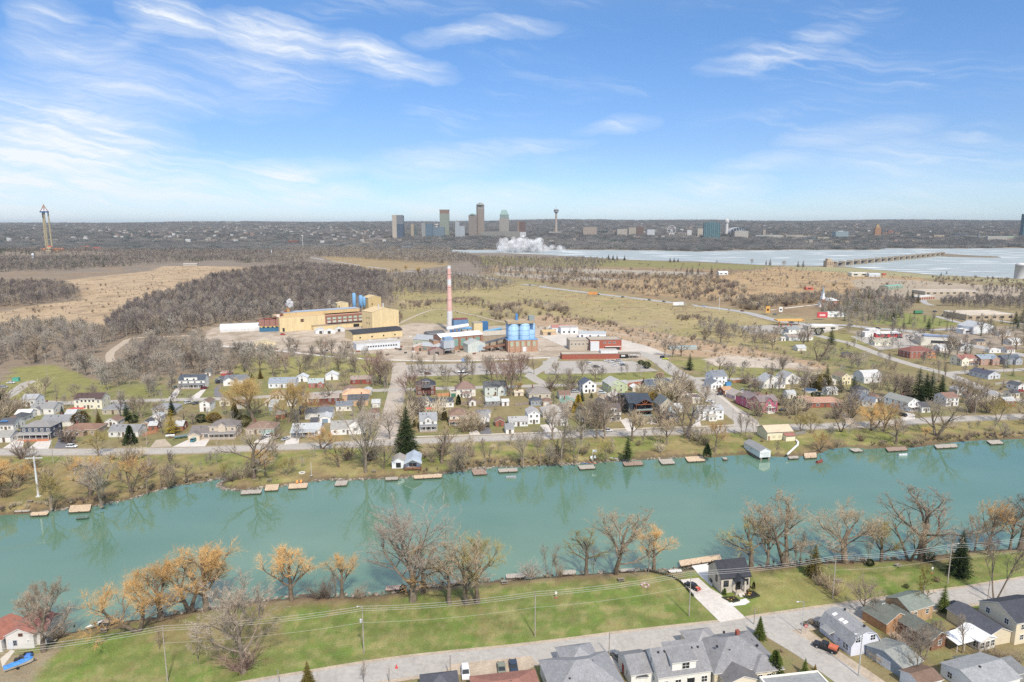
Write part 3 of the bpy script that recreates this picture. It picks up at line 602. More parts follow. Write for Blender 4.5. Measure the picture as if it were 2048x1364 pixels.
def shrub(seed,n=26,wid=.7,tw=.006,twigs=5):
 random.seed(seed);A=TM();B=TM()
 for s in range(n):
  a=random.uniform(0,6.28);e=Vector((math.cos(a)*wid*random.random(),math.sin(a)*wid*random.random(),1)).normalized();l=random.uniform(.55,1.05)
  p=Vector((math.cos(a),math.sin(a),0))*.12*random.random();pts=[p,p+e*l*.5,p+(e+Vector((random.gauss(0,.2),random.gauss(0,.2),0)))*l]
  (A if s%5==0 else B).limb(pts,[tw*1.6,tw*1.1,tw*.4],3)
  for k in range(twigs):
   q=pts[0].lerp(pts[1],random.uniform(.2,1))if k%2 else pts[1].lerp(pts[2],random.random());g=rdir(e,random.uniform(.3,.9));ll=l*random.uniform(.2,.45)
   B.twig(q,q+g*ll,tw*.7,q+g*ll*.5+Vector((0,0,.02)))
   for _ in range(2):q2=q+g*ll*random.random();B.twig(q2,q2+rdir(g,.7)*ll*.5,tw*.5)
 return A,B
def tmesh(name,T,m):
 me=newmesh(name,T.v,T.f,[m]);return me
PROTO={}
def proto(key,AB,trunk_mat,crown_mat):
 A,B=AB;PROTO[key]=(tmesh('trunk',A,trunk_mat),tmesh('crown',B,crown_mat))
proto('vase1',grow_tree(11,fork=.30,spread=.62,limbs=9,subs=7,subs2=6,twigs=8,llen=.62),BK,TW)
proto('vase2',grow_tree(12,fork=.22,spread=.75,limbs=9,subs=7,subs2=6,twigs=8,llen=.6,lean=.1),BK,TW)
proto('vase3',grow_tree(19,fork=.16,spread=.55,limbs=9,subs=9,subs2=6,twigs=6,llen=.72,trunk_r=.03,tw=.0010,trunktop=.7),BK,TW)
proto('round1',grow_tree(13,fork=.25,spread=.95,limbs=11,subs=7,subs2=6,twigs=8,llen=.48,up=.18),BK,TW)
proto('round2',grow_tree(14,stems=3,fork=.3,spread=.7,limbs=10,subs=7,subs2=6,twigs=8,llen=.46),BK,TW)
proto('tall1',grow_tree(15,fork=.3,spread=.5,limbs=12,subs=5,subs2=5,twigs=6,llen=.36,trunktop=.85,trunk_r=.016),BK,TW)
proto('tall2',grow_tree(16,stems=2,fork=.35,spread=.5,limbs=10,subs=5,subs2=5,twigs=6,llen=.36,trunktop=.8,trunk_r=.016),BK,TW)
proto('gnarl1',grow_tree(17,fork=.25,spread=1.0,limbs=7,subs=7,subs2=5,twigs=7,llen=.5,wander=.45,trunk_r=.032),BKD,TW)
proto('gnarl2',grow_tree(18,stems=2,fork=.25,spread=.9,limbs=8,subs=7,subs2=5,twigs=7,llen=.5,wander=.42,trunk_r=.032,lean=.15),BKD,TW)
proto('willow1',grow_tree(21,fork=.28,spread=.9,limbs=9,subs=7,subs2=5,twigs=4,tuft=9,tuftlen=.095,llen=.48,wander=.4,trunk_r=.034,tw=.00075),BKD,TW)
proto('willow2',grow_tree(22,stems=2,fork=.25,spread=.85,limbs=8,subs=7,subs2=5,twigs=4,tuft=9,tuftlen=.095,llen=.46,wander=.45,trunk_r=.034,lean=.12,tw=.00075),BKD,TW)
proto('willow3',grow_tree(23,fork=.35,spread=.7,limbs=7,subs=6,subs2=5,twigs=4,tuft=10,tuftlen=.1,llen=.45,wander=.35,trunk_r=.03,tw=.00075),BKD,TW)
proto('weeping',grow_tree(24,fork=.3,spread=1.0,limbs=11,subs=8,subs2=5,twigs=3,tuft=2,tuftlen=.06,weep=8,llen=.52,wander=.3,trunk_r=.03,tw=.00075),BKD,TW)
proto('spruce1',spruce(31,.29),BKD,LEAF);proto('spruce2',spruce(32,.31,26,9,8,.12),BKD,LEAF);proto('spruce3',spruce(33,.16,30,9,7),BKD,LEAF)
proto('tiered',spruce(34,.3,15,8,9,.18,.15,.12),BKD,LEAF)
proto('cedar',bushy(35,2600,.22,'col',.045),BKD,LEAF);proto('bush',bushy(36,2200,.55,'round',.05),BKD,LEAF);proto('conebush',bushy(37,2400,.36,'cone',.05),BKD,LEAF)
proto('shrub1',shrub(41,40),BKD,TW);proto('shrub2',shrub(42,55,1.0),BKD,TW)
proto('sapling',grow_tree(43,fork=.2,spread=.6,limbs=9,subs=5,subs2=3,twigs=4,llen=.36,trunktop=.8,trunk_r=.012,tw=.0028),BK,TW)
TCOL={'grey':'9c9082','brown':'a0917e','pale':'aa9e91','red':'987f74','dark':'7d7167','tan':'b09e84','orange':'cfa870','gold':'c2a66f','amber':'bf9c6c','olive':'a1935f','green':'3c4a2c','bright':'55622e','blue':'4a5a50','yellow':'a8923c','rust':'7d6a38','cedarbrown':'6c6234'}
TREES=[]
def tree(key,px,py,h,col='grey',rz=None,sx=1.,wp=None,kind=None,note=''):
 p=G(px,py,-.0)if wp is None else Vector(wp)
 kn=kind or('bare_tree' if key[:4]in('vase','roun','tall','gnar','sapl')else 'willow_tree' if key[:4]in('will','weep')else 'evergreen_tree' if key[:4]in('spru','tier','ceda','cone')else 'evergreen_bush' if key=='bush' else 'bare_shrub')
 rz=random.uniform(0,6.28)if rz is None else rz
 t=obj(kn,None,None,p,rz,(h*sx,h*sx,h));c=(*srgb(TCOL[col]),1)
 a=obj('trunk',PROTO[key][0],t);b=obj('crown',PROTO[key][1],t);b.color=c
 TREES.append((t,kn,key,col,px,py,h,note));return t
def tpx(key,px,pyb,pyt,col='grey',**k):
 g=G(px,pyb);d=px2dir(px,pyt);h=H+d.z/d.y*g.y
 return tree(key,px,pyb,max(h,.5),col,**k)
# ---------- building kit
def rect_frame(w,h,t,dep):
 m=MB();m.box(-w/2-t,-dep,-h/2-t,w/2+t,0,-h/2);m.box(-w/2-t,-dep,h/2,w/2+t,0,h/2+t)
 m.box(-w/2-t,-dep,-h/2,-w/2,0,h/2);m.box(w/2,-dep,-h/2,w/2+t,0,h/2);m.box(-.03,-dep*.8,-h/2,.03,0,h/2);m.box(-w/2,-dep*.8,-.03,-.03,0,.03);m.box(.03,-dep*.8,-.03,w/2,0,.03)
 return m
WINM={}
def win_mesh(w,h,tr):
 k=(round(w,1),round(h,1),tr)
 if k not in WINM:
  WINM[k]=(rect_frame(k[0],k[1],.11,.07).mesh('window',C(tr)),newmesh('pane',[(-k[0]/2,-.03,-k[1]/2),(k[0]/2,-.03,-k[1]/2),(k[0]/2,-.03,k[1]/2),(-k[0]/2,-.03,k[1]/2)],[(0,1,2,3)],[glassy()]))
 return WINM[k]
def window(root,x,y,z,rz,w=1.0,h=1.3,tr='e6e4de'):
 a,b=win_mesh(w,h,tr);o=obj('window',a,root,(x,y,z),rz);obj('pane',b,o);return o
def garage_door(root,x,y,z,rz,w=2.6,h=2.1,col='e2dfd8'):
 m=MB()
 for k in range(4):m.box(-w/2,-.05,k*h/4+.02,w/2,0,(k+1)*h/4-.02)
 m.box(-w/2-.1,-.02,0,w/2+.1,0.0,h+.1);return m.build('garage_door',C(col),root,loc=(x,y,z),rz=rz)
def door(root,x,y,z,rz,col='6b5a48',w=.95,h=2.05):
 m=MB();m.box(-w/2,-.07,0,w/2,0,h);m.box(-w/2-.1,-.04,0,-w/2,0,h+.1);m.box(w/2,-.04,0,w/2+.1,0,h+.1);m.box(-w/2,-.04,h,w/2,0,h+.1)
 return m.build('door',C(col),root,loc=(x,y,z),rz=rz)
def profile(kind,d,h,pitch):
 if kind=='gable':return[(0,h),(d/2,h+d/2*pitch),(d,h)]
 if kind=='gambrel':return[(0,h),(d*.17,h+d*.25),(d/2,h+d*.25+d*.33*pitch*.75),(d*.83,h+d*.25),(d,h)]
 if kind=='shed':return[(0,h),(d,h+d*pitch)]
 if kind=='shedr':return[(0,h+d*pitch),(d,h)]
 if kind=='vault':return[(d/2-d/2*math.cos(math.pi*i/10),h+d*pitch*math.sin(math.pi*i/10))for i in range(11)]
def block(root,x,y,w,d,h,z=0,roof='gable',axis='x',pitch=.5,wall='d8d4ca',wk='siding',rf='6f6e70',rk='shingle',trim='dedbd4',over=.35,thick=.16,body=True):
 """one box of a building: its walls (to the gable peaks) and its roof, lower left corner at x, y"""
 span,run=(d,w)if axis=='x' else(w,d)
 def P(r,s,zz):return(x+r,y+s,zz)if axis=='x' else(x+s,y+r,zz)
 flip=axis!='x'
 def add(m,v,f,mi=0):m.add(v,[tuple(reversed(q))for q in f]if flip else f,mi)
 wm,rm_=MB(),MB();wmat=C(wall,wk);rmat=[C(rf,rk),C(trim)]
 if roof in('gable','gambrel','shed','shedr','vault'):
  pr=profile(roof,span,h,pitch);n=len(pr)
  base=[(0,z)]+[(s,z+zz-.02)for s,zz in pr]+[(span,z)]
  if roof=='gambrel':base=[(span*.0,z),(0,z+h)]+[(s,z+zz-.05)for s,zz in pr[1:-1]]+[(span,z+h),(span,z)]
  k=len(base);v=[P(0,s,zz)for s,zz in base]+[P(run,s,zz)for s,zz in base]
  add(wm,v,[tuple(range(k)),tuple(range(2*k-1,k-1,-1))]+[(i,i+k,(i+1)%k+k,(i+1)%k)for i in range(k)])
  def ext(i0,i1):
   a,b=pr[i0],pr[i1];dy,dz=a[0]-b[0],a[1]-b[1];q=math.hypot(dy,dz);return(a[0]+dy/q*over,a[1]+dz/q*over)
  top=[ext(0,1)]+list(pr[1:-1])+[ext(-1,-2)];top=[(s,z+zz+thick)for s,zz in top];low=[(s,zz-thick)for s,zz in top]
  m_=len(top);o_=over*.7
  v=[P(-o_,s,zz)for s,zz in top]+[P(run+o_,s,zz)for s,zz in top]+[P(-o_,s,zz)for s,zz in low]+[P(run+o_,s,zz)for s,zz in low]
  f=[];fe=[]
  for i in range(m_-1):
   f.append((i,i+m_,i+1+m_,i+1)[::-1]);fe.append((2*m_+i,2*m_+i+1,3*m_+i+1,3*m_+i)[::-1])
   fe.append((i,i+1,2*m_+i+1,2*m_+i));fe.append((m_+i,3*m_+i,3*m_+i+1,m_+i+1))
  fe+=[(0,2*m_,3*m_,m_),(m_-1,2*m_-1,4*m_-1,3*m_-1)]
  f=[tuple(reversed(q))for q in f];
  add(rm_,v,f,0);add(rm_,v,fe,1)
 elif roof in('hip','pyramid'):
  wm.box(x,y,z,x+w,y+d,z+h);o_=over;X0,X1,Y0,Y1=x-o_,x+w+o_,y-o_,y+d+o_;zz=z+h;t_=thick
  L_,S_=(X1-X0,Y1-Y0);q=min(L_,S_)/2;zt=zz+t_+q*pitch
  if L_>=S_:a,b=(X0+q,(Y0+Y1)/2,zt),(X1-q,(Y0+Y1)/2,zt)
  else:a,b=((X0+X1)/2,Y0+q,zt),((X0+X1)/2,Y1-q,zt)
  v=[(X0,Y0,zz),(X1,Y0,zz),(X1,Y1,zz),(X0,Y1,zz),(X0,Y0,zz+t_),(X1,Y0,zz+t_),(X1,Y1,zz+t_),(X0,Y1,zz+t_),a,b]
  if L_>=S_:f=[(4,5,9,8),(5,6,9),(6,7,8,9),(7,4,8)]
  else:f=[(4,5,8),(5,6,9,8),(6,7,9),(7,4,8,9)]
  rm_.add(v,f,0);rm_.add(v,[(0,3,2,1),(0,1,5,4),(1,2,6,5),(2,3,7,6),(3,0,4,7)],1)
 else:
  wm.box(x,y,z,x+w,y+d,z+h);o_=.12
  rm_.box(x-o_,y-o_,z+h,x+w+o_,y+d+o_,z+h+.15,1);rm_.box(x+.25,y+.25,z+h+.15,x+w-.25,y+d-.25,z+h+.16,0)
  for a in((x-o_,y-o_,x+w+o_,y+.22),(x-o_,y+d-.22,x+w+o_,y+d+o_),(x-o_,y+.22,x+.22,y+d-.22),(x+w-.22,y+.22,x+w+o_,y+d-.22)):rm_.box(a[0],a[1],z+h+.15,a[2],a[3],z+h+.4,1)
 if body:wm.build('wall',wmat,root)
 rm_.build('roof',rmat,root)
 return None
def ridge_z(d,h,pitch):return h+d/2*pitch
def chimney(root,x,y,z0,z1,col='8a5144',s=.6):
 m=MB();m.box(x-s/2,y-s/2,z0,x+s/2,y+s/2,z1);m.box(x-s/2-.06,y-s/2-.06,z1,x+s/2+.06,y+s/2+.06,z1+.12);m.tube((x,y,z1+.12),(x,y,z1+.35),.12,n=6);m.build('chimney',C(col,'brick'),root)
def vent(root,x,y,z):
 m=MB();m.box(x-.2,y-.2,z-.15,x+.2,y+.2,z+.22);m.box(x-.24,y-.24,z+.22,x+.24,y+.24,z+.28);m.build('roof_vent',C('35363a'),root)
def porch(root,x,y,w,d,h,posts=4,roof='shed',rf='8a8a8c',post='e6e4de',deck='a49583',pitch=.2,z0=.35,rail=True,axis='x',trim='dedbd4'):
 m=MB();m.box(x,y,0,x+w,y+d-.01,z0);m.build('porch_deck',C(deck,'wood'),root)
 for k in range(posts):
  px_=x+.12+(w-.24)*k/max(1,posts-1);q=MB();q.box(px_-.08,y+.05,z0,px_+.08,y+.21,h-.02);q.build('post',C(post),root)
 if rail:
  q=MB();q.box(x+.2,y+.1,z0+.85,x+w-.2,y+.16,z0+.92);q.box(x+.2,y+.1,z0+.1,x+w-.2,y+.16,z0+.16)
  n=int(w/.35)
  for k in range(n):xx=x+.25+(w-.5)*k/n;q.box(xx,y+.11,z0+.16,xx+.05,y+.15,z0+.85)
  q.build('railing',C(post),root)
 block(root,x,y,w,d,h,0,roof,axis,pitch,rf=rf,trim=trim,over=.3,body=False)
def wins(root,side,x,y,w,d,z,n,ww=1.0,hh=1.3,tr='e6e4de',a=.0,b=1.):
 for k in range(n):
  t=a+(b-a)*(k+.5)/n
  if side=='F':window(root,x+w*t,y,z,0,ww,hh,tr)
  elif side=='B':window(root,x+w*t,y+d,z,math.pi,ww,hh,tr)
  elif side=='L':window(root,x,y+d*t,z,-math.pi/2,ww,hh,tr)
  else:window(root,x+w,y+d*t,z,math.pi/2,ww,hh,tr)
def scale_at(px,py):
 g=G(px,py);return(g.y*CP+H*SP)/F,g
HOUSES=[]
class B_:
 def __init__(s,name,label,cat,cx,cy,wpx=None,w=None,rot=8.,group=None,z=0.,anchor='c',wp=None):
  k,g=scale_at(cx,cy);g=Vector(wp)if wp else g
  s.w=w if w else wpx*k/max(.35,math.cos(R(rot)));s.rot=R(rot)
  ux,uy=math.cos(s.rot),math.sin(s.rot);off={'c':s.w/2,'l':0,'r':s.w}[anchor]
  z=float(terr(g.x,g.y))if z==0 else z
  s.root=thing(name,label,cat,(g.x-ux*off,g.y-uy*off,z-.02),s.rot,group);HOUSES.append((s.root,label,cx,cy))
def house(cx,cy,wpx,d,h,roof,wall,rf,label,rot=8.,axis='x',pitch=.5,wk='siding',storeys=None,name='house',cat='house',nF=None,nR=None,nL=None,doorx=.5,doorc='6b5a48',tr='e6e4de',chim=None,trim='dedbd4',gar=None,vents=0,garc='e2dfd8',extra=None,rk='shingle',ww=1.0,hh=1.25,group=None):
 b=B_(name,label,cat,cx,cy,wpx,rot=rot,group=group);r=b.root;W=b.w
 block(r,0,0,W,d,h,0,roof,axis,pitch,wall,wk,rf,rk,trim)
 st=storeys or max(1,round(h/2.9));nF=max(1,int(W/3.2))if nF is None else nF;nR=max(1,int(d/3.5))if nR is None else nR;nL=nR if nL is None else nL
 for s in range(st):
  z=h*(s+.55)/st
  for k in range(nF):
   t=(k+.5)/nF
   if s==0 and((doorx is not None and abs(t-doorx)*W<1.15)or(gar and gar[0]-.5<t*W<gar[0]+gar[1]+.5)):continue
   window(r,W*t,0,z,0,ww,hh,tr)
  wins(r,'R',0,0,W,d,z,nR,.9,1.15,tr);wins(r,'L',0,0,W,d,z,nL,.9,1.15,tr)
 if doorx is not None:door(r,W*doorx,0,.15,0,doorc)
 if gar:garage_door(r,gar[0]+gar[1]/2,0,.05,0,gar[1]-.4,2.15,garc)
 if axis=='y' and roof=='gable' and W>5:window(r,W/2,0,h+W*pitch*.17,0,.7,.8,tr)
 top=h+(min(W,d)if roof=='hip' else(d if axis=='x' else W))/2*pitch
 if chim is None and W>8 and(int(cx)*7)%5<3:chim=.25+.5*((int(cx)*13)%10)/10
 if chim is not None:chimney(r,W*chim,d*.55,h,top+.9)
 for k in range(max(vents,2 if W>8 and axis=='x' and roof=='gable' else 0)):vent(r,W*(.2+.2*k),d*.36,h+d*.36*pitch+.15)
 if extra:extra(r,W,d,h)
 return b
def fgable(x,w,y=-1.6,dep=3.5,h=2.7,pitch=.55,wall='d8d4ca',rf='6f6e70',wk='siding',win=True,z=0,tr='e6e4de'):
 def f(r,W,d,H_):
  xx=x*W;block(r,xx,y,w,dep,h,z,'gable','y',pitch,wall,wk,rf)
  if win:window(r,xx+w/2,y,z+h*.55,0,min(1.4,w*.4),1.2,tr)
 return f
def dormer(x,w,z,h=1.5,y=.8,dep=3.2,roof='shedr',wall='e4e2dc',rf='6f6e70',n=2,axis='x',pitch=.1,tr='55585c'):
 def f(r,W,d,H_):
  xx=x*W if x<=1 else x;ww_=w*W if w<=1 else w
  block(r,xx,y,ww_,dep,h,z,roof,axis,pitch,wall,'siding',rf,over=.25)
  for k in range(n):window(r,xx+ww_*(k+.5)/n,y,z+h*.55,0,.8,.9,tr)
 return f
def pr(x,w,d,h,**k):return lambda r,W,dd,H_:porch(r,x*W,-d,w*W,d,h,**k)
def wing(x,y,w,d,h,roof='gable',axis='x',pitch=.45,wall='d8d4ca',rf='6f6e70',wk='siding',n=2,z=0,gar=None,side='F',garc='e2dfd8'):
 def f(r,W,dd,H_):
  xx=x*W if abs(x)<=1 else x;block(r,xx,y,w,d,h,z,roof,axis,pitch,wall,wk,rf)
  if gar:
   for q in range(gar):garage_door(r,xx+w*(q+.5)/gar,y,.05,0,min(2.7,w/gar-.6),2.1,garc)
  else:wins(r,side,xx,y,w,d,z+h*.55,n,.9,1.1)
 return f
def al(*fs):
 def f(*a):
  for q in fs:q(*a)
 return f
RL=3.
# ---- front row on the far bank, left to right
house(74,878,58,9,5.8,'hip','4c5666','8b8987','dark blue two storey house with white windows and wraparound porch',rot=RL,nF=5,pitch=.42,extra=pr(-.05,1.05,2.4,2.8,roof='shed',rf='9a9896',deck='b06f45',posts=6,post='e6e4de'),tr='ecebe6',trim='7d7c7a')
house(160,871,64,10,2.8,'hip','b49c83','8f6e5c','brown roofed tan bungalow between the dark blue house and the long white bungalow',rot=RL,pitch=.35,doorx=.7,extra=fgable(.3,6,-2.2,4,2.6,.4,'a58a72','8f6e5c'))
house(247,874,58,9,2.9,'gable','d9d9d6','898a8d','long white bungalow with grey gable roof and round shrubs in front',rot=RL,pitch=.45,nF=4,vents=1)
house(12,862,30,9,3.2,'gable','dfe0dc','5c5f66','white house under a blue tarp patched roof at the left edge of the photo',rot=RL,extra=lambda r,W,d,h:MB().box(.5,1,h+1.3,4,3.2,h+1.5).build('tarp',C('3f86c8'),r))
house(8,885,26,8,2.8,'gable','dedcd6','97958f','low grey roofed cottage at the lower left corner of the far street',rot=RL)
house(45,838,28,7,2.6,'gable','e6e6e2','dcdcd8','small white metal garage behind the dark blue house',rot=RL,gar=(1,3),doorx=None,name='garage',cat='garage')
house(85,829,44,9,3.4,'gable','e0deda','8e8e8e','white house with two grey roof slopes behind the white metal garage',rot=RL,extra=fgable(.1,5,-2,4,3,.5))
house(58,813,28,8,4.2,'gable','dcdfe3','a5a8ad','pale white two storey house farthest back at left beside the second street',rot=RL)
house(118,853,70,9,2.7,'gable','d6d2c8','8a8c90','grey roofed bungalow with white garage door behind the dark blue house',rot=RL,gar=(12,4.2),nF=3,doorx=.3)
house(33,846,26,8,2.6,'hip','cfcfcd','55585e','small house with dark hip roof at left behind the arched gazebo',rot=RL)
house(177,818,54,9,5.4,'gable','e4ddc4','5b4a48','cream house with dark brown gambrel roof and a long white dormer',rot=RL,pitch=.6,nF=4,extra=al(wing(-.02,1,3,7,2.6,'gable','x',.4,'e4ddc4','5b4a48'),dormer(.22,.55,3.6,1.9,-.1,4.5,'shedr','e9e4cf','5b4a48',4)))
house(226,829,42,9,2.8,'hip','b5aa96','84868a','hip roofed bungalow right of the cream gambrel house',rot=RL,pitch=.45)
house(222,853,26,7,2.6,'gable','e2e0dc','8a6f60','small white cottage with brown roof behind the dark spruce',rot=RL,axis='y')
house(327,829,44,10,3.0,'hip','d3cdbf','8c8f96','cream bungalow with grey hip roof behind the yellow conifer',rot=RL,pitch=.4)
house(384,777,50,8,5.2,'gable','e6e4dc','4f5865','white two storey house with wide dormer and blue grey roof at the wood edge',rot=RL+2,pitch=.7,nF=4,chim=.02,extra=al(dormer(.22,.5,4.7,2.0,.1,3.6,'shedr','eceae4','4f5865',2),pr(0,1,1.8,2.8,rf='5c6470',posts=6)))
house(470,770,42,9,3.2,'gable','e6e6e3','6f7680','white front gabled bungalow with grey roof at the end of the curved dark driveway',rot=RL+3,pitch=.55,nF=2,extra=al(fgable(.02,7,-2,5,3.0,.6,'e9e9e6','6f7680')))
house(410,823,20,8,4.8,'gable','e6e6e4','7d6a5c','narrow white two storey cottage with a brown band between floors',rot=RL,axis='y',nF=1)
house(426,878,90,10,2.9,'gable','bba68e','7b7471','large taupe house with two storey hip wing, front gables and garage',rot=RL+1,pitch=.5,nF=0,doorx=None,wk='brick',gar=None,extra=lambda r,W,d,h:(block(r,W*.42,1,W*.57,8.5,5.9,0,'hip','x',.5,'c9b79c','siding','7b7471'),block(r,.2,-2.4,5.4,4,2.7,0,'gable','y',.45,'c9b79c','siding','7b7471'),block(r,W*.62,.2,3.4,3,3.2,3.1,'gable','y',.7,'cdbda6','siding','7b7471'),garage_door(r,2.9,-2.4,.05,0,4.2,2.1,'d9cbb4'),window(r,7.6,0,1.6,0,1.8,1.6),wins(r,'F',W*.42,1,W*.57,8,4.5,4,1.,1.2),porch(r,W*.44,-1.6,W*.55,2.5,2.9,6,'shed','8a8482','d9d2c4','a89a8c'),wins(r,'F',W*.46,0,W*.5,8,1.6,4,1.3,1.3),wins(r,'R',0,0,W,9,4.4,2)))
house(520,869,56,10,2.8,'hip','cbb9a0','8b7263','brown hip roofed bungalow with two teal garage doors',rot=RL+1,pitch=.45,nF=3,doorx=.35,gar=(7.4,6.2),garc='9fc4c0')
house(612,872,56,10,3.0,'gable','e3e5e6','b3b8bb','white bungalow with a pale ribbed roof and long front porch',rot=6,pitch=.4,nF=4,extra=pr(0,.85,2.6,2.6,rf='a7adb1',posts=5,deck='8c7f74'))
house(638,838,54,8,3.4,'gable','e4e2da','6c737d','long cream garage block with a blue garage door and dark roof',rot=8,nF=1,doorx=None,extra=al(wing(8.5,-8,5.5,9,2.8,'gable','y',.35,'e6e6e4','b8bcc0',gar=1,garc='7d99b0')))
house(696,869,66,9,3.2,'gable','e8e8e6','9a9893','white cottage with a front gable beside the dusty side street',rot=8,pitch=.6,nF=4,extra=fgable(.52,6.5,-.3,5,4.6,.6,'ebebe8','9a9893'))
house(648,806,58,8,2.9,'gable','7e3f38','a1948a','long dark red brick bungalow with white windows',rot=8,wk='brick',nF=5,pitch=.4)
house(632,775,29,8,3.0,'gable','b3685a','a5b0b0','small pink brick cottage with pale roof beside the white garages',rot=9,wk='brick',nF=2,pitch=.5,extra=fgable(.62,3.4,-1,3,2.6,.7,'b3685a','a5b0b0','brick'))
house(604,764,22,7,2.8,'gable','e3e6e8','c3cad0','left of two white garages behind the pink brick cottage',rot=9,axis='y',nF=1,name='garage',cat='garage')
house(664,760,25,7,2.8,'gable','e3e6e8','cbd0d4','right of two white garages behind the pink brick cottage',rot=9,axis='y',nF=1,name='garage',cat='garage')
house(722,768,40,9,3.2,'gable','974b3e','a08f84','red brick bungalow with white vehicles on its roofside yard',rot=9,wk='brick',nF=3,pitch=.3)
house(688,822,31,7,2.9,'gable','e2ddd2','757c86','cream garage with blue grey roof behind the front gabled cottage',rot=8,nF=2,doorx=None,name='garage',cat='garage')
house(716,812,40,9,3.4,'gable','c7a37e','5d6066','unfinished wing with dark felt roof beside the side street',rot=8,nF=2)
house(712,801,52,10,3.4,'hip','d0a985','d3a77e','house being reroofed in bare orange tan sheathing',rot=8,nF=2,pitch=.45)
house(698,793,26,8,3.2,'gable','d8cec0','93766c','house with rosy brown roof next to the bare tan sheathing',rot=8,axis='y')
house(564,776,52,10,3.2,'gable','dfe3ea','8f99a5','long pale house half hidden behind the golden weeping willows',rot=6)
house(556,800,26,8,3.0,'hip','d9cfb9','ab9a86','tan roofed bungalow seen through the golden willow',rot=6)
house(536,812,12,4,2.4,'gable','e0d6c2','cbbfae','cream garden shed beside the golden willow trunk',rot=6,name='shed',cat='shed',axis='y',nF=0,doorx=.5)
house(546,822,16,5,2.4,'shed','8ea0ad','a9b6bf','blue grey garden shed beneath the golden willows',rot=6,name='shed',cat='shed',nF=1,doorx=None)
house(612,806,12,4,2.3,'gable','dddbd4','c9c4ba','small white garden shed left of the dark red bungalow',rot=8,name='shed',cat='shed',axis='y',nF=0)
house(606,828,14,5,2.6,'gable','59616c','555b64','dark garden shed left of the cream garage block',rot=8,name='shed',cat='shed')
house(416,752,10,4,2.4,'shed','e2e0da','6b6762','white lean-to shed behind the wide dormer house',rot=6,name='shed',cat='shed',nF=1)
house(452,753,20,5,2.3,'flat','b5443a','b8483c','long red flat topped shed at the wood edge',rot=6,name='shed',cat='shed',nF=0,doorx=None)
house(438,767,16,6,2.6,'gable','5d646d','62666e','open dark carport beside the curved driveway',rot=6,name='carport',cat='carport',axis='y',nF=0,doorx=.5,doorc='1b1d20')
# ---- between the two side streets
house(852,790,38,10,5.8,'hip','7d4a40','454a54','tall brick house with black hip roof and dormer',rot=9,wk='brick',nF=3,pitch=.6,extra=al(dormer(.32,.38,6.4,1.7,.4,4,'hip','8b8580','5a5d66',2,pitch=.4),pr(.3,.45,2,5.4,rf='454a54',post='2b3038',deck='2b3038')))
house(844,813,32,7,2.9,'gable','e6e8ea','565f6c','left white garage with dark roof behind the red canopy',rot=9,nF=2,doorx=.3,name='garage',cat='garage')
house(884,815,46,7,2.9,'gable','e6e8ea','49525f','right long white garage with darker roof behind the red canopy',rot=9,nF=4,doorx=None,name='garage',cat='garage')
house(857,862,34,10,5.4,'gable','dcdcd8','94989c','white two storey house with blue grey shingle roof and enclosed porch',rot=8,pitch=.55,nF=2,extra=al(dormer(.3,3.2,4.6,1.4,-.2,3,'gable','e6e6e2','8b8f93',1,'y',.6),pr(0,1,1.9,2.9,rf='7f8388',posts=4)))
house(917,851,34,11,5.2,'hip','ddd3c0','8d7160','cream two storey house with brown hip roof and brown porch roof',rot=8,pitch=.5,nF=2,extra=al(wing(1.,3,6,7,3.6,'hip','x',.4,'ddd3c0','8d7160',gar=1,garc='26282b'),pr(-.05,1,2.2,2.7,rf='8d6a58',posts=4,deck='6f5a4a')))
house(967,848,24,8,3.0,'gable','dedfe0','9b9896','pale grey garage beside the black driveway',rot=8,pitch=.55,axis='y',gar=(1,3.6),doorx=None,name='garage',cat='garage',nF=0,extra=wing(0,8,4,5,3.6,'gable','x',.4,'a9a8a6','76757a'))
house(932,793,38,9,4.4,'pyramid','ddd8cb','8c7166','cream cottage with a pointed brown roof and small sunroom',rot=10,pitch=.8,nF=2,extra=al(wing(.3,-3,5,3,2.6,'hip','x',.5,'e4dfd4','94786b',n=2),wing(-3.5,0,3.6,6,2.8,'flat','x',.1,'d9cdb6','8f7f6f',n=0,gar=1,garc='3f7a64')))
house(991,791,42,9,5.2,'gable','c7d2cb','5d5f61','pale green two storey house with dark roof behind the grey trees',rot=10,pitch=.6,nF=3,extra=fgable(.6,5,-1.5,4,4.8,.6,'d3dad2','5d5f61'))
house(986,811,28,7,2.6,'gable','8f979a','b2bab8','grey shed with pale green roof behind the farmhouse lawn',rot=10,name='shed',cat='shed',nF=2)
house(1011,812,14,4,2.6,'gable','dfe0df','c9cac8','small white garden shed right of the pale roofed grey shed',rot=10,name='shed',cat='shed',nF=1)
house(1037,853,38,7,2.9,'gable','dcdfe4','a9a8a8','low wing of the white farmhouse with a row of porch windows',rot=8,nF=6,pitch=.4)
house(1068,848,24,9,5.4,'gable','e2e5e9','aba9aa','white farmhouse with tall front gable and black shutters',rot=8,axis='y',pitch=.55,nF=2)
house(1080,798,44,11,3.4,'hip','c2b8a4','8d8680','tan brick bungalow with a broad hip roof beside the orange bush',rot=10,pitch=.5,nF=3,wk='brick')
house(1073,811,22,6,2.6,'hip','8fa0b4','545b66','blue grey shed with white windows and black hip roof',rot=10,name='shed',cat='shed',nF=3,doorx=None)
house(1038,792,18,4,2.3,'gable','dccdb8','cbbba3','small tan shed left of the broad hip roof',rot=10,name='shed',cat='shed')
house(1179,786,28,9,5.4,'gable','e8e9ea','596475','white gabled two storey house with black windows',rot=14,axis='y',pitch=.6,nF=2,tr='30343a')
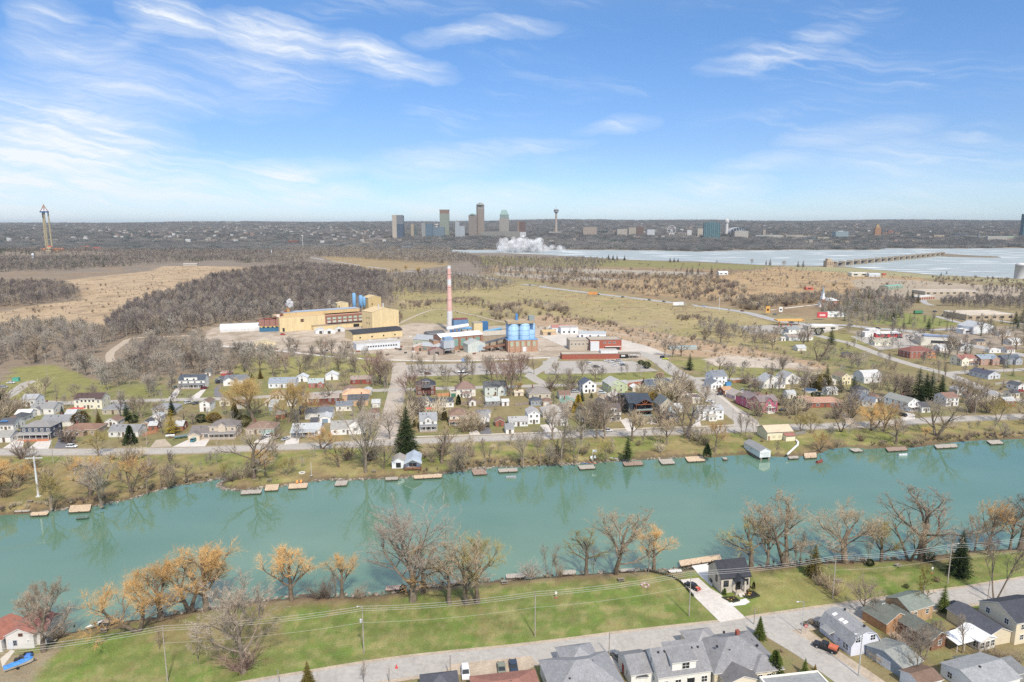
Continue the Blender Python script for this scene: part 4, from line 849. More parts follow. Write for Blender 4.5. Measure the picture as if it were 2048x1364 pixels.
house(1234,786,34,11,5.6,'gable','b7c79a','b0b0ad','pale green two storey house with grey gables',rot=14,axis='y',pitch=.5,nF=2,extra=al(fgable(.05,5,-2.5,4,5,.5,'b7c79a','b0b0ad'),wing(.7,3,6,6,4.8,'gable','x',.5,'b7c79a','9fa3a2')))
house(1237,804,28,7,3.0,'gable','747c88','c3bcb0','grey garage with cream roof in front of the pale green house',rot=18,axis='y',pitch=.5,nF=0,doorx=None,name='garage',cat='garage',gar=(2,3))
house(1273,783,16,5,2.6,'gable','d8cfc2','dadcdf','little white roofed shed beside the patio fence',rot=14,name='shed',cat='shed',axis='y',nF=1)
house(1313,781,42,9,3.4,'gable','6b7078','5b6674','dark grey bungalow with big white framed patio windows',rot=11,pitch=.6,nF=4,ww=1.4,hh=1.8,chim=.0,extra=al(wing(.86,-2,7,9,4.4,'gable','y',.55,'74777d','5b6674'),wing(.98,-4,5,5,3,'gable','y',.5,'74777d','5b6674')))
house(1140,822,30,9,4.2,'gable','b8ab97','7fa08c','house with a green metal front gable',rot=8,axis='y',pitch=.5,nF=2)
house(1108,836,44,10,3.2,'hip','c9c2b5','aaa6a1','grey hip roofed house behind the row of pale trees',rot=8,pitch=.5)
house(1118,852,36,9,3.0,'hip','e0dedb','b1aca6','white hip roofed house at the road behind the pale trees',rot=8,pitch=.4)
house(1176,843,34,9,3.0,'gable','c4c6b6','72796f','low cottage with mossy green roof and a white dormer',rot=8,pitch=.8,nF=3,extra=al(dormer(.36,3.6,3.1,1.5,.6,3,'gable','e4e4de','72796f',2,'y',.5),pr(.1,.8,1.6,2.5,rf='72796f')))
house(1225,842,34,9,4.6,'gambrel','dedbd5','665d5e','brown gambrel house with white gable end and triple dormer window',rot=8,pitch=.6,nF=3,extra=al(dormer(.3,4,4.6,1.7,.1,3.2,'gable','e9e7e2','665d5e',3,'y',.5),pr(.1,.85,1.8,2.6,rf='57504f')))
house(1334,828,30,10,4.8,'gable','b9b19a','6d757a','steep slate roofed house with a light blue dormer right of the timber house',rot=10,axis='y',pitch=.95,nF=2,extra=wing(.55,-2.2,4,4,4.2,'gable','y',.8,'9db6c6','6d757a'))
house(1422,840,52,9,5.2,'gable','e5e8ea','a8adb2','long white two storey house at the corner of the diagonal street',rot=8,pitch=.35,nF=4,extra=al(dormer(.5,2.6,5.4,1.0,.2,2.5,'gable','e9e9e6','a8adb2',1,'y',.6),wing(.34,-2.4,4.4,2.5,2.7,'hip','x',.5,'dcdcd6','b0a99c',n=2)))
house(1394,807,22,8,3.4,'flat','ddd2c3','7f6b62','cream house with flat brown roof behind the long white house',rot=10,nF=1)
house(1366,800,26,8,3.2,'flat','cfc0ae','8a7166','long low brown roofed house among the trees left of the flat roofed cream house',rot=10,nF=2)
# ---- right of the diagonal street
house(1434,778,26,9,3.2,'gable','e2e6ec','747a84','front wing of the white house with grey blue roofs beside the diagonal street',rot=14,axis='y',pitch=.5,nF=2)
house(1440,768,30,10,5.0,'gable','e4e8ee','7d848d','tall rear part of the white house beside the diagonal street',rot=14,pitch=.6,nF=2)
house(1456,788,20,6,2.5,'gable','8e5036','b98f66','rust brown garage with orange roof',rot=20,name='garage',cat='garage',nF=0,gar=(1,3),doorx=None)
house(1482,799,28,8,2.7,'gable','d3b9c6','a39a93','mauve garage beside the pink house',rot=22,axis='y',name='garage',cat='garage',nF=0,gar=(1,4),garc='d9c5d0',doorx=None)
house(1545,776,46,9,3.6,'gable','e2e0dc','a3a7ac','white house with several grey gables seen through bare trees',rot=12,axis='y',pitch=.6,nF=3,extra=wing(.6,-2,6,5,2.8,'gable','x',.4,'e2e0dc','8f9296'))
house(1584,768,30,10,4.2,'gable','e6e6e3','9b9c9f','white gabled house with grey roof right of the many gabled one',rot=14,axis='y',pitch=.6,nF=2,extra=wing(-4,2,5,6,3,'gable','x',.5,'e6e6e3','9b9c9f'))
house(1583,797,18,5,2.6,'gambrel','e2e0dc','aeb3b6','small white barn roofed shed on the lawn behind the pink house',rot=10,name='shed',cat='shed',nF=1,doorx=.5)
house(1650,815,76,10,2.9,'hip','9a5540','b58a73','long orange brick bungalow with rosy hip roof and picture windows',rot=4,wk='brick',pitch=.35,nF=5,ww=1.9,hh=1.2,chim=.72,extra=wing(.02,6,8,8,2.9,'hip','x',.35,'9a5540','b58a73','brick'))
b=house(1722,812,40,9,3.2,'gable','dedfe0','6d7684','white bungalow with long blue grey roof right of the brick bungalow',rot=-32,pitch=.4,nF=4,extra=wing(.1,7,7,7,4.2,'gable','y',.5,'cfd4d9','69727f'))
house(1692,769,22,9,5.0,'gable','e3d6a8','8d7a62','pale yellow gabled house among spruces',rot=14,axis='y',pitch=.6,nF=2)
house(1662,770,22,6,2.8,'hip','d9d4c9','b9b4a8','low house with pale roof left of the pale yellow gabled house',rot=12)
house(1745,766,40,10,4.0,'gambrel','d5d6d6','c2c3c3','white barn shaped house behind bare twigs',rot=12,pitch=.4,nF=3)
house(1826,822,28,15,5.0,'gable','e4e7e8','8e918b','white two storey house with balcony and front gable by the far bank road',rot=22,axis='y',pitch=.5,nF=2,extra=al(pr(-.05,1.1,2,2.7,rf='dadbd8',posts=4,roof='flat')))
house(1904,812,28,9,4.8,'gable','e4e6e8','8c6c60','white two storey house with brown roof, left of the brown thicket',rot=10,pitch=.45,nF=3)
house(1988,758,30,14,3.0,'gable','c9cfd8','55596a','low grey blue house with dark gable roof by the street corner',rot=16,axis='y',pitch=.4,nF=2)
house(1936,731,38,9,5.0,'gable','e7e0c6','9c6a5e','cream two storey house with red roof and porch',rot=12,pitch=.5,nF=3,extra=al(wing(0,-1.5,6,4,4.8,'gable','y',.6,'e7e0c6','9c6a5e'),pr(.45,.55,2,2.6,rf='9c6a5e')))
house(1978,730,40,9,4.8,'gable','b48f7e','8a98a6','brick house with blue grey roof and white trim right of the cream red roofed one',rot=12,pitch=.5,nF=3,wk='brick',extra=wing(.55,-2,6,4,4.6,'gable','y',.6,'b48f7e','8a98a6'))
house(2026,729,40,9,4.2,'gable','9aa0ab','5f6774','grey house with white gable trim at the right edge',rot=12,pitch=.5,nF=3,extra=wing(.5,-2,6,4,3.6,'gable','y',.6,'a5abb5','5f6774'))
house(2044,781,20,8,3.0,'gable','dedede','565a62','white house with black roof and red car at the right edge',rot=12,axis='y')
house(1842,716,52,12,5.0,'hip','a2604e','8a5850','brick apartment house with dark red hip roof',rot=12,pitch=.5,nF=5,wk='brick',cat='apartment house',extra=wing(.62,-2.2,9,5,4.8,'hip','x',.4,'cf8d5a','8a5850',n=3))
house(1766,691,36,8,3.0,'gable','e6dfca','a9a48f','long cream cottage at the street corner with a chimney',rot=8,pitch=.45,nF=4,chim=.1)
house(2022,706,18,7,2.8,'gable','dbd7cd','7e6257','small brown roofed cottage at right behind the brick house',rot=12)
house(2034,690,26,9,3.0,'gable','e1e1de','c7c9ca','white shed roofed workshop at the right edge',rot=12)
house(1990,706,24,5,2.6,'flat','e3e4e4','d6d8da','row of parked white trailers behind the brick house',rot=5,name='trailer',cat='trailer',nF=2,doorx=None)
house(1602,681,52,9,3.0,'gable','e3e3e0','9a8c83','long low part of the white farmhouse at the fuel station corner',rot=10,nF=4)
house(1588,672,24,9,6.0,'gable','e6e6e3','8a9195','tall part of the white farmhouse at the fuel station corner',rot=10,nF=2,pitch=.5,extra=wing(-4,0,4.2,5,3.2,'hip','x',.4,'e6e6e3','70767b'))
house(1549,682,11,4,2.4,'gable','e3e3e0','d7d5d0','small white shed left of the farmhouse at the fuel station',rot=10,name='shed',cat='shed',nF=0)
house(1567,682,9,4,2.4,'gable','e3e3e0','bab6ae','second small white shed, against the farmhouse at the fuel station',rot=10,name='shed',cat='shed',nF=0)
house(1672,634,44,14,3.4,'hip','dde4e6','c9cdcc','pale church hall with white hip roof in front of the brick church',rot=6,pitch=.3,nF=6,name='church_hall',cat='hall')
# ---- the black timber house, the pink house, the park building, the boathouse
b=B_('house','large black timber framed house with a two level covered deck','house',1289,834,36,rot=10);r=b.root;W=b.w
block(r,-3,3.2,W+3.4,15,7.0,0,'gable','x',.42,'38424d','siding','424c59',trim='2a3038');block(r,-2,16,9,8,6.6,0,'gable','x',.45,'38424d','siding','4b5663',trim='2a3038')
block(r,0,0,W,8,7.0,0,'gable','y',.52,rf='4a5563',trim='7a4a30',body=False)
m=MB()
for x in(.15,W*.5,W-.15):m.box(x-.14,.1,0,x+.14,.4,7.0 if x!=W*.5 else.5)
m.build('timber_post',C('8a4e2c','wood'),r)
for z in(3.1,6.6):MB().box(0,.05,z,W,.45,z+.35).build('beam',C('9a5830','wood'),r)
m=MB();m.obox((W/2,.25,8.4),(.12,0,0),(0,.12,0),(0,0,1.5))
for s in(-1,1):m.obox((W/2+s*1.2,.25,8.0),(.9,0,s*-.0+.9*1),(0,.12,0),(-.1*s,0,.1))if s>0 else m.obox((W/2-1.2,.25,8.0),(-.9,0,.9),(0,.12,0),(.1,0,.1))
m.build('truss',C('9a5830','wood'),r)
for z in(.3,3.45):MB().box(0,.05,z-.2,W,3.19,z).build('deck',C('9c9488','wood'),r)
for z in(.3,3.45):MB().box(.3,.12,z+.1,W-.3,.16,z+1.0).build('glass_railing',C('8fa0a0','gloss'),r)
for z in(1.9,5.0):wins(r,'F',0,3.2,W,1,z,3,2.2,2.0,'22272c')
for z in(2,5):wins(r,'L',-3,3.2,W,14,z,3,.9,1.2,'22272c')
MB().box(-2.4,-5,0,W+2.4,-4.2,.9).build('stone_terrace',C('a79d92','brick'),r)
b=B_('house','bright pink two storey house with white windows and grey gabled roof','house',1518,827,w=11.5,rot=17,anchor='l');r=b.root;W=b.w;PK='c4557c';RF='86797a'
block(r,0,0,W,8,5.8,.5,'gable','x',.62,PK,'siding',RF,trim='463c3c');MB().box(-.05,-.05,-.1,W+.05,8.05,.5).build('foundation',C('a2928c','brick'),r)
block(r,0.02,7.7,7.5,9,5.6,.5,'gable','y',.62,PK,'siding',RF,trim='463c3c');block(r,.3,16.6,5,5,4.6,.5,'gable','y',.55,PK,'siding','7d735f',trim='463c3c')
block(r,W*.32,-.25,4.6,4.5,5.8,.5,'gable','y',.85,PK,'siding',RF,trim='463c3c')
for z in(2.2,4.9):
 for x in(W*.16,W*.86):window(r,x,0,z,0,1.0,1.4)
 wins(r,'L',0,0,W,17,z,4,.9,1.4)
window(r,W*.32+2.3,-.25,5.1,0,1.2,1.7);MB().box(W*.32+1.3,-.8,3.75,W*.32+3.3,-.25,4.5).build('balcony',C('e6e4de'),r)
porch(r,W*.34,-2.2,4.4,1.95,3.2,3,'flat','5a5450','e6e4de','d8d4cc',z0=.7);door(r,W*.32+2.3,-.26,.6,0,'e8e6e0')
chimney(r,W*.75,6,6,9.6,'7b3f38')
b=B_('clubhouse','cream park building with tan metal roof and a small red roofed lean-to','park building',1534,881,w=13.0,rot=9,anchor='l');r=b.root;W=b.w;CR='e4dcb8'
block(r,0,0,W,9.5,3.9,0,'gable','x',.42,CR,'siding','cdb896','metal','5a4a42');block(r,W*.62,-2.6,W*.36,2.6,2.6,0,'shed','x',.22,CR,'siding','a5685a','metal','7a5048')
door(r,.9,0,0,0,'a8886a');
for x in(3.4,6.4):MB().box(x-.7,-.08,1.2,x+.7,0,2.4).build('boarded_window',C('cfc39c'),r)
b=B_('boathouse','white boathouse with grey roof standing over the water','boathouse',1519.5,914,w=5.2,rot=12,anchor='l',z=-.9);r=b.root;W=b.w
block(r,0,0,W,13,2.9,.6,'gable','y',.45,'e4e8ea','siding','8d8f92');garage_door(r,W*.55,0,.9,0,3.2,2.1,'cfd3d4');window(r,.7,0,2.5,0,.4,.5);window(r,0,7,2.5,-math.pi/2,.6,.6)
MB().box(.3,0,-1.5,1.2,1,.6).build('pier',C('8a8076','brick'),r);MB().box(W-1,0,-1.5,W-.1,1,.6).build('pier',C('8a8076','brick'),r)
MB().box(0,1,-1.5,.3,13,.6).build('pier',C('7b6f62','brick'),r);MB().box(W-.3,1,-1.5,W,13,.6).build('pier',C('7b6f62','brick'),r)
b=B_('boathouse','small white waterside cottage with two grey blue roofs and an open timber porch','cottage',784,937,w=6.2,rot=5,anchor='l');r=b.root
block(r,0,0,5.4,7,3.0,0,'gable','y',.5,'e2e6ea','siding','a09a94');block(r,5.6,-.8,6.2,10,3.0,0,'gable','y',.55,'dfe6ee','siding','a9b8c8','metal','e6eaee')
window(r,2.7,0,1.4,0,1.8,1.9,'2b2f34');window(r,8.7,-.8,1.6,0,3.0,1.6,'e6eaee');m=MB();m.box(5.4,-3.2,.5,12.4,-.8,.7);m.build('deck',C('8c6446','wood'),r)
for x in(5.5,8.8,12.2):MB().box(x-.1,-3.2,-1.4,x+.1,-3.0,3.0).build('post',C('7d5434','wood'),r)
MB().box(5.5,-3.2,1.3,12.3,-3.1,1.42).build('railing',C('8c6446','wood'),r);block(r,5.4,-3.3,6.8,2.6,3.0,0,'gable','y',.5,rf='b4c4d2',rk='metal',body=False)
# ---------- houses on the near bank
b=B_('house','pale stone cottage with charcoal roof and gabled entry porch beside the wide driveway','house',1441,1187,w=8.6,rot=10.5,anchor='l');r=b.root;W=b.w;D_=7.6;ST='c3b8a6';CH='3f4148'
block(r,0,0,W,D_,4.6,0,'gable','x',.85,ST,'brick',CH,trim='26272b',over=.45)
px0=W*.42;block(r,px0,-1.7,3.1,3.4,3.5,.5,'gable','y',.85,rf=CH,trim='26272b',over=.3,body=False)
m=MB();m.add([(px0+.1,-1.55,4.0),(px0+3.0,-1.55,4.0),(px0+1.55,-1.55,5.3)],[(0,1,2)]);m.add([(px0+.1,-1.4,4.0),(px0+3.0,-1.4,4.0),(px0+1.55,-1.4,5.3)],[(2,1,0)]);m.build('porch_gable',C('4a4e5c'),r)
MB().box(px0,-1.7,-.1,px0+3.1,-.01,.7).build('porch_base',C(ST,'brick'),r)
MB().box(px0+2.5,-1.65,.7,px0+3.05,-1.1,4.0).build('porch_pillar',C(ST,'brick'),r);MB().box(px0+.05,-1.65,.7,px0+.17,-1.53,4.0).build('post',C('26272b'),r)
d_=MB();d_.box(px0+.75,-.12,.7,px0+2.2,0.0,3.5);d_.build('door',C('17191d','gloss'),r)
for i in range(3):MB().box(px0+.7,-1.7-.35*(i+1),-.1,px0+2.4,-1.7-.35*i,.52-.17*i).build('step',C('cfc8bf'),r)
for x in(1.5,W-1.2):window(r,x,0,2.8,0,1.3,1.6,'1b1d21')
window(r,0,2.6,3.2,-math.pi/2,.9,1.7,'1b1d21');window(r,0,5.6,.9,-math.pi/2,1.2,.7,'1b1d21');window(r,W,3.5,2.8,math.pi/2,1,1.5,'1b1d21')
for x in(-.06,W+.06):m=MB();m.tube((x,-.06,0),(x,-.06,4.5),.05,n=6);m.build('downpipe',C('1e1f22'),r)
m=MB()
for k in range(7):m.box(0,-.02-.012,.55+.6*k,.01,0,.57+.6*k)
ga=B_('garden_bed','dark mulch bed left of the stone cottage steps with yellow flowers','garden bed',1445,1195,w=4,rot=10.5,anchor='l').root
def bed(root,pts,flowers,seed):
 random.seed(seed);MB().prism(pts,0.03,.22).build('mulch',C('2e2b2b','gravel'),root);n=len(pts)
 e=MB()
 for i in range(n):
  a,c=Vector((*pts[i],0)),Vector((*pts[(i+1)%n],0));k=int((c-a).length/.42)
  for q in range(k):p=a.lerp(c,q/k);s=random.uniform(.13,.2);e.lathe([(s,.1),(s*1.1,.3),(s*.5,.5)],5,(p.x,p.y))
 tag(e.build('edging_bush',mat('clipped_box','46502c',noise=.4,nscale=5),root),kind='stuff')
 for k in range(5):
  m=MB();p=Vector((sum(q[0]for q in pts)/n+random.uniform(-1,1),sum(q[1]for q in pts)/n+random.uniform(-.6,.6)))
  for _ in range(30):a=random.uniform(0,6.28);l=random.uniform(.1,.4);m.add([(p.x,p.y,.2),(p.x+l*math.cos(a),p.y+l*math.sin(a),.3+random.random()*.3),(p.x+l*math.cos(a+.5),p.y+l*math.sin(a+.5),.45)],[(0,1,2)])
  m.build('flower',mat('flower_'+flowers[k%len(flowers)],flowers[k%len(flowers)],noise=.3),root)
bed(ga,[(-.2,-.2),(3.2,-.5),(3.6,-2.6),(1.6,-3.0),(.4,-1.6)],['d8a92c','6b7a34','8a6a3a'],3)
gb=B_('garden_bed','dark mulch bed right of the stone cottage steps with rusty grass','garden bed',1482,1190,w=4,rot=10.5,anchor='l').root
bed(gb,[(0,.8),(4.2,.9),(4.6,-1.6),(1.4,-2.4),(.2,-1.2)],['a8703c','c8a63a','6b7a34'],4)
b=B_('house','lavender white gambrel house with three skylights in its grey roof','house',1701,1313,w=8.0,rot=15,anchor='l');r=b.root;W=b.w;D_=10.6
LW='d5d8e6'
block(r,0,0,W,D_,2.9,0,'gambrel','y',.42,LW,'siding','929497',over=.45,trim='dfe1ea')
MB().box(-.02,-.03,-.1,W+.02,D_,.02).build('foundation',C('9b968f'),r)
for x in(1.7,5.9):window(r,x,0,4.0,0,1.4,1.3,'eef0f4')
window(r,5.9,0,1.5,0,1.1,1.1,'eef0f4')
for y in(1.3,2.2,8.6,9.5):window(r,0,y,1.6,-math.pi/2,.7,1.5,'eef0f4')
for y in(3.9,6.4):window(r,0,y,1.9,-math.pi/2,.5,.9,'eef0f4')
door(r,0,5.2,.1,-math.pi/2,'e8eaf0')
for y,x in((8.6,2.3),(6.2,2.2),(5.0,2.3)):
 z=2.9+W*.25+(x-W*.17)*.315+.2;m=MB();m.obox((x,y,z+.05),(.55,0,.17),(0,.38,0),(-.02,0,.06));m.build('skylight',C('f2f2f0','gloss'),r)
block(r,-1.3,5.8,1.3,2.8,2.5,0,'shed','y',.3,rf='8a8d90',body=False)
vent(r,5.6,9,5.9);vent(r,4.7,1.6,6.1)
def near(name,label,cat,px_,py_,w,rot,anchor='l',z=0.):return B_(name,label,cat,px_,py_,w=w,rot=rot,anchor=anchor,z=z)
GS='87878a'
b=near('house','white house with big grey shingle roof and a wide rear dormer, beside the grey sedan','house',1316,1383,12.4,12);r=b.root;W=b.w
block(r,0,0,W,9.5,3.4,0,'gable','x',.78,'dedcd2','siding',GS);block(r,3.2,.5,5.6,6,2.7,3.3,'shedr','x',-.0,'e2e0d8','siding',GS,pitch=.12)if False else block(r,3.4,.6,5.6,5.2,2.5,3.5,'shed','x',.22,'e2e0d8','siding',GS)
window(r,6.6,.6,4.9,0,1.7,1.4);wins(r,'F',0,0,W,1,1.5,4,1.3,1.4);door(r,W*.62,0,.1,0,'2a2c30',1.6)
block(r,-5.2,2.6,5.2,8,3.0,0,'gable','x',.5,'e4e2da','siding',GS);window(r,-5.2,5,1.8,-math.pi/2,.7,1.2);door(r,-5.2,7.5,.1,-math.pi/2,'a8382c')
window(r,0,4,4.9,-math.pi/2,.6,1.3);window(r,0,2.2,1.6,-math.pi/2,.7,1.0)
for x in(1.5,3,7.5,9.5,11):vent(r,x,3.9,3.4+3.9*.78+.05)
b=near('house','cream bungalow with sprawling grey hip roofs and a red brick chimney','house',1428,1372,15.5,11);r=b.root;W=b.w
block(r,0,0,W,13,3.0,0,'hip','x',.55,'d8c9a8','siding',GS);block(r,-.5,8.5,7,7.5,3.0,0,'hip','x',.6,'d8c9a8','siding','979698');block(r,1.2,-3.4,7.5,5,2.8,0,'gable','y',.35,'ded3ba','siding','6e6c6e')
block(r,9.2,-1.2,6.5,6,2.9,0,'hip','x',.55,'e0d6be','siding',GS);chimney(r,9.4,7.6,4,7.4,'a0503c',.75);wins(r,'F',9.2,-1.2,6.5,1,1.6,3,1.0,1.2);wins(r,'L',0,0,W,12,1.6,3)
for x,y in((3,5),(5.5,4),(12.5,4.2),(13.5,6),(6.8,9)):vent(r,x,y,3.0+min(y,6)*.55+.1)
b=near('house','house under a large pale grey hip roof at the bottom edge of the photo','house',1110,1425,15.5,12);r=b.root;W=b.w
block(r,0,0,W,12.5,3.3,0,'hip','x',.52,'e1e0dd','siding','8f9094');block(r,5,8,8,8.5,3.2,0,'hip','y',.6,'e1e0dd','siding','939498');wins(r,'F',0,0,W,1,1.8,4);vent(r,10,6,6.2);vent(r,4,3,5)
b=near('house','bungalow with a rusty brown hip roof at the bottom edge, behind the parked white van','house',952,1437,14,10);r=b.root;W=b.w
block(r,0,0,W,9,2.9,0,'hip','x',.35,'cbb79f','siding','9b6a5b');wins(r,'F',0,0,W,1,1.6,4);vent(r,5,4,4.3);vent(r,8,4.4,4.4)
b=near('house','small house with a pointed dark slate roof at the bottom edge','house',846,1426,7.6,10);r=b.root
block(r,0,0,7.6,7.6,3.2,0,'pyramid','x',.62,'b7b3ab','siding','5b5d66');wins(r,'F',0,0,7.6,1,1.8,2)
b=near('building','flat roofed building with white parapet at the bottom edge','building',1552,1432,14,9);r=b.root
block(r,0,0,13.5,7,3.6,0,'flat','x',.1,'d8d4c8','paint','8f9294','gravel','e6e2d4');wins(r,'F',0,0,13.5,1,2,4);m=MB();m.box(5,3,3.76,6,4,4.5);m.build('roof_vent',C('8a8d90'),r)
b=near('house','brown timber house with mossy green roofs','house',1862,1302,9,22);r=b.root
block(r,0,0,5.5,13,2.9,0,'gable','y',.5,'8a6046','wood','686d66');block(r,-4,9,8,7,2.8,0,'gable','y',.5,'b98654','wood','6f746c');block(r,4.5,9.5,8.5,7,4.0,0,'gable','x',.5,'b99468','wood','7a847b')
wins(r,'F',0,0,5.5,1,1.6,1);wins(r,'L',0,0,5,12,1.6,3);wins(r,'F',4.5,9.5,8.5,1,2.6,2);window(r,0,13.5,4.4,0,.9,.9)
b=near('sunroom','white framed sunroom with snowy white metal roof behind the brown timber house','sunroom',1958,1304,5.2,20);r=b.root
block(r,0,0,5.2,5.6,2.7,0,'gable','y',.35,'ded9cf','siding','e8eaec','metal','f0f0ee');wins(r,'F',0,0,5.2,1,1.5,3,1.2,1.5,'f0f0ee');wins(r,'L',0,0,5,5.6,1.5,3,1.2,1.5,'f0f0ee');block(r,-5.5,1.5,5.3,3.6,2.3,0,'shed','x',.12,rf='e8eaec',rk='metal',body=False)
for x in(-5.3,-2.8):MB().box(x,1.6,0,x+.12,1.72,2.3).build('post',C('e6e4de'),r)
b=near('house','cream two storey house with dark shingle roof at the right edge of the near bank','house',2028,1290,12,14);r=b.root
block(r,0,0,12,10,5.8,0,'gable','x',.5,'dccdac','siding','484b54');wins(r,'F',0,0,12,1,1.8,3);wins(r,'F',0,0,12,1,4.5,3);wins(r,'L',0,0,12,10,4.8,2);window(r,0,3.5,1.6,-math.pi/2,1.2,1.4)
block(r,-6.5,1,6.4,12,3.0,0,'gable','y',.45,'d6c7a6','siding','555862');window(r,-6.5,4,1.6,-math.pi/2,1,1.2);window(r,-6.5,8,1.6,-math.pi/2,1,1.2)
b=near('garage','blue grey garage with weathered grey roof behind the gambrel house','garage',1802,1356,6.6,24);r=b.root
block(r,0,0,6.6,9,2.6,0,'gable','x',.3,'8a99a6','siding','8f938e',trim='c9cdd0');garage_door(r,0,4.5,.05,-math.pi/2,3.4,2.0,'dfe3e6');window(r,3,0,1.4,0,1,.8)
b=near('shed','white shed with leaf littered rusty roof at the bottom right','shed',1838,1392,6.2,18);r=b.root
block(r,0,0,6.2,5,2.7,0,'gable','x',.35,'dfe2e4','siding','7c6455',trim='dfe2e4');window(r,2,0,1.4,0,.9,.7)
b=near('house','house with pale grey shallow roof in the bottom right corner','house',1956,1402,10,18);r=b.root
block(r,0,0,12,9,2.9,0,'gable','x',.3,'e4e4e0','siding','96999c');wins(r,'F',0,0,12,1,1.5,3);wins(r,'L',0,0,12,9,1.5,2);vent(r,5,4,4.2)
b=near('shed','orange plywood shed with mossy roof beside the white shed','shed',1930,1350,3.6,10);r=b.root
block(r,0,0,3.8,3.4,2.2,0,'gable','x',.3,'b98a5c','wood','6d7362')
b=near('shed','low grey roofed shed on the right edge below the cream house','shed',2010,1370,5,14);r=b.root;block(r,0,0,6,4,2.2,0,'shed','x',.2,'8c8f92','siding','7a7d80');window(r,2,0,1.2,0,.7,.6)
b=near('garden_shed','tiny white octagonal garden shed with dark roof beside the white house','shed',1274,1372,2.2,8);r=b.root;block(r,0,0,2.2,2.2,2.1,0,'pyramid','x',.6,'dedcd2','siding','4b4c50');door(r,1.1,0,0,0,'e6e4dc',.8,1.8)
b=near('cottage','white cottage with red and rusty roofs on the left shore of the near bank','cottage',14,1299,6.2,6);r=b.root
block(r,0,0,6.2,9,3.6,0,'gable','y',.5,'d3cfc8','siding','a87060');block(r,3.8,1.2,4.5,8,3.2,0,'gable','x',.42,'d3cfc8','siding','8c5f57');block(r,-6.4,-1,6,9,3.2,0,'gable','y',.45,'d3cfc8','siding','a86a58')
window(r,2.0,0,1.6,0,.7,1.2,'8f9aa6');window(r,3.4,0,3.6,0,.8,.6,'8a5a4a');door(r,1,0,0,0,'c9cdd2');window(r,5,0,2,0,.4,.4)
# ---------- the factory
def ind(name,label,cat,A,w,rot=33.,anchor='l',wp=None):return B_(name,label,cat,A[0],A[1],w=w,rot=rot,anchor=anchor,wp=wp)
YL='dac28a';YD='cdb072'
b=ind('factory_hall','long yellow factory hall with brick window bays at its right end','factory hall',(560,664),84);r=b.root;W=b.w
block(r,0,0,44,26,13.5,0,'flat','x',.1,YL,'metal','c9a98a','gravel','d6b878');block(r,44,0,W-44,26,12.2,0,'flat','x',.1,'9a6656','brick','b98a72','gravel','b08868')
block(r,6,7,W-8,11,3.2,13.6,'flat','x',.1,YD,'metal','9dabbd','metal','9dabbd');block(r,30,-7,50,7,3.6,0,'flat','x',.1,YL,'metal','8f8478','gravel','a58f6a')
for k in range(7):
 for z,c in((9.4,'a9c2ae'),(6.2,'c3cbbd')):MB().box(46+5.4*k,-.12,z-1,49.6+5.4*k,0,z+.9).build('window',C(c if(k+z)%3 else '6e7f80','gloss'),r)
MB().box(46,-1.6,4.6,W-1,0,4.8).build('canopy',C('5c4a44','rust'),r);MB().box(70,-7.1,0,76,-7,3.0).build('garage_door',C('26282a'),r)
MB().box(2.5,-.1,0,4.5,0,3.6).build('door',C('3a3a38'),r);MB().box(20,-.1,8,23,0,11).build('window',C('6b4a3c'),r)
m=MB();m.lathe([(1.8,16.8),(1.8,20.5),(2.2,20.6),(2.2,21)],10,(12,12));m.build('vent_stack',C('b98a4a','rust'),r)
for x in(58,66):m=MB();m.tube((x,22,12),(x,22,19),.5,n=7);m.build('vent_stack',C('5a4038','rust'),r)
m=MB();m.tube((0,12,11.5),(10,12,18.5),.9,n=7);m.tube((-10,12,12),(0,12,11.5),.9,n=7);m.build('duct',C('8a4a3a','rust'),r)
for k in range(6):m=MB();m.obox((77+k*.9,-1.6,1+k*.62),(.5,0,0),(0,.8,0),(0,0,.08));m.build('stair_step',C('4b4a4a'),r)
b=ind('factory_tower','tall windowless yellow factory block with a shallow gable roof','factory hall',(745,662),30,42);r=b.root
block(r,0,0,30,19,18,0,'gable','y',.22,YL,'metal','d3b880','metal','c9a86a',over=.2);
for x,y in((10,4),(18,9)):m=MB();m.tube((x,y,18),(x,y,25),.55,n=8);m.build('vent_stack',C('c9cdd2','metal'),r)
for z in(6,11):
 for y in(5,9):MB().box(-.1,y,z,0,y+1,z+1.8).build('window',C('6b5a40'),r)
b=ind('warehouse','long low yellow warehouse with a black roof in front of the tall block','warehouse',(706,681.5),47);r=b.root
block(r,0,0,47,20,5.4,0,'vault','x',.12,YL,'metal','3f4248','gravel','b99a58',over=.3)
for k in range(4):MB().box(6+k*11,-.1,1.5,7.4+k*11,0,2.8).build('window',C('3a3a38'),r)
b=ind('warehouse','white low warehouse with a strip of small windows beside the black roofed one','warehouse',(713,702),34,24);r=b.root
block(r,0,0,36,14,5.2,0,'flat','x',.1,'d3d9df','metal','b7b0a4','gravel','cfd3d8')
for k in range(12):MB().box(9+k*2.1,-.1,2.2,10.3+k*2.1,0,3.4).build('window',C('4b4f55'),r)
b=ind('storage_tent','white arched fabric storage shed at the far left of the factory','storage shed',(440,664.5),44,16);r=b.root
block(r,0,0,44,12,2.2,0,'vault','x',.4,'cfd0d0','metal','cbced2','metal',over=.1)
b=ind('cooling_shed','rust brown panelled shed standing on a blue base at the end of the factory hall','factory shed',(519,664),20,12);r=b.root
block(r,0,0,20,12,3.6,0,'flat','x',.1,'2f6f93','metal','2f6f93','metal','2f6f93');
for k in range(4):MB().box(k*5,.3,5.4,k*5+4.7,11,11.2).build('panel',C('9c6a5e','metal'),r);MB().box(k*5+4.7,.2,4,k*5+5,.5,12).build('post',C('4a3330'),r)
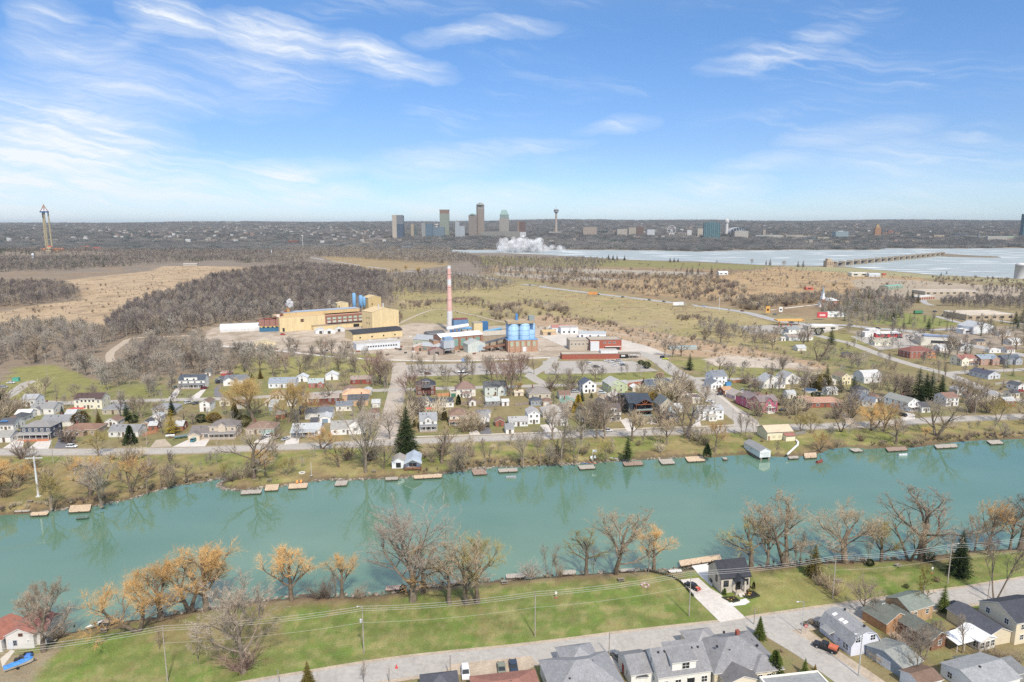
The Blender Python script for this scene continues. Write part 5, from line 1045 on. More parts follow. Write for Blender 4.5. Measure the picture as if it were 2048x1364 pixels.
for k in range(5):m=MB();m.add([(k*4,.2,5.4),(k*4+4,.2,5.4),(k*4+2,.2,3.7),(k*4,3,5.4),(k*4+4,3,5.4),(k*4+2,3,3.7)],[(0,2,1),(0,3,5,2),(1,2,5,4),(3,4,5)]);m.build('hopper',C('cdb25e'),r)
m=MB();m.obox((9,6,12),(11,0,1.6),(0,1.2,0),(0,0,.5));m.build('conveyor',C('7a4a3c','rust'),r)
m=MB();m.lathe([(1.6,12),(2.0,13.5),(1.2,15.5)],8,(17,6));m.build('cyclone',C('d3c6bf'),r)
for A,w_,wl,rf_,lb in[((508,696),17,'d6c69e','cbb684','small cream shed with a ridged yellow roof in the front factory yard'),((631,668),10,'d5d8da','bfc4ca','white gabled hut, left of three at the foot of the factory hall'),((647,668),11,'d2d4d4','e2c25c','white gabled hut with yellow roof, middle of three at the factory hall'),((668,664),10,'cfd0cf','cdb870','pale gabled hut, right of three at the factory hall'),((1086,671),13,'c2a47c','c9a765','tan lean-to shed left of the small white buildings'),((520,700),8,'cdb078','d1b880','cream lean-to in front of the ridged yellow roof'),((828,703),12,'b99078','c9b9a4','tan brick hut in front of the grey factory sheds'),((860,711),12,'9a8a80','8b564a','small hut with dark red roof beside the raised grey bin'),((648,612),16,'d4d6d6','e0e2e4','white utility hut at the edge of the central wood')]:
 b=ind('shed',lb,'shed',A,w_,20);block(b.root,0,0,w_,7,3.4,0,'gable','x' if 'lean' in lb else 'y',.35,wl,'metal',rf_,'metal');MB().box(w_*.35,-.1,0,w_*.6,0,2.6).build('door',C('4a4844'),b.root)
b=ind('batch_house','cluster of blue silos and yellow batch houses behind the factory hall','batch house',(690,640),30,30,wp=(float(G(690,640).x),float(G(690,640).y),0));r=b.root
for x,r_2,z0,z1,y in((12,2.0,13,27,4),(20,2.4,14,24,6),(24,1.8,15,22,7)):m=MB();m.lathe([(r_2*.3,z0-3),(r_2,z0),(r_2,z1),(r_2*.5,z1+1.2)],14,(x,y));m.build('silo',C('6aa6d4','metal'),r,True)
m=MB();m.lathe([(6,0),(6,10),(1,11)],18,(-2,6));m.build('silo',C('5f9fd0','metal'),r)
block(r,-7,2,12,8,7,11,'gable','y',.2,YL,'metal','d3b880','metal')
m=MB()
for x in(9,12,15,18):m.box(x,1,0,x+.5,1.5,15)
for z in(4,8,12):m.box(9,1,z,18.5,1.5,z+.5)
m.build('frame',C('4a3b38','rust'),r)
b=ind('factory_tower','narrow yellow tower with windows standing behind the tall block','factory tower',(738,636),12,42);block(b.root,0,0,16,12,22,0,'gable','y',.3,YD,'metal','cdb078','metal')
for z in(10,14):MB().box(4,-.1,z,5,0,z+2).build('window',C('3f3a30'),b.root)
b=B_('factory_chimney','tall factory chimney banded red and white','chimney',900,662,w=.1,rot=0);r=b.root;z0,z1=0,62.0
bands=[(0,.315,'d5d2d2'),(.315,.71,'deada0'),(.71,.80,'d3d5d8'),(.80,.965,'ddaa9d'),(.965,1,'dcdcdc')]
rad=lambda t:2.9-1.3*t
for a,c,h_ in bands:
 m=MB();n=24;pr_=[(rad(a+(c-a)*k/4),z1*(a+(c-a)*k/4))for k in range(5)];m.lathe(pr_,n);m.build('band',mat('chimney_'+h_,h_,rough=.9,noise=.12,nscale=.25,fine=(1.5,.1)),r,False)
m=MB();m.lathe([(1.75,z1),(1.75,z1+.5),(1.2,z1+.5)],20);m.build('rim',C('c9c9c9'),r)
for z in(30,42,54):m=MB();q=rad(z/z1)+.06;m.lathe([(q,z),(q,z+.3)],20);m.build('iron_band',C('8a5548'),r)
for A,w_,d_,h_,wl,rf_,rot_,lb in[((826,692),34,16,6,'b3b9a6','a2a7ad',40,'long pale green shed with grey metal roof left of the chimney'),((840,702),24,12,4.4,'b0947c','a9b0b6',40,'lower grey metal roofed shed in front of the pale green one'),((858,684),16,10,7,'7c7b7c','5f6064',33,'dark roofed lean-to beside the chimney base')]:
 b=ind('factory_shed',lb,'factory shed',A,w_,rot_-62 if w_>20 else rot_);block(b.root,0,0,w_,d_,h_,0,'gable','x',.35,wl,'metal',rf_,'metal')
 for k in range(3):MB().box(3+k*w_*.28,-.1,1.4,6+k*w_*.28,0,3.2).build('window',C('6f8a84','gloss'),b.root)
b=ind('glass_house','brick melting house with big teal windows under a white roof','factory hall',(882,703),38,30);r=b.root
block(r,0,0,38,15,11,0,'gable','x',.3,'a8795f','brick','dfe1e4','metal');
for k in range(5):MB().box(4.5+k*6.6,-.15,3.0,8.6+k*6.6,0,9.2).build('window',C('7fa59a','gloss'),r)
for k in range(6):MB().box(2.6+k*6.6,-.3,0,3.2+k*6.6,0,10.6).build('pilaster',C('8c5f4a','brick'),r)
MB().box(0.5,-.2,8.8,9,-.1,10.8).build('panel',C('dcc27c'),r);block(r,-5,3,5,9,8,0,'shedr','y',.2,'b08766','brick','8a8a8c','metal')
MB().box(-.1,4,3.5,0,11,8).build('window',C('cfc9a8'),r)
m=MB();m.tube((14,19,15),(34,19,16.5),1.6,n=10);m.build('gas_pipe',C('dcdcdc','metal'),r)
b=ind('raised_bin','grey sheet metal bin on stilts in front of the melting house','storage bin',(888,710),10,28);r=b.root
MB().box(0,0,5,9,7,11).build('bin',C('aab3bb','metal'),r);MB().box(1,.5,11,8,6,13.5).build('hood',C('7fa0bf','metal'),r)
for x,y in((0,0),(8.5,0),(0,6.5),(8.5,6.5)):MB().box(x,y,0,x+.5,y+.5,5).build('leg',C('6a5a50','rust'),r)
m=MB();m.obox((4.5,-1,4),(4,0,0),(0,.4,0),(0,0,.5));m.build('hopper',C('8f979c','metal'),r)
b=ind('shed','pale green corrugated shed with sloping grey roof by the conveyor','shed',(936,706),15,26);block(b.root,0,0,15,10,7.0,0,'gable','y',.4,'bcc6c0','metal','a9aeab','metal')
MB().box(8.5,-.1,1,13.5,0,5.5).build('panel',C('a9bcc6','metal'),b.root)
b=ind('filter_tower','cream and blue filter tower with blue ducts right of the chimney','filter tower',(948,680),9,20);r=b.root
MB().box(0,0,0,8,7,15).build('tower',C('dcc68c','metal'),r);MB().box(8.3,2,0,14,8,15.5).build('blue_housing',C('2f6ea3','metal'),r);MB().box(-.2,-.2,15,8.2,7.2,15.4).build('roof',C('a89c8c'),r)
m=MB();m.tube((9,-1,7),(25,-3,9.5),1.2,n=10);m.tube((12,-1,2),(13,-1,7),1.0,n=8);m.build('duct',C('5aa0c8','metal'),r)
b=ind('dust_collector','blue dust collector with slanting blue duct at the chimney foot','dust collector',(908,668),14,20);r=b.root
MB().box(0,0,4,14,8,13).build('housing',C('5f86ad','metal'),r);MB().box(.5,.5,13,13.5,7.5,14).build('walkway',C('8a4a44'),r)
m=MB();m.tube((-3,-1,6),(20,-5,5),1.2,n=8);m.build('duct',C('4d9fd6','metal'),r)
for x in(1,7,13):MB().box(x,0,0,x+.5,.5,4).build('leg',C('4a6f92'),r)
for x in(-4,0,4):m=MB();m.tube((x,-3,0),(x,-3,6),.9,n=8);m.build('pipe',C('3f7fbf','metal'),r)
b=ind('silo_group','four bright blue storage silos standing on a brick base house','silos',(1016,705),24,12);r=b.root
block(r,0,0,24.5,17,9.6,0,'flat','x',.1,'b58a6c','brick','6aa8d8','metal','6aa8d8')
for x,y in((5.4,5.4),(14.4,4.6),(5.4,13),(20.2,10.4)):
 m=MB();m.lathe([(4.4,9.8),(4.4,22.4),(2.2,23.4)],26,(x,y));m.build('silo',mat('silo_blue','96c2e8',rough=.5,noise=.1,nscale=.4,fine=(1.6,.1),stretch=(1,1,.25)),r,True)
 for z in(13,17,21):m=MB();m.lathe([(4.46,z),(4.46,z+.18)],26,(x,y));m.build('hoop',C('3f86ba'),r)
MB().box(0,1,22.8,22.5,14,24.6).build('gallery',C('b09a78','gravel'),r);MB().box(18,3,24.6,22.5,8,28.5).build('penthouse',C('8c9696'),r);m=MB();m.lathe([(1,24.6),(1,30)],8,(9,9));m.build('vent_stack',C('3d8ed0'),r)
for k in range(5):MB().box(2+k*4.6,-.15,4.6,4.2+k*4.6,0,8.4).build('window',C('a9b39a','gloss'),r);MB().box(1+k*4.6,-.25,0,1.4+k*4.6,0,9.4).build('pilaster',C('9a7058','brick'),r)
MB().box(12,-.2,.3,15.5,0,4.2).build('door',C('d6d8da'),r)
b=ind('conveyor','long dark inclined conveyor running up to the blue silos','conveyor',(958,703),1,15);r=b.root
m=MB();m.obox((13,2,8.0),(13.5,0,2.6),(0,1,0),(0,0,.8));m.build('belt_gallery',C('5f6770','rust'),r);m=MB();m.obox((12,-1,4),(14,0,1.3),(0,.8,0),(0,0,.7));m.build('belt_gallery',C('8a6048','rust'),r)
for x in(3,9,15,21):m=MB();m.box(x,0,0,x+.5,.5,5.5+x*.2);m.box(x,3.5,0,x+.5,4,5.5+x*.2);m.build('trestle',C('453c3a','rust'),r)
random.seed(5)
m=MB()
for k in range(40):x=random.uniform(0,26);y=random.uniform(-4,6);s=random.uniform(.3,1.4);m.obox((x,y,s*.6),(s,random.uniform(-.4,.4),0),(0,s*.7,0),(0,0,s*.6))
tag(m.build('scrap_pile',C('6b5c52','rust'),r),kind='stuff')
b=ind('warehouse','brown walled shed behind the conveyor with a pale roof','factory shed',(968,694),28,20);block(b.root,0,4,30,14,9,0,'gable','x',.35,'a6967e','metal','b3aa98','metal')
b=ind('office_building','two storey brick office building with a white stair panel','office building',(1180,701),24,6);r=b.root
block(r,0,0,26,16,8.4,0,'flat','x',.1,'a8553f','brick','b3a692','gravel','8d8478');block(r,-.1,-2.5,7,2.4,7.2,0,'flat','x',.1,'cfd5da','siding','b3a692','gravel');block(r,-16,4,16,14,7.5,0,'flat','x',.1,'b9ad9a','brick','b8ab98','gravel','9a9184')
for k in range(3):window(r,12+4*k,0,6.2,0,2.0,1.2)
MB().box(12,-2.6,3.1,25,0,3.3).build('canopy',C('ded8cc'),r);wins(r,'F',-16,4,16,1,4.8,5,1.4,1.2)
for k in range(4):MB().box(13+3*k,-.1,.3,15.4+3*k,0,2.8).build('window',C('4a4c4e','gloss'),r)
b=ind('office_building','long single storey brick building with dark glass entrance behind the parking lot','office building',(1124,719),44,4);r=b.root
block(r,0,0,44,10,3.8,0,'flat','x',.1,'a5553f','brick','b5a793','gravel','8d8378');block(r,30,2,13,7,2.0,3.9,'flat','x',.1,'d6d8da','siding','b0aba2','gravel')
MB().box(44,1,3.1,61,9,3.6).build('roof',C('8f8678','gravel'),r);MB().box(44,1.2,0,51,9,3.1).build('entrance',C('25272b','gloss'),r);MB().box(45.6,1.1,1.5,48.6,1.2,2.6).build('sign_panel',C('d8dadc'),r)
for x in(52,54,57.5,60.5):MB().box(x,1.3,0,x+.25,1.55,3.1).build('post',C('a59a8c'),r)
for A,w_,d_,h_,wl,rf_,ro,lb,rr_ in[((1158,676),24,10,4.2,'d9dee3','a9b0b4',-6,'long white shed with grey roof behind the brick offices','gable'),((1104,664),18,12,4.0,'d9dee4','b3766a',4,'white shed with a rusty red lean-to roof, left of the small white group','gable'),((1122,668),16,12,5.6,'dbe1e6','a9a39a',4,'taller white flat roofed building of the small white group','flat'),((1340,700),22,6,1.4,'9aa9a6','8f9e9d',3,'low arched grey storage shed on the pale yard','vault')]:
 b=ind('warehouse',lb,'warehouse',A,w_,ro);block(b.root,0,0,w_,d_,h_,0,rr_,'x',.3,wl,'metal',rf_,'metal')
 if h_>2:
  for k in range(3):MB().box(2+k*w_*.3,-.1,1,3.6+k*w_*.3,0,2.8).build('window',C('43474c','gloss'),b.root)
def puff(name,label,cat,P,R0,n,seed,dens,stretch=(1,1,1)):
 random.seed(seed);bm=bmesh.new()
 for k in range(n):
  t=k/(n-1);s=R0*random.uniform(.45,1)*(1.1-.5*t);c=Vector(P)+Vector((random.uniform(-1,1)*stretch[0]*R0,random.uniform(-1,1)*stretch[1]*R0,t*stretch[2]*R0))
  bmesh.ops.create_icosphere(bm,subdivisions=2,radius=s,matrix=Matrix.Translation(c))
 me=bpy.data.meshes.new(name);bm.to_mesh(me);bm.free();o=obj(name,me)
 m=bpy.data.materials.new(name);m.use_nodes=True;t_=m.node_tree;q=t_.nodes['Principled BSDF'];q.inputs['Base Color'].default_value=(.85,.86,.88,1);q.inputs['Roughness'].default_value=1;q.inputs['Specular IOR Level'].default_value=0
 g_=t_.nodes.new('ShaderNodeNewGeometry');z_=t_.nodes.new('ShaderNodeTexNoise');z_.inputs['Scale'].default_value=1.6/R0;z_.inputs['Detail'].default_value=6;t_.links.new(g_.outputs['Position'],z_.inputs['Vector'])
 r_1=t_.nodes.new('ShaderNodeMapRange');t_.links.new(z_.outputs['Fac'],r_1.inputs[0]);r_1.inputs[1].default_value=.3;r_1.inputs[2].default_value=.75;r_1.inputs[3].default_value=0;r_1.inputs[4].default_value=dens;t_.links.new(r_1.outputs[0],q.inputs['Alpha']);me.materials.append(m);tag(o,label,cat);return o
g=G(560,664);c_,s_=math.cos(R(33)),math.sin(R(33));g=Vector((g.x+12*c_-12*s_,g.y+12*s_+12*c_,0))
o=puff('steam','small white steam puff rising above the yellow factory hall roof','steam',(g.x+1.5,g.y,22.5),2.2,40,3,.42,(1.1,.6,3.2))
# ---------- the distant city, towers, dam
def facade_mat(hx,glass='3f5663',sx=3.2,sz=3.4,fx=.5,fz=.5):
 nm='facade_%s_%s_%s_%s'%(hx,glass,fx,fz)
 if nm in MATS:return MATS[nm]
 dk_=lambda h,k:'%02x%02x%02x'%tuple(int(int(h[i:i+2],16)*k)for i in(0,2,4));hx,glass=dk_(hx,.9),dk_(glass,.72)
 m=bpy.data.materials.new(nm);m.use_nodes=True;t=m.node_tree;b=t.nodes['Principled BSDF'];tcn=t.nodes.new('ShaderNodeTexCoord');s=t.nodes.new('ShaderNodeSeparateXYZ');t.links.new(tcn.outputs['Object'],s.inputs[0])
 def M(op,a,c=None):
  n=t.nodes.new('ShaderNodeMath');n.operation=op
  for i,v in enumerate((a,c)):
   if v is None:continue
   if isinstance(v,(int,float)):n.inputs[i].default_value=v
   else:t.links.new(v,n.inputs[i])
  return n.outputs[0]
 u=M('FRACT',M('DIVIDE',M('ADD',s.outputs[0],s.outputs[1]),sx));w=M('FRACT',M('DIVIDE',s.outputs[2],sz));msk=M('MULTIPLY',M('LESS_THAN',u,fx),M('LESS_THAN',w,fz))
 mx=t.nodes.new('ShaderNodeMix');mx.data_type='RGBA';t.links.new(msk,mx.inputs[0]);mx.inputs[6].default_value=(*srgb(hx),1);mx.inputs[7].default_value=(*srgb(glass),1);t.links.new(mx.outputs[2],b.inputs['Base Color']);b.inputs['Roughness'].default_value=.5
 MATS[nm]=m;return m
def far_b(label,x0,x1,yt,yb,Y,parts=None,hx='b8ab98',glass='5a6670',cat='building',name='tower_block',top=None,dk=.6,fx=.5,fz=.5,rot=0):
 X0,X1=GX(x0,Y),GX(x1,Y);xc=(X0+X1)/2;w=X1-X0;zb=ZY(yb,Y);zt=ZY(yt,Y);zg=float(terr(xc,Y))
 k=(Y*CP+(H-(zt+zb)/2)*SP)/Y;xc=(((x0+x1)/2-1024)/F)*Y*k;w=(x1-x0)/F*Y*k
 root=thing(name,label,cat,(xc,Y,min(zb,zg)-2),R(rot));hh=zt-min(zb,zg)+2
 if parts is None:parts=[(0,1,0,1,hx,glass)]
 for(a,c,z0,z1,col,gl)in parts:
  MB().box((a-.5)*w,-w*dk/2,z0*hh,(c-.5)*w,w*dk/2,z1*hh).build('wall',facade_mat(col,gl,fx=fx,fz=fz),root)
 return root,w,hh
far_b('cream slab hotel with dark glass step, leftmost tower of the skyline',785.5,807.5,430,471,4050,[(0,.40,0,1,'c9bfb0','a89f92'),(.41,1,0,.62,'5b6a7a','3d4a59'),(.41,1,.62,.98,'8a8f94','55626e'),(.5,.9,.98,1.0,'9a948c','6a6a6a')])
far_b('narrow tan tower beside the leftmost hotel',822,827.5,448,471,4100,hx='c2b29c',glass='8f8474');far_b('low grey glass block behind the narrow tan tower',827.8,834,456,472,4150,hx='6f7c80',glass='55646a')
far_b('grey glass hotel with broad flat top',844,866,446,471,4100,[(0,.35,0,1,'a9a8a4','77828a'),(.36,1,0,.96,'6f8494','4d6070'),(.45,.8,.96,1.02,'8a8a88','666666')]);far_b('lower grey blue wing of the broad flat topped hotel',866.5,889,454,471,4120,hx='7f919e',glass='5a6c78')
r,w,h_=far_b('tall pale green hotel tower with reddish arched crown',880,898.5,424,463,4250,hx='a9b0a2',glass='5f7068',fx=.55,fz=.6)
for k in range(4):MB().box(-w/2+w*k/4+.4,-w*.3-.3,h_*.94,-w/2+w*(k+1)/4-.4,w*.3+.3,h_*1.06).build('crown',C('8a6a5c'),r)
MB().box(-w*.52,-w*.32,h_*1.06,w*.52,w*.32,h_*1.10).build('cornice',C('8d8a80'),r)
far_b('slim white tower with stepped top',910.5,919,441,470,4080,[(0,1,0,.92,'b9c0c4','8a98a2'),(.1,.6,.92,1,'c3bdb0','8a8a88')]);far_b('lower white annex right of the slim stepped tower',919.3,929.5,452,470,4090,hx='bcc3c8',glass='93a0aa')
r,w,h_=far_b('tan twin hotel tower with green domed top, left and shorter of the pair',937.5,953.5,430,462,4260,hx='a59c93',glass='8b8078',fz=.9);m=MB();m.lathe([(w*.42,h_),(w*.35,h_+5),(w*.1,h_+9)],8);m.build('dome',C('6f8880'),r)
r,w,h_=far_b('tan twin hotel tower with rounded top, the highest building of the skyline',953,968.5,407,462,4300,[(0,.18,0,.97,'8f857c','6c655e'),(.18,1,0,.86,'aaa097','998a7d'),(.18,1,.87,.95,'a99c8e','6a6a66')],fz=.9)
m=MB();m.lathe([(w*.5,h_*.95),(w*.46,h_*.98),(w*.32,h_*1.0),(w*.15,h_*1.03)],12);m.build('rounded_top',C('8a9089'),r)
r,w,h_=far_b('white ribbed tower with a tapered teal glass crown',999,1018,436,463,4200,hx='bdb6aa',glass='6e7874',fx=.45,fz=.9)
MB().box(-w*.47,-w*.28,h_,w*.47,w*.28,h_*1.18).build('glass_storeys',C('7a8f8c'),r);m=MB();m.add([(-w*.45,-w*.26,h_*1.18),(w*.45,-w*.26,h_*1.18),(w*.45,w*.26,h_*1.18),(-w*.45,w*.26,h_*1.18),(-w*.26,-w*.15,h_*1.42),(w*.26,-w*.15,h_*1.42),(w*.26,w*.15,h_*1.42),(-w*.26,w*.15,h_*1.42)],[(4,5,6,7),(0,1,5,4),(1,2,6,5),(2,3,7,6),(3,0,4,7)]);m.build('crown',C('8aa9a4'),r)
far_b('brown brick apartment slab right of the white ribbed tower',1035,1051,443,462,4300,[(0,.2,0,1,'a08a78','8a7767'),(.22,1,0,.98,'7c6259','5f4d49')])
far_b('long pale shopping podium below the white ribbed tower',962,1040,463,466,4150,hx='9a968f',glass='7f8c8a',dk=.1)
r,w,h_=far_b('white glass pyramid hall at the right end of the podium',1040,1052,464,466,4100,hx='d3d6d6',glass='bfc6c8');m=MB();m.lathe([(w*.7,0),(.3,w*.9)],4);m.build('pyramid',C('e2e4e4'),r)
def at_far(px,pyb,Y):zz=float(terr(0,Y));k=(Y*CP+(H-ZY(pyb,Y))*SP)/Y;return((px-1024)/F*Y*k,Y,ZY(pyb,Y)-1)
p=at_far(1112,465,4350);t_=thing('observation_tower','slender tan observation tower with a round pod and antenna','observation tower',p);s_=4350/F
m=MB();m.lathe([(3.0*s_,0),(2.2*s_,20*s_),(1.9*s_,38*s_)],10);m.build('shaft',C('a8998a'),t_);m=MB();m.lathe([(2*s_,38*s_),(4.6*s_,40*s_),(4.6*s_,43*s_),(5.6*s_,44*s_),(3*s_,46*s_)],14);m.build('pod',C('8e8f93'),t_);m=MB();m.tube((0,0,46*s_),(0,0,52*s_),1.0,n=5);m.build('antenna',C('b3b8bc'),t_)
m=MB();m.box(-30*s_/2,-20,-3,20*s_/2,20,2*s_);m.build('base_hall',C('8f8a84'),t_)
p=at_far(873,461,4400);t_=thing('observation_tower','small white observation tower with lattice top in front of the green hotel','observation tower',p);s_=4400/F
m=MB();m.lathe([(3*s_,0),(2.4*s_,9*s_),(4*s_,11*s_),(4*s_,13*s_)],10);m.build('shaft',C('c6c1ba'),t_);m=MB()
for a in(-1,1):m.tube((a*2.2*s_,0,13*s_),(a*3.4*s_,0,22*s_),.6,n=4)
m.build('lattice',C('9fb0bc'),t_)
p=at_far(1453,467,4100);t_=thing('observation_tower','white casino observation tower with a mushroom top','observation tower',p);s_=4100/F
m=MB();m.lathe([(3.2*s_,0),(2.7*s_,20*s_),(4.2*s_,22*s_),(4.2*s_,26*s_),(2*s_,28*s_),(.4*s_,30.5*s_)],12);m.build('shaft',C('c3c0bd'),t_)
p=at_far(1343,471,4100);t_=thing('ferris_wheel','white ferris wheel on the far shore','ferris wheel',p);s_=4100/F;m=MB();c=Vector((0,0,11.5*s_));Rr=8.3*s_
for k in range(28):a,e=6.283*k/28,6.283*(k+1)/28;m.tube(c+Vector((math.cos(a)*Rr,0,math.sin(a)*Rr)),c+Vector((math.cos(e)*Rr,0,math.sin(e)*Rr)),1.0,n=4)
m.build('rim',C('d8dade'),t_);m=MB()
for k in range(14):a=6.283*k/14;m.tube(c,c+Vector((math.cos(a)*Rr,0,math.sin(a)*Rr)),.45,n=3)
m.build('spokes',C('c8ccd0'),t_)
for s in(-1,1):m=MB();m.tube(c,Vector((s*5*s_,0,0)),1.2,n=4);m.build('leg',C('d0d2d4'),t_)
for a in[(1166,1193,454,462,4300,'b3a596','8a8078','cream hotel block on the wooded rise right of the observation tower'),(1234,1256,458,463,4300,'bdb6aa','a09a92','long pale building left of the power station block'),(1257,1272,455,464,4280,'b9b09f','8d857b','tan power station block with stepped top'),(1273,1287,453,464,4320,'7f6a60','6a5852','dark brick block right of the tan stepped one'),(1294,1309,459,464.5,4200,'d3d6d8','b3b8bc','white low building left of the ferris wheel'),(1374,1383,460,464.5,4250,'d6d7d6','b8b9b8','small white cube building right of the ferris wheel'),(1395,1407,457,467,4200,'c6beb0','a59e92','cream block touching the teal glass hotel'),(1526,1531,459,472,4100,'b5a898','9a8f82','slim stone tower right of the casino'),(1508,1560,470,475,4050,'b9bab4','98a09c','low pale hall right of the casino'),(1570,1604,470,476,4000,'b8b2a4','968f84','long cream hall at the river woods'),(1604,1636,474,480,3900,'6f7b84','59656e','grey blue block on the far shore'),(1634,1657,474,481,3880,'c9c0aa','a89f8a','cream building with arched roof on the far shore'),(1695,1710,471,476,4000,'c6c4be','a6a49e','pale low building right of the grey green slab'),(1764,1774,464,476,4200,'96796c','7c6860','left reddish apartment block beside the art deco tower'),(1775,1786,461,476,4220,'9c7466','7f6258','middle reddish apartment block right of the art deco tower'),(1788,1799,464,476,4200,'8f8078','77706b','right brownish apartment block of the group of three'),(1826,1870,472,477,4000,'b5aa9c','94897e','long tan terrace of buildings on the right shore'),(1866,1886,470,479,3950,'bdae96','9c8f7a','tan block at the end of the long terrace'),(1905,1936,467,477,4050,'5f6770','4c545c','dark grey office slab on the right shore'),(502,516,463.5,472,5000,'b9b2a2','98928a','cream end of the pale apartment group on the left plain'),(516,532,463,471,5100,'9fa2a4','808488','grey half of the pale apartment group on the left plain'),(643,704,471,476,4600,'c3bba8','a8a090','long flat cream arena roof on the left plain'),(577,597,481,490,3500,'94604e','7c5244','red brick school in the left woods'),(127,150,477,484,4300,'c3beb2','a09c94','long pale apartment rows left of centre in the plain'),(1168,1176,449,452,6500,'b7b7b7','9a9a9a','small white block on the left ridge line'),(26,33,449,454,8000,'8f8f95','77777d','tiny tower block on the horizon at far left')]:
 x0,x1,yt,yb,Y,hx,gl,lb=a;far_b(lb,x0,x1,yt,yb,Y,hx=hx,glass=gl,name='building',dk=.35)
r,w,h_=far_b('teal glass hotel slab on the far shore right of the ferris wheel',1407.5,1439,446,474,3980,hx='5f8a90',glass='2f4f5c',fx=.6,fz=.85,dk=.3);MB().box(-w*.25,-6,h_,w*.25,6,h_+6).build('penthouse',C('55757c'),r)
for k in range(9):x=-w/2+w*k/8;MB().box(x-.7,-w*.15-1.2,0,x+.7,-w*.15-.1,h_).build('rib',C('7a9aa0'),r)
r,w,h_=far_b('pale grey green office slab on the right shore',1667.5,1693,463,480,3950,hx='9fb0b4',glass='6f868e');MB().box(-w*.2,-5,h_,w*.2,5,h_+4).build('penthouse',C('a9b3b3'),r)
r,w,h_=far_b('tan brick art deco tower with a stepped top',1748.5,1760,456,474,4100,hx='b38a68',glass='8a6a54');MB().box(-w*.36,-6,h_,w*.36,6,h_+10).build('upper_step',C('a98260'),r);MB().box(-w*.2,-4,h_+10,w*.2,4,h_+20).build('top_step',C('b59a58'),r)
r,w,h_=far_b('tall blue glass tower cut by the right edge of the photo',2044,2058,428,474,4000,hx='4f7380',glass='2f4b58')
r,w,h_=far_b('long pale green roofed convention hall on the right shore',1937,2030,472,484,3900,hx='a9b8a4',glass='9aaa96',dk=.25);
r,w,h_=far_b('white ribbed casino front before the green roofed hall',1972,2011,472.5,492,3600,hx='cfcbc0',glass='8f8f8a',fx=.45,fz=.9,dk=.2)
r,w,h_=far_b('low cream wing left of the ribbed casino front',1944,1971,482,491,3600,hx='c3c0b8',glass='9a9a96',dk=.2)
p=at_far(1956,482,3700);t_=thing('church','thin dark church spire on the right shore','church',p);m=MB();m.lathe([(8,-5),(6,25),(.4,62)],8);m.build('spire',C('6f7478'),t_);MB().box(-12,0,-5,26,16,12).build('nave',C('a39a90'),t_)
p=at_far(1482,474,4050);t_=thing('casino','white domed casino with striped glass roof beside the white tower','casino',p);s_=4050/F
MB().box(-15*s_,-20,-3,12*s_,40,12*s_).build('wall',facade_mat('c2bdb3','9a958c'),t_);m=MB();n=14
for k in range(n):a,e=math.pi*k/n,math.pi*(k+.62)/n;m.add([(-22*s_*math.cos(a),0,9*s_+11*s_*math.sin(a)*.95),(-22*s_*math.cos(e),0,9*s_+11*s_*math.sin(e)*.95),(-22*s_*math.cos(e),90,9*s_+11*s_*math.sin(e)*.95),(-22*s_*math.cos(a),90,9*s_+11*s_*math.sin(a)*.95)],[(0,1,2,3)])
m.build('glass_roof',C('cfd3d6'),t_);m=MB();m.lathe([(20*s_,6*s_),(15*s_,14*s_),(8*s_,18*s_),(1,19*s_)],18,(0,60));m.build('dome',C('7d868e'),t_)
p=G(97,500,18);t_=thing('ride_tower','tall three legged drop ride tower with a blue ring and pointed cage','ride tower',(p.x,p.y,17));s_=p.y*1.01/F
TOPZ=73*s_
for k,(x,y)in enumerate(((-6.0,3),(1.6,-3),(5.2,4))):
 m=MB();X_,Y_=x*s_,y*s_;n=18
 for dx,dy in((-1,-1),(1,-1),(1,1),(-1,1)):m.tube((X_*1.0+dx*1.5,Y_+dy*1.5,0),(X_*.9+dx*1.3,Y_*.9+dy*1.3,TOPZ),.42,n=4)
 for q in range(n):
  z0=TOPZ*q/n;z1=TOPZ*(q+1)/n;m.tube((X_-1.4,Y_-1.4,z0),(X_*.97+1.4,Y_-1.4,z1),.25,n=3);m.tube((X_+1.4,Y_-1.4,z0),(X_*.97-1.4,Y_-1.4,z1),.25,n=3);m.box(X_-1.5,Y_-1.5,z0-.15,X_+1.5,Y_+1.5,z0+.15)
 m.box(X_*.95-1.1,Y_*.95-1.1,0,X_*.95+1.1,Y_*.95+1.1,TOPZ)
 m.build('leg',C('b9ac88'),t_)
m=MB();m.lathe([(7.6*s_,TOPZ),(7.6*s_,TOPZ+2.4*s_),(5*s_,TOPZ+2.4*s_)],12);m.build('ring',C('3f6ea6'),t_);m=MB()
for k in range(6):
 a=6.283*k/6;e=6.283*(k+1)/6;A_1=(7*s_*math.cos(a),7*s_*math.sin(a),TOPZ+2.4*s_);B_1=(3*s_*math.cos(a),3*s_*math.sin(a),TOPZ+9*s_)
 m.tube(A_1,B_1,.9,n=4);m.tube(B_1,(0,0,TOPZ+15*s_),.9,n=4);m.tube(B_1,(3*s_*math.cos(e),3*s_*math.sin(e),TOPZ+9*s_),.7,n=4)
m.tube((0,0,TOPZ+14*s_),(0,0,TOPZ+17*s_),.6,n=4);m.build('cage',C('b0764a'),t_)
m=MB();m.lathe([(6*s_,TOPZ+3*s_),(5*s_,TOPZ+5*s_)],10);m.build('drum',C('d3d6dc'),t_)
def farhouse(name,label,cat,px_,py_,w,d,h,wl,rf_,z=None,rot=0,roof='hip',pitch=.6):
 g=G(px_,py_,0 if z is None else z);t_=thing(name,label,cat,(g.x,g.y,float(terr(g.x,g.y))-.5),R(rot));block(t_,-w/2,0,w,d,h,0,roof,'x',pitch,wl,'paint',rf_,'paint',rf_,over=1.0,thick=.4);return t_
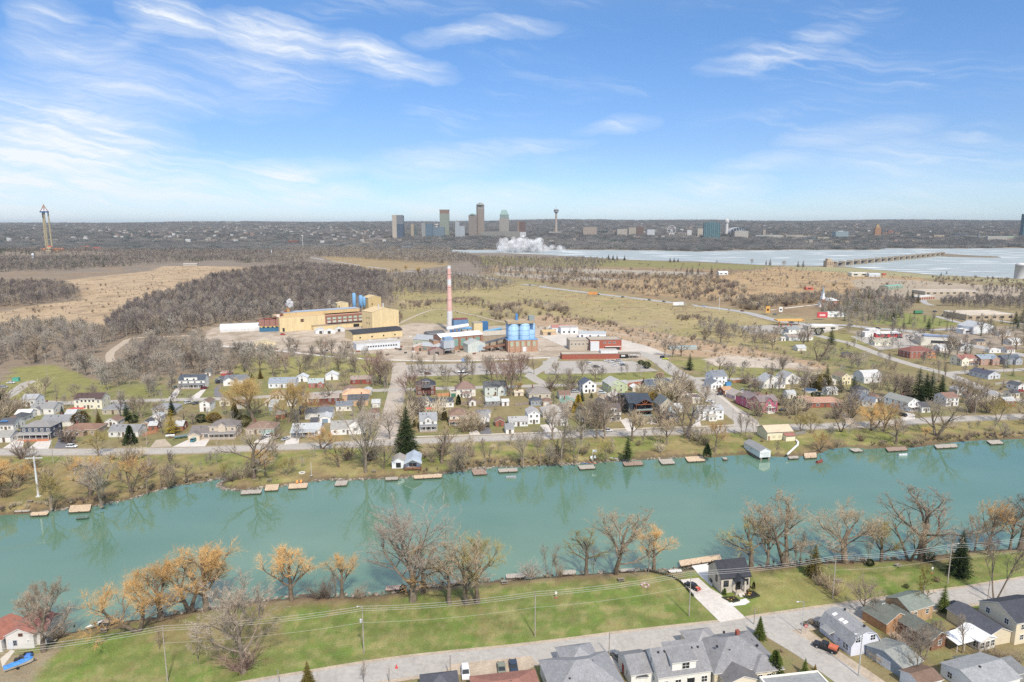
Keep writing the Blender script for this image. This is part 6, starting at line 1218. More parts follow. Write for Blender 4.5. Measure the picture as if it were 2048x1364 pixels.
for a in[('pavilion','left orange roofed pavilion at the foot of the ride tower','pavilion',86,503,22,12,5,'cdbb98','c4723f',17),('pavilion','tall orange roofed pavilion between the legs of the ride tower','pavilion',98,503,14,10,14,'d8c59c','bf5f38',17),('pavilion','right long orange roofed pavilion at the ride tower','pavilion',115,503,34,12,6,'b98a5c','b8663a',17),('hall','pale walled hall with red roof right of the ride tower','hall',160,505,50,20,9,'d0a69a','a85a4c',0),('hall','white gabled hall with dark red roof among the left woods','hall',190,503,36,18,11,'d6d6d2','9a4a46',0),('hall','orange roofed low hall behind the pale walled one','hall',168,498,40,16,8,'c99a6a','b0683c',0)]:farhouse(*a)
p=G(67,523);t_=thing('water_tower','white mushroom shaped water tower in front of the mound','water tower',p);m=MB();m.lathe([(1.2,0),(1.2,14),(3.6,17),(3.6,21),(1.5,23)],10);m.build('tank',C('cfd3d8'),t_)
p=G(606,496);t_=thing('light_mast','tall pale floodlight mast in the left woods','mast',p);m=MB();m.tube((0,0,0),(0,0,56),1.3,.8,n=6);m.build('mast',C('c3c6c6'),t_);MB().box(-4,-1,54,4,1,57).build('lamp_head',C('cfcfd0'),t_)
p=G(543,509);t_=thing('obelisk','small white spire beside the dark roofed barns','spire',p);m=MB();m.lathe([(3,0),(.3,18)],4);m.build('spire',C('d3d6da'),t_)
farhouse('barn','dark roofed barns at the edge of the far left wood','barn',522,512,40,16,6,'8a8078','55565c',0,0,'gable',.4)
farhouse('mansion','grey stone mansion with towers in the woods left of the falls','mansion',812,500,40,16,10,'a8a8a4','5f6670',0,0,'gable',.8)
farhouse('building','long low cream farm shed at the edge of the tan field','shed',380,531,34,10,4,'c9bfae','b8b0a4',0,0,'gable',.3)
puff('falls_mist','white cloud of mist rising from the falls','mist',(GX(1040,2620),2640,4),22,110,8,.36,(3.6,1.4,1.9))
o=bpy.data.objects['falls_mist']
puff('falls_mist','thinner white mist trailing right of the main cloud over the falls','mist',(GX(1085,2620),2640,2),15,60,9,.26,(5.0,1.4,1.3))
t_=None;PA,PB=G(1668,533,-1.6),G(1884,511.5,-1.6);n=18
t_=thing('control_dam','long control dam with a row of gate piers crossing the far river','dam',PA);dv=PB-PA;dr_=dv.normalized();sd_=Vector((-dr_.y,dr_.x,0))
pm=MB();pm.box(-2,-9,-2,2,9,11);pm.box(-3.2,-7,11,3.2,7,12.6);pier_me=pm.mesh('gate_pier',C('b5a48c','gravel'));gm2=MB();gm2.box(2,-2,0,1,2,7);sp_=dv.length/n
gt=MB();gt.obox((sp_/2,3,6),(sp_/2-2.4,0,0),(0,.6,0),(0,0,3));gate_me=gt.mesh('gate',C('59606b'));bt=MB();bt.box(2.1,-5,9.5,sp_-2.1,-1,11);beam_me=bt.mesh('walkway',C('a3937f'))
for k in range(n+1):
 q=dr_*(sp_*k);an=math.atan2(dr_.y,dr_.x);obj('gate_pier',pier_me,t_,q,an)
 if k<n:obj('gate',gate_me,t_,q,an);obj('walkway',beam_me,t_,q,an)
b=ind('dam_house','blocky tan control house at the near end of the dam','control house',(1660,534),18,10);r=b.root;MB().box(-9,0,0,9,14,15).build('wall',C('b49c80'),r);MB().box(-6,2,15,4,12,20).build('upper_storey',C('b8a286'),r)
for x in(-6,0,5):MB().box(x-1,-.2,4,x+1,0,12).build('window',C('7c6a58'),r)
strip('boom',[(1735,531.5),(1819,536),(1900,540.5),(2036,547)],3.0,C('a8906c'),-1.2,None);o=bpy.data.objects['boom'];o['kind']='structure';o['label']='thin floating boom line across the basin'
b=ind('intake_tower','white round topped intake tower in the basin at the right edge','tower',(2038,557),8,0);r=b.root;m=MB();m.lathe([(8.5,-2),(8.5,25),(9,25.2),(7,28.5),(2,30)],18);m.build('tower',C('c6c8ca'),r,True)
# ---------- commercial strip and church on the right
def shop(A,w,d,h,wl,rf_,lb,rot=8,roof='flat',cat='building',doors=0,dc='7a4a3c',pitch=.15,nw=4,axis='x',name='building'):
 b=ind(name,lb,cat,A,w,rot);block(b.root,0,0,w,d,h,0,roof,axis,pitch,wl,'paint',rf_,'gravel' if roof=='flat' else 'metal',over=.4)
 for k in range(doors):MB().box(w*(k+.12)/doors,-.12,0,w*(k+.85)/doors,0,h*.78).build('garage_door',C(dc),b.root)
 if not doors:
  for k in range(nw):MB().box(w*(k+.25)/nw,-.1,h*.35,w*(k+.7)/nw,0,h*.72).build('window',C('3a4046','gloss'),b.root)
 return b
b=shop((1752,675),26,9,3.8,'c43a40','d3d6d8','low red diner with a flat white roof',8,cat='diner');block(b.root,-9,3,8.6,6,4.2,0,'flat','x',.1,'dcdcda','paint','d0d0d0','gravel');MB().box(-.2,-.6,3.2,26.4,0,3.7).build('awning',C('e8e8e6'),b.root)
shop((1932,641),56,34,6,'b8a488','c6b7a2','large flat beige factory building at right',6,nw=6)
shop((1838,600),34,12,4,'cbb9a2','c9cdd0','storage units with seven rusty red doors',26,'flat','storage units',7,'98584a')
shop((1775,579),42,14,5,'b9b39c','6fae98','storage building with green roof and pale green doors',30,'gable','storage building',8,'6f9484')
shop((1850,590),80,30,5,'b5a68e','b8a892','long flat tan warehouse behind the storage units',4,nw=8)
shop((1703,553),34,16,7,'cfc9b4','d8dadc','pale warehouse with white roof at the far field edge',0,nw=2)
shop((1738,554),22,10,5,'c3c8cc','b8c0c8','silver shed right of the pale field edge warehouse',0,'vault',nw=0,pitch=.25)
shop((1945,668),26,16,6.5,'d6dade','aeb3b8','white metal workshop with grey gable roof',18,'gable',nw=0,pitch=.3,axis='y')
shop((1926,668),12,8,4,'d6dade','dfe2e4','low white annex left of the white metal workshop',14,nw=1)
b=shop((1841,690),30,22,6.2,'d9d5c6','a9a5a0','white walled workshop block with a flat grey roof behind the brick apartments',-18,nw=1);MB().box(4,8,6.7,26,14,7.6).build('skylight',C('7f93b5'),b.root)
shop((1738,668),11,7,4,'dcdcda','cfcfcf','white cabin left of the red diner',8,nw=1)
shop((1616,661),30,11,4,'cfcabd','dde0df','white roofed kiosk building behind the fuel pumps',4,nw=3)
shop((1612,580),12,6,4,'c9553c','d0583e','small orange roofed shelter in the cemetery trees',4,'gable',nw=1)
shop((1438,550),20,10,5,'d8dada','dfe2e4','white house behind dark pines at the field of orange grass',10,'gable','house',nw=2,pitch=.5)
b=ind('church','red brick church with white steeple at the cemetery','church',(1651,614),14,12);r=b.root
block(r,0,0,15,22,7.5,0,'gable','y',.45,'a5654e','brick','cfd3d6','metal')if False else block(r,0,0,18,12,7.5,0,'hip','x',.5,'a5654e','brick','cfd3d6','metal')
for k in range(5):MB().box(2.2+k*3.3,-.12,1.5,3.3+k*3.3,0,6.2).build('window',C('e0d8cc'),r)
MB().box(-4.5,1,0,0,6,9.5).build('tower',C('a5654e','brick'),r);MB().box(-4.3,1.2,9.5,-.2,5.8,12.5).build('belfry_base',C('e2e4e6'),r);MB().box(-3.6,1.9,12.5,-.9,5.1,17).build('belfry',C('dfe1e4'),r);m=MB();m.lathe([(1.9,17),(1.2,19),(.1,27)],8,(-2.25,3.5));m.build('spire',C('8fa3b0'),r)
MB().box(-6.6,2,0,-4.5,6,7).build('porch',C('e2e4e6'),r)
b=ind('fuel_canopy','yellow fuel station canopy over the pumps','fuel canopy',(1566,652),20,5);r=b.root;MB().box(-6,0,5.0,22,8,6.2).build('roof',C('e3a82e'),r);MB().box(20,-.06,5.1,21.4,0,6.1).build('emblem',C('b8402c'),r)
for x in(-2,8,18):MB().box(x-.3,3.6,0,x+.3,4.2,5).build('post',C('d9a93c'),r)
for x in(-3.4,.6,6,10):MB().box(x-.4,2,0,x+.4,2.8,2).build('fuel_pump',C('b04a44'),r)
for(px_,py_,w_,h_,z_,col,lb,c2)in[(1535,629,4.5,7.5,2,'e0a52c','tall yellow roadside sign with dark lettering panel at the fuel station','5a3a20'),(1561,627,4,5.5,2,'e2e2e0','white price sign with a dark disc beside the fuel station','2c2c30'),(1644,640,11,6,2.5,'d23a40','large red billboard behind the fuel station','e8c8c4')]:
 p=G(px_,py_);t_=thing('roadside_sign',lb,'sign',p);MB().box(-w_/2,-.3,z_,w_/2,.3,z_+h_).build('panel',C(col),t_);MB().box(-w_*.28,-.36,z_+h_*.3,w_*.28,-.3,z_+h_*.62).build('print',C(c2),t_);MB().box(-.25,-.2,0,.25,.2,z_).build('post',C('8a8a88'),t_)
for px_,py_,col,lb in[(1181,592,'d9913c','left orange highway billboard'),(1190,592,'d48a36','right orange highway billboard'),(1351.5,614,'e0e4e8','left white highway billboard'),(1361.5,613.5,'d6dde4','right white highway billboard')]:
 p=G(px_,py_);t_=thing('billboard',lb+' facing the town across the field','billboard',p,R(-8));MB().box(-3.4,-.2,2,3.4,.2,6.2).build('panel',C(col),t_);MB().box(-3.5,-.1,1.8,3.5,.4,2.0).build('frame',C('55504a'),t_)
 for x in(-2.2,2.2):MB().box(x-.15,0,0,x+.15,.3,2).build('post',C('5f564c'),t_)
random.seed(12);m=MB();cols=['a9a59c','8a837a','9a9288','b8b8b6','7a706a','8f7a70']
for k in range(1000):
 az_=random.choice([random.uniform(-37,-9),random.uniform(-37,-9),random.uniform(3,37)]);Yy=random.uniform(3500,7600)**1;X_=Yy*math.tan(R(az_));
 if vnoise(np.array([X_/420.]),np.array([Yy/500.]),4)[0]<.42 or inpoly(np.array([X_]),np.array([Yy]),NIAG)[0]:continue
 z=float(terr(X_,Yy));w_=random.uniform(9,26);h_=random.uniform(7,12)+6;m.box(X_-w_/2,Yy,z,X_+w_/2,Yy+10,z+h_,random.randrange(6))
tag(m.build('distant_rooftops',[C(c)for c in cols]),'pale rooftops of the far suburbs scattered through the woods',kind='stuff')
random.seed(31);m=MB();YP=[G(*q)for q in[(440,690),(700,690),(800,668),(1000,665),(1110,700),(1000,712),(700,712)]];YP=[(p.x,p.y)for p in YP]
for k in range(260):
 x,y=random.uniform(min(p[0]for p in YP),max(p[0]for p in YP)),random.uniform(min(p[1]for p in YP),max(p[1]for p in YP))
 if not inpoly(np.array([x]),np.array([y]),YP)[0]:continue
 a,s=random.uniform(0,3),random.uniform(.5,1.8);m.obox((x,y,s*.4),(s*math.cos(a),s*math.sin(a),0),(-s*.5*math.sin(a),s*.5*math.cos(a),0),(0,0,s*.4),random.randrange(5))
tag(m.build('yard_scrap',[C('7a6c60','rust'),C('4f5358','rust'),C('b5ab9c','gravel'),C('8a5a44','rust'),C('c9c6bf','gravel')]),'pallets, drums and scrap lying about the factory yard',kind='stuff')
# ---------- small back yard buildings between the houses
FILL=[];random.seed(21)
for x,y,w in[(140,838,18),(292,856,14),(306,861,16),(312,843,18),(358,862,16),(450,812,20),(480,818,18),(628,856,14),(583,812,16),(748,838,20),(752,815,16),(975,835,14),(1000,853,18),(1130,800,22),(1205,815,18),(1258,815,14),(1348,846,20),(1360,825,16),(1500,800,16),(1525,801,18),(1665,790,22),(1727,790,24),(1757,804,16),(1852,825,20),(1925,790,24),(1950,800,18),(1985,800,24),(2020,812,22),(2030,796,20),(1890,702,24),(1930,702,22),(1962,690,20),(1700,716,18),(1604,702,18),(100,868,14),(19,850,16),(560,838,18),(648,826,14),(945,812,14),(1020,868,16),(1900,690,18),(2010,672,24),(735,790,16),(1095,812,18)]:
 wn,wc=random.choice([('white','e2e2df'),('cream','dcd2b8'),('pale grey','bfc2c4'),('tan','c2ab90'),('brick','a0604c')]);rn,rc=random.choice([('grey','8c8d90'),('dark','55575d'),('brown','846a5c'),('light','b5b8ba')]);kd='cottage' if w>19 else random.choice(['shed','garage'])
 b=house(x,y,w,random.uniform(5,8),2.6 if w<19 else 3.0,random.choice(['gable','gable','hip']),wc,rc,'%s %s with %s roof'%(wn,kd,rn),rot=8,name=kd,cat=kd,axis=random.choice('xy'),nF=1 if w<19 else 2,gar=(.6,2.9)if kd=='garage' else None,doorx=None if kd=='garage' else.5);FILL.append((b.root,x,y))
# ---------- individual trees: prototype, foot x, foot y, top y, colour
T_SOUTH="""round1 98 1256 1155 brown|round2 70 1250 1163 brown|gnarl1 88 1303 1196 grey|willow2 276 1262 1150 orange|willow1 321 1236 1121 orange|willow2 381 1219 1112 amber|willow1 411 1221 1084 orange|
sapling 396 1321 1240 pale|round1 487 1345 1150 grey|sapling 319 1299 1253 brown|willow1 584 1200 1086 orange|willow3 684 1192 1107 orange|tall1 672 1193 1134 grey|vase3 826 1202 1001 pale|gnarl1 847 1184 1085 amber|
vase2 932 1208 1060 tan|willow3 955 1206 1067 olive|gnarl1 899 1207 1112 tan|tall2 1099 1152 1087 grey|gnarl1 1173 1148 1063 olive|gnarl2 1231 1146 1022 tan|willow3 1308 1142 1052 orange|sapling 1297 1144 1070 grey|sapling 1187 1150 1095 grey|
gnarl2 1571 1130 994 tan|vase2 1535 1132 1015 brown|gnarl1 1502 1133 1040 olive|tall1 1599 1131 1060 brown|willow2 1691 1124 1015 tan|willow1 1763 1123 1044 olive|gnarl1 1843 1120 980 brown|gnarl2 1818 1121 1030 tan|
vase2 1975 1098 1002 amber|round1 1950 1101 1028 tan|gnarl1 2042 1096 984 dark|vase1 2020 1098 1010 brown|spruce1 1918 1150 1056 green|spruce2 1886 1222 1166 bright|round1 1727 1232 1155 brown|sapling 1843 1226 1134 rust|tall2 1989 1201 1070 dark|round2 1975 1110 1075 red|
spruce2 1628 1152 1085 cedarbrown|shrub1 1655 1176 1140 tan|shrub1 1670 1190 1160 tan|shrub2 1640 1170 1150 brown|bush 1622 1248 1238 tan|bush 1634 1254 1243 tan|bush 1610 1252 1243 cedarbrown|spruce1 1519 1276 1230 bright|conebush 1549 1356 1302 bright|spruce2 1609 1350 1314 bright|spruce2 1630 1342 1327 rust|
spruce2 616 1374 1320 cedarbrown|sapling 728 1368 1316 pale|round2 1846 1322 1240 grey|sapling 1794 1268 1232 pale|sapling 1832 1356 1262 grey|tall1 1924 1306 1226 grey|round1 1868 1290 1236 grey|shrub1 1786 1282 1258 brown|shrub1 1805 1300 1270 brown|shrub2 1812 1330 1306 brown|shrub2 1770 1330 1310 tan|shrub2 1750 1318 1300 tan|
shrub1 1965 1318 1290 brown|shrub2 2000 1320 1296 brown|shrub1 2030 1330 1300 brown|bush 1856 1122 1102 green|bush 1740 1132 1118 green|bush 1873 1164 1154 tan|bush 1812 1176 1168 green|shrub1 1452 1368 1338 brown|shrub1 1120 1152 1128 brown|shrub2 1060 1155 1125 pale|shrub1 470 1212 1178 brown|shrub2 640 1196 1162 dark|shrub1 655 1196 1160 dark|
shrub1 720 1196 1170 brown|shrub2 118 1275 1248 brown|conebush 104 1270 1250 cedarbrown|shrub2 485 1340 1290 red|bush 806 1182 1170 green|cedar 1449 1190 1176 bright|cedar 1507 1178 1163 green|bush 1497 1185 1178 rust|tall1 1113 1152 1105 brown|sapling 1480 1135 1102 brown|tall1 1590 1132 1075 grey|sapling 1620 1130 1078 brown|tall2 1740 1124 1080 brown|sapling 1905 1108 1062 brown"""
T_NORTH="""willow2 35 976 922 orange|willow1 2 992 914 orange|willow1 180 991 905 orange|vase2 203 1011 912 pale|gnarl2 262 984 911 amber|round2 103 1016 943 olive|round1 197 911 856 olive|tall1 294 985 928 tan|tall1 322 971 934 tan|shrub1 341 971 938 tan|gnarl1 372 961 922 brown|
gnarl1 508 957 850 pale|willow3 531 953 900 orange|round1 544 922 880 brown|willow2 520 930 895 amber|round2 573 951 908 olive|gnarl1 677 934 885 olive|willow2 644 898 852 amber|shrub1 482 958 930 brown|shrub2 462 962 940 dark|shrub1 500 955 925 dark|round2 446 955 925 olive|vase1 731 944 808 pale|round2 767 937 873 grey|
vase2 780 878 814 pale|spruce1 813 904 808 green|spruce2 800 900 850 cedarbrown|gnarl1 884 926 850 tan|round1 897 880 845 olive|round2 915 940 880 grey|round1 928 942 892 grey|shrub1 905 942 915 brown|shrub2 850 915 895 brown|shrub1 865 925 900 brown|tall1 971 937 877 tan|vase2 1047 931 860 pale|tall2 1081 927 853 pale|round2 1098 927 884 grey|shrub1 1110 927 900 brown|
tall1 1123 928 812 pale|tall2 1150 926 842 pale|vase1 1105 880 806 pale|vase1 1128 850 798 pale|gnarl1 1162 878 814 tan|vase1 1193 877 790 dark|vase2 1209 878 800 brown|round1 1213 922 876 olive|spruce2 1255 918 868 green|willow3 1264 882 816 tan|round1 1334 890 830 tan|round2 1373 870 773 brown|round1 1365 852 790 brown|round1 1430 903 838 amber|conebush 1414 914 887 green|
tall1 1482 872 822 grey|tall1 1491 873 818 grey|tall2 1510 870 830 grey|shrub1 1500 880 862 brown|sapling 1554 915 880 dark|round2 1601 866 824 olive|round2 1624 867 822 olive|willow2 1641 898 860 amber|gnarl2 1682 864 816 brown|shrub1 1672 895 872 brown|shrub1 1722 882 862 red|willow2 1742 860 802 orange|gnarl2 1766 862 798 amber|gnarl1 1793 885 832 brown|willow1 1851 876 852 orange|gnarl2 1872 872 790 pale|
round2 1996 844 790 olive|round2 2008 876 842 grey|shrub1 1935 880 862 red|shrub1 1830 890 868 tan|gnarl1 2050 840 790 brown"""
T_TOWN="""round1 35 834 800 brown|sapling 115 812 766 grey|round2 284 837 785 brown|round1 268 832 792 brown|spruce2 254 840 800 green|spruce3 243 845 815 blue|spruce1 125 834 809 blue|bush 162 852 824 rust|spruce1 199 858 818 cedarbrown|bush 266 846 830 green|conebush 261 889 851 green|sapling 238 886 862 grey|tiered 344 868 814 yellow|spruce1 344 830 793 green|
round1 316 837 800 brown|gnarl1 369 852 815 brown|round2 385 850 822 grey|spruce3 28 857 842 green|spruce3 38 857 841 green|spruce1 0 822 775 green|weeping 507 843 750 gold|weeping 577 845 759 gold|bush 488 853 830 cedarbrown|bush 428 845 825 rust|bush 402 845 828 green|cedar 470 835 805 green|spruce2 591 845 819 green|spruce1 521 757 735 rust|spruce2 504 759 744 green|
gnarl1 660 804 760 pale|round1 822 812 738 red|round2 848 761 724 grey|gnarl1 922 771 720 grey|tall2 891 783 730 grey|round2 1018 792 700 red|vase1 1041 763 702 red|vase2 984 761 706 grey|round2 1000 770 708 red|round1 692 775 735 grey|vase1 771 777 715 brown|round2 755 770 720 red|sapling 965 818 780 grey|cedar 917 810 789 green|cedar 889 841 815 cedarbrown|spruce2 827 853 826 cedarbrown|
willow1 1037 790 761 gold|vase1 1164 761 714 grey|gnarl1 1191 763 728 grey|vase2 1140 765 734 grey|round1 1112 751 721 grey|tall1 1068 749 715 grey|conebush 1156 825 789 yellow|spruce2 1164 802 776 green|spruce2 1183 796 781 green|round2 1180 838 795 brown|round1 1165 842 800 brown|round2 1337 808 776 olive|bush 1312 802 780 rust|bush 1293 737 723 green|bush 1282 730 720 green|bush 1320 757 745 red|
spruce2 1379 740 704 green|gnarl1 1438 751 712 dark|round1 1458 763 724 grey|vase2 1409 808 765 brown|vase1 1381 786 757 grey|vase1 1609 794 728 pale|tall1 1539 784 722 grey|round2 1514 786 752 brown|vase2 1566 745 712 grey|tall2 1557 784 740 grey|spruce2 1654 759 727 green|bush 1646 780 748 cedarbrown|bush 1630 776 750 rust|spruce2 1681 784 753 green|spruce2 1707 784 750 green|bush 1631 798 783 green|
cedar 1588 806 792 green|cedar 1594 809 793 green|cedar 1600 812 795 green|cedar 1605 815 797 green|spruce1 1812 799 744 dark|spruce2 1835 802 731 green|spruce1 1850 800 742 green|spruce2 1861 799 737 green|spruce1 1881 802 748 green|round2 1783 796 734 brown|round2 1763 780 738 grey|round1 1800 800 745 brown|round2 1935 807 753 brown|round1 1958 810 758 brown|round2 1915 790 752 brown|tall2 1878 757 718 grey|tall1 1890 762 722 grey|
round1 1702 737 700 grey|round1 1745 790 760 grey|round1 1990 830 795 brown|gnarl2 1637 722 673 grey|gnarl1 1616 684 642 grey|vase1 1606 698 658 grey|vase2 1565 744 706 grey|spruce2 1662 689 651 green|bush 1637 670 655 bright|spruce2 1856 661 633 green|spruce2 1802 635 609 green|spruce2 1814 603 577 green|spruce1 1824 604 580 green|spruce2 1836 606 583 green|spruce2 1786 643 618 green|round2 1740 640 600 pale|
vase1 1897 715 664 brown|vase2 1915 712 668 brown|round1 1905 645 618 grey|vase1 1962 671 636 grey|round2 2004 691 648 brown|gnarl1 2032 700 665 brown|spruce2 2030 648 620 green|spruce2 2044 645 616 green|spruce3 1789 640 615 green|round2 1548 690 650 grey|round1 1525 688 655 grey|vase1 1510 694 660 pale|vase2 1545 700 664 tan|round1 1560 670 648 grey|vase1 1330 712 676 grey|vase2 1345 714 678 grey|gnarl1 1362 712 680 grey|
round2 1430 712 690 grey|round1 1440 688 650 dark|round2 1410 682 652 dark|spruce3 1287 664 652 dark|vase1 579 704 670 grey|vase2 593 702 675 grey|vase1 642 712 673 grey|round1 650 706 680 red|vase1 664 715 676 grey|round1 691 713 677 grey|vase2 712 747 703 grey|round1 632 752 722 grey|vase1 572 747 708 red|round2 761 767 696 red|round1 740 762 705 red|vase2 464 756 712 grey|vase1 520 744 700 grey|round1 498 760 720 grey|
spruce3 489 744 722 bright|vase2 678 742 702 grey|vase1 618 740 705 grey|gnarl1 600 754 716 grey|round1 545 752 712 grey|willow1 838 553 531 gold|willow1 812 541 528 gold|spruce2 1540 531 515 dark|spruce2 1532 530 518 dark|spruce2 1596 534 520 dark|spruce2 1606 534 519 dark|spruce2 1384 549 529 dark|spruce2 1374 548 532 dark|spruce2 1396 549 533 dark|spruce2 1423 549 530 dark|spruce1 1217 520 507 dark|spruce1 1226 520 508 dark|
spruce1 1234 520 509 dark|spruce1 1249 521 509 dark|spruce1 1340 524 514 dark|spruce1 1348 524 514 dark|spruce1 1356 524 515 dark|round1 1503 528 517 grey|round1 1568 533 520 grey|spruce2 1021 546 533 dark|spruce2 1012 545 534 dark|spruce2 1041 543 530 dark|spruce2 1110 540 527 dark|spruce2 1122 542 529 dark|spruce2 1893 548 540 dark|spruce2 1882 552 543 dark|vase2 90 790 752 grey|round1 150 795 765 grey|round2 214 760 722 grey|round2 60 730 690 brown|
gnarl1 72 724 668 brown|round2 170 735 695 pale|vase1 262 745 690 pale|round1 385 740 696 dark|round2 395 748 700 dark|round2 190 800 762 grey|vase1 300 790 745 pale"""
for blk in(T_SOUTH,T_NORTH,T_TOWN):
 for e in blk.replace('\n','').split('|'):
  if not e.strip():continue
  k,x,yb,yt,c=e.split();g=G(float(x),float(yb));wide={'weeping':1.15,'vase3':1.55,'gnarl1':1.3,'gnarl2':1.3,'willow1':1.3,'willow2':1.3,'willow3':1.2,'vase1':1.2,'vase2':1.2,'round1':1.15,'round2':1.15,'shrub1':1.3,'shrub2':1.5,'bush':1.25}.get(k,1.)
  tpx(k,float(x),float(yb),float(yt)-(6 if float(yb)>1000 and k[:4]in('will','gnar','vase')else 0),c,sx=wide*random.uniform(.9,1.1))
random.seed(77);n_=0
for k in range(70):
 px_,py_=random.uniform(990,1440),random.uniform(526,556)
 g=G(px_,py_)
 tree(random.choice(['round1','vase1','round2','spruce2']),px_,py_,random.uniform(7,11),random.choice(['grey','brown','dark']),note='park')
# ---------- docks
TAND,GREYD,REDD=C('d8bc98','wood'),C('b7ada0','wood'),C('a98f7e','wood')
def dock(x0,yb,x1,yf,m,label,sk=-3,slope=.055,z=-.85,rails=False,th=.22,cat='dock',name='dock'):
 yb=yf-(yf-yb)*(.68+.22*((x0*7)%5)/4)
 q=[G(x0,yf,z),G(x1,yf-(x1-x0)*slope,z),G(x1+sk,yb-(x1-x0)*slope,z),G(x0+sk,yb,z)]
 u=q[1]-q[0];w=u.length;u.normalize();v=Vector((-u.y,u.x,0));vv=(q[3]-q[0]);d=max(1.0,vv.dot(v));shx=vv.dot(u)
 t_=thing(name,label,cat,q[0],math.atan2(u.y,u.x));b=MB();n=max(3,int(w/.45))
 for k in range(n):x=w*k/n;o_=0;b.add([(x,0,-.08+.0),(x+w/n-.05,0,-.08),(x+w/n-.05+shx,d,-.08),(x+shx,d,-.08),(x,0,0),(x+w/n-.05,0,0),(x+w/n-.05+shx,d,0),(x+shx,d,0)],[(0,3,2,1),(4,5,6,7),(0,1,5,4),(1,2,6,5),(2,3,7,6),(3,0,4,7)])
 b.build('deck',m,t_);b=MB()
 for yy in(0.02,d-.15):s=shx*yy/d;b.box(s,yy,-.38,w+s,yy+.12,-.081)
 b.build('beam',C('6b5c4c','wood'),t_)
 for k in range(max(2,int(w/3))+1):
  x=(w-.2)*k/max(2,int(w/3));p=MB();p.box(x,-.14,-2.0,x+.16,0-.005,.25 if not rails else.9);p.build('post',C('5f5245','wood'),t_)
 if rails:
  for yy in(0.0,d):s=shx*yy/d;MB().box(s,yy-.03,.75,w+s,yy+.03,.85).build('railing',C('b39a7a','wood'),t_)
 return t_,w,d
for a in[(60,1021,95,1031,TAND,'tan dock at the far left under the tall white pylon',4),(28,1019,60,1024,GREYD,'narrow grey walkway joining the far left tan dock',2),(137,1009,180,1024,TAND,'wide tan dock left of the pale tree',4),(481,979,522,988,GREYD,'grey dock at the tip of the grassy spit',3),(529,967,556,981,TAND,'tan dock between the grey spit dock and the orange chair dock',3),(576,965,614,977,TAND,'tan dock carrying orange chairs',3),(669,960,693,971,GREYD,'pale L shaped dock alone on the lawn shore',4),(771,953,796,960,GREYD,'small grey dock left of the white waterside cottage',0),(828,948,884,957,TAND,'long tan and grey dock below the waterside cottage',0),(947,938,975,949,REDD,'reddish brown dock right of the grey thicket',-4),(998,935,1036,944,GREYD,'weathered grey dock right of the reddish brown dock',-2),(1160,927,1191,938,GREYD,'grey float with red and blue kayaks below the white flag',-4),(1249,922,1287,931,REDD,'brown dock with posts below the dark spruce',-4),(1324,917,1351,928,GREYD,'square grey dock between the spruce dock and the tan dock',-7),(1376,911,1411,923,TAND,'fresh tan square dock beside the dark bush',-6),(1448,913,1456,919,GREYD,'tiny grey landing left of the boathouse',-4),(1578,911,1598,917,GREYD,'low grey dock right of the boathouse pipe',-2),(1609,904,1634,916,TAND,'pale dock with white railings right of the boathouse',-1),(1708,895,1727,903,GREYD,'grey dock slanting into the water left of the red brush',-10),(1776,893,1816,902,REDD,'brown dock with white posts below the orange willows',-5),(1873,887,1916,896,GREYD,'grey L shaped dock below the big pale tree',-4),(1982,880,2008,888,GREYD,'last grey dock toward the right edge on the far bank',-9)]:
 dock(a[0],a[1],a[2],a[3],a[4],a[5],a[6],rails='railings' in a[5])
dock(1361,1118,1444,1132,TAND,'big new tan deck jutting into the canal beside the stone cottage',-3,.16,-.3,cat='deck',name='deck')
for a in[(1340,1137,1366,1145,C('d8d6cf'),'pair of pale striped floats beside the big tan deck',-4),(1240,1135,1269,1143,GREYD,'grey landing behind the twin trunked tree',2),(1122,1140,1152,1149,GREYD,'grey roofed landing left of the leaning tree',0),(1012,1147,1051,1156,GREYD,'pale landing below the fence stones on the near bank',0),(770,1167,812,1180,C('c9ab9a','gravel'),'pinkish concrete landing at the foot of the giant pale tree',3),(895,1159,934,1167,C('bdb3a4','gravel'),'pale broken concrete landing between bank trees',0),(198,1236,240,1246,TAND,'wooden dock with railing beside the orange willows',3),(597,1188,634,1198,C('6f5c4c','wood'),'dark timber landing beside the orange willow',0)]:
 dock(a[0],a[1],a[2],a[3],a[4],a[5],a[6],z=-.6,rails='railing' in a[5])
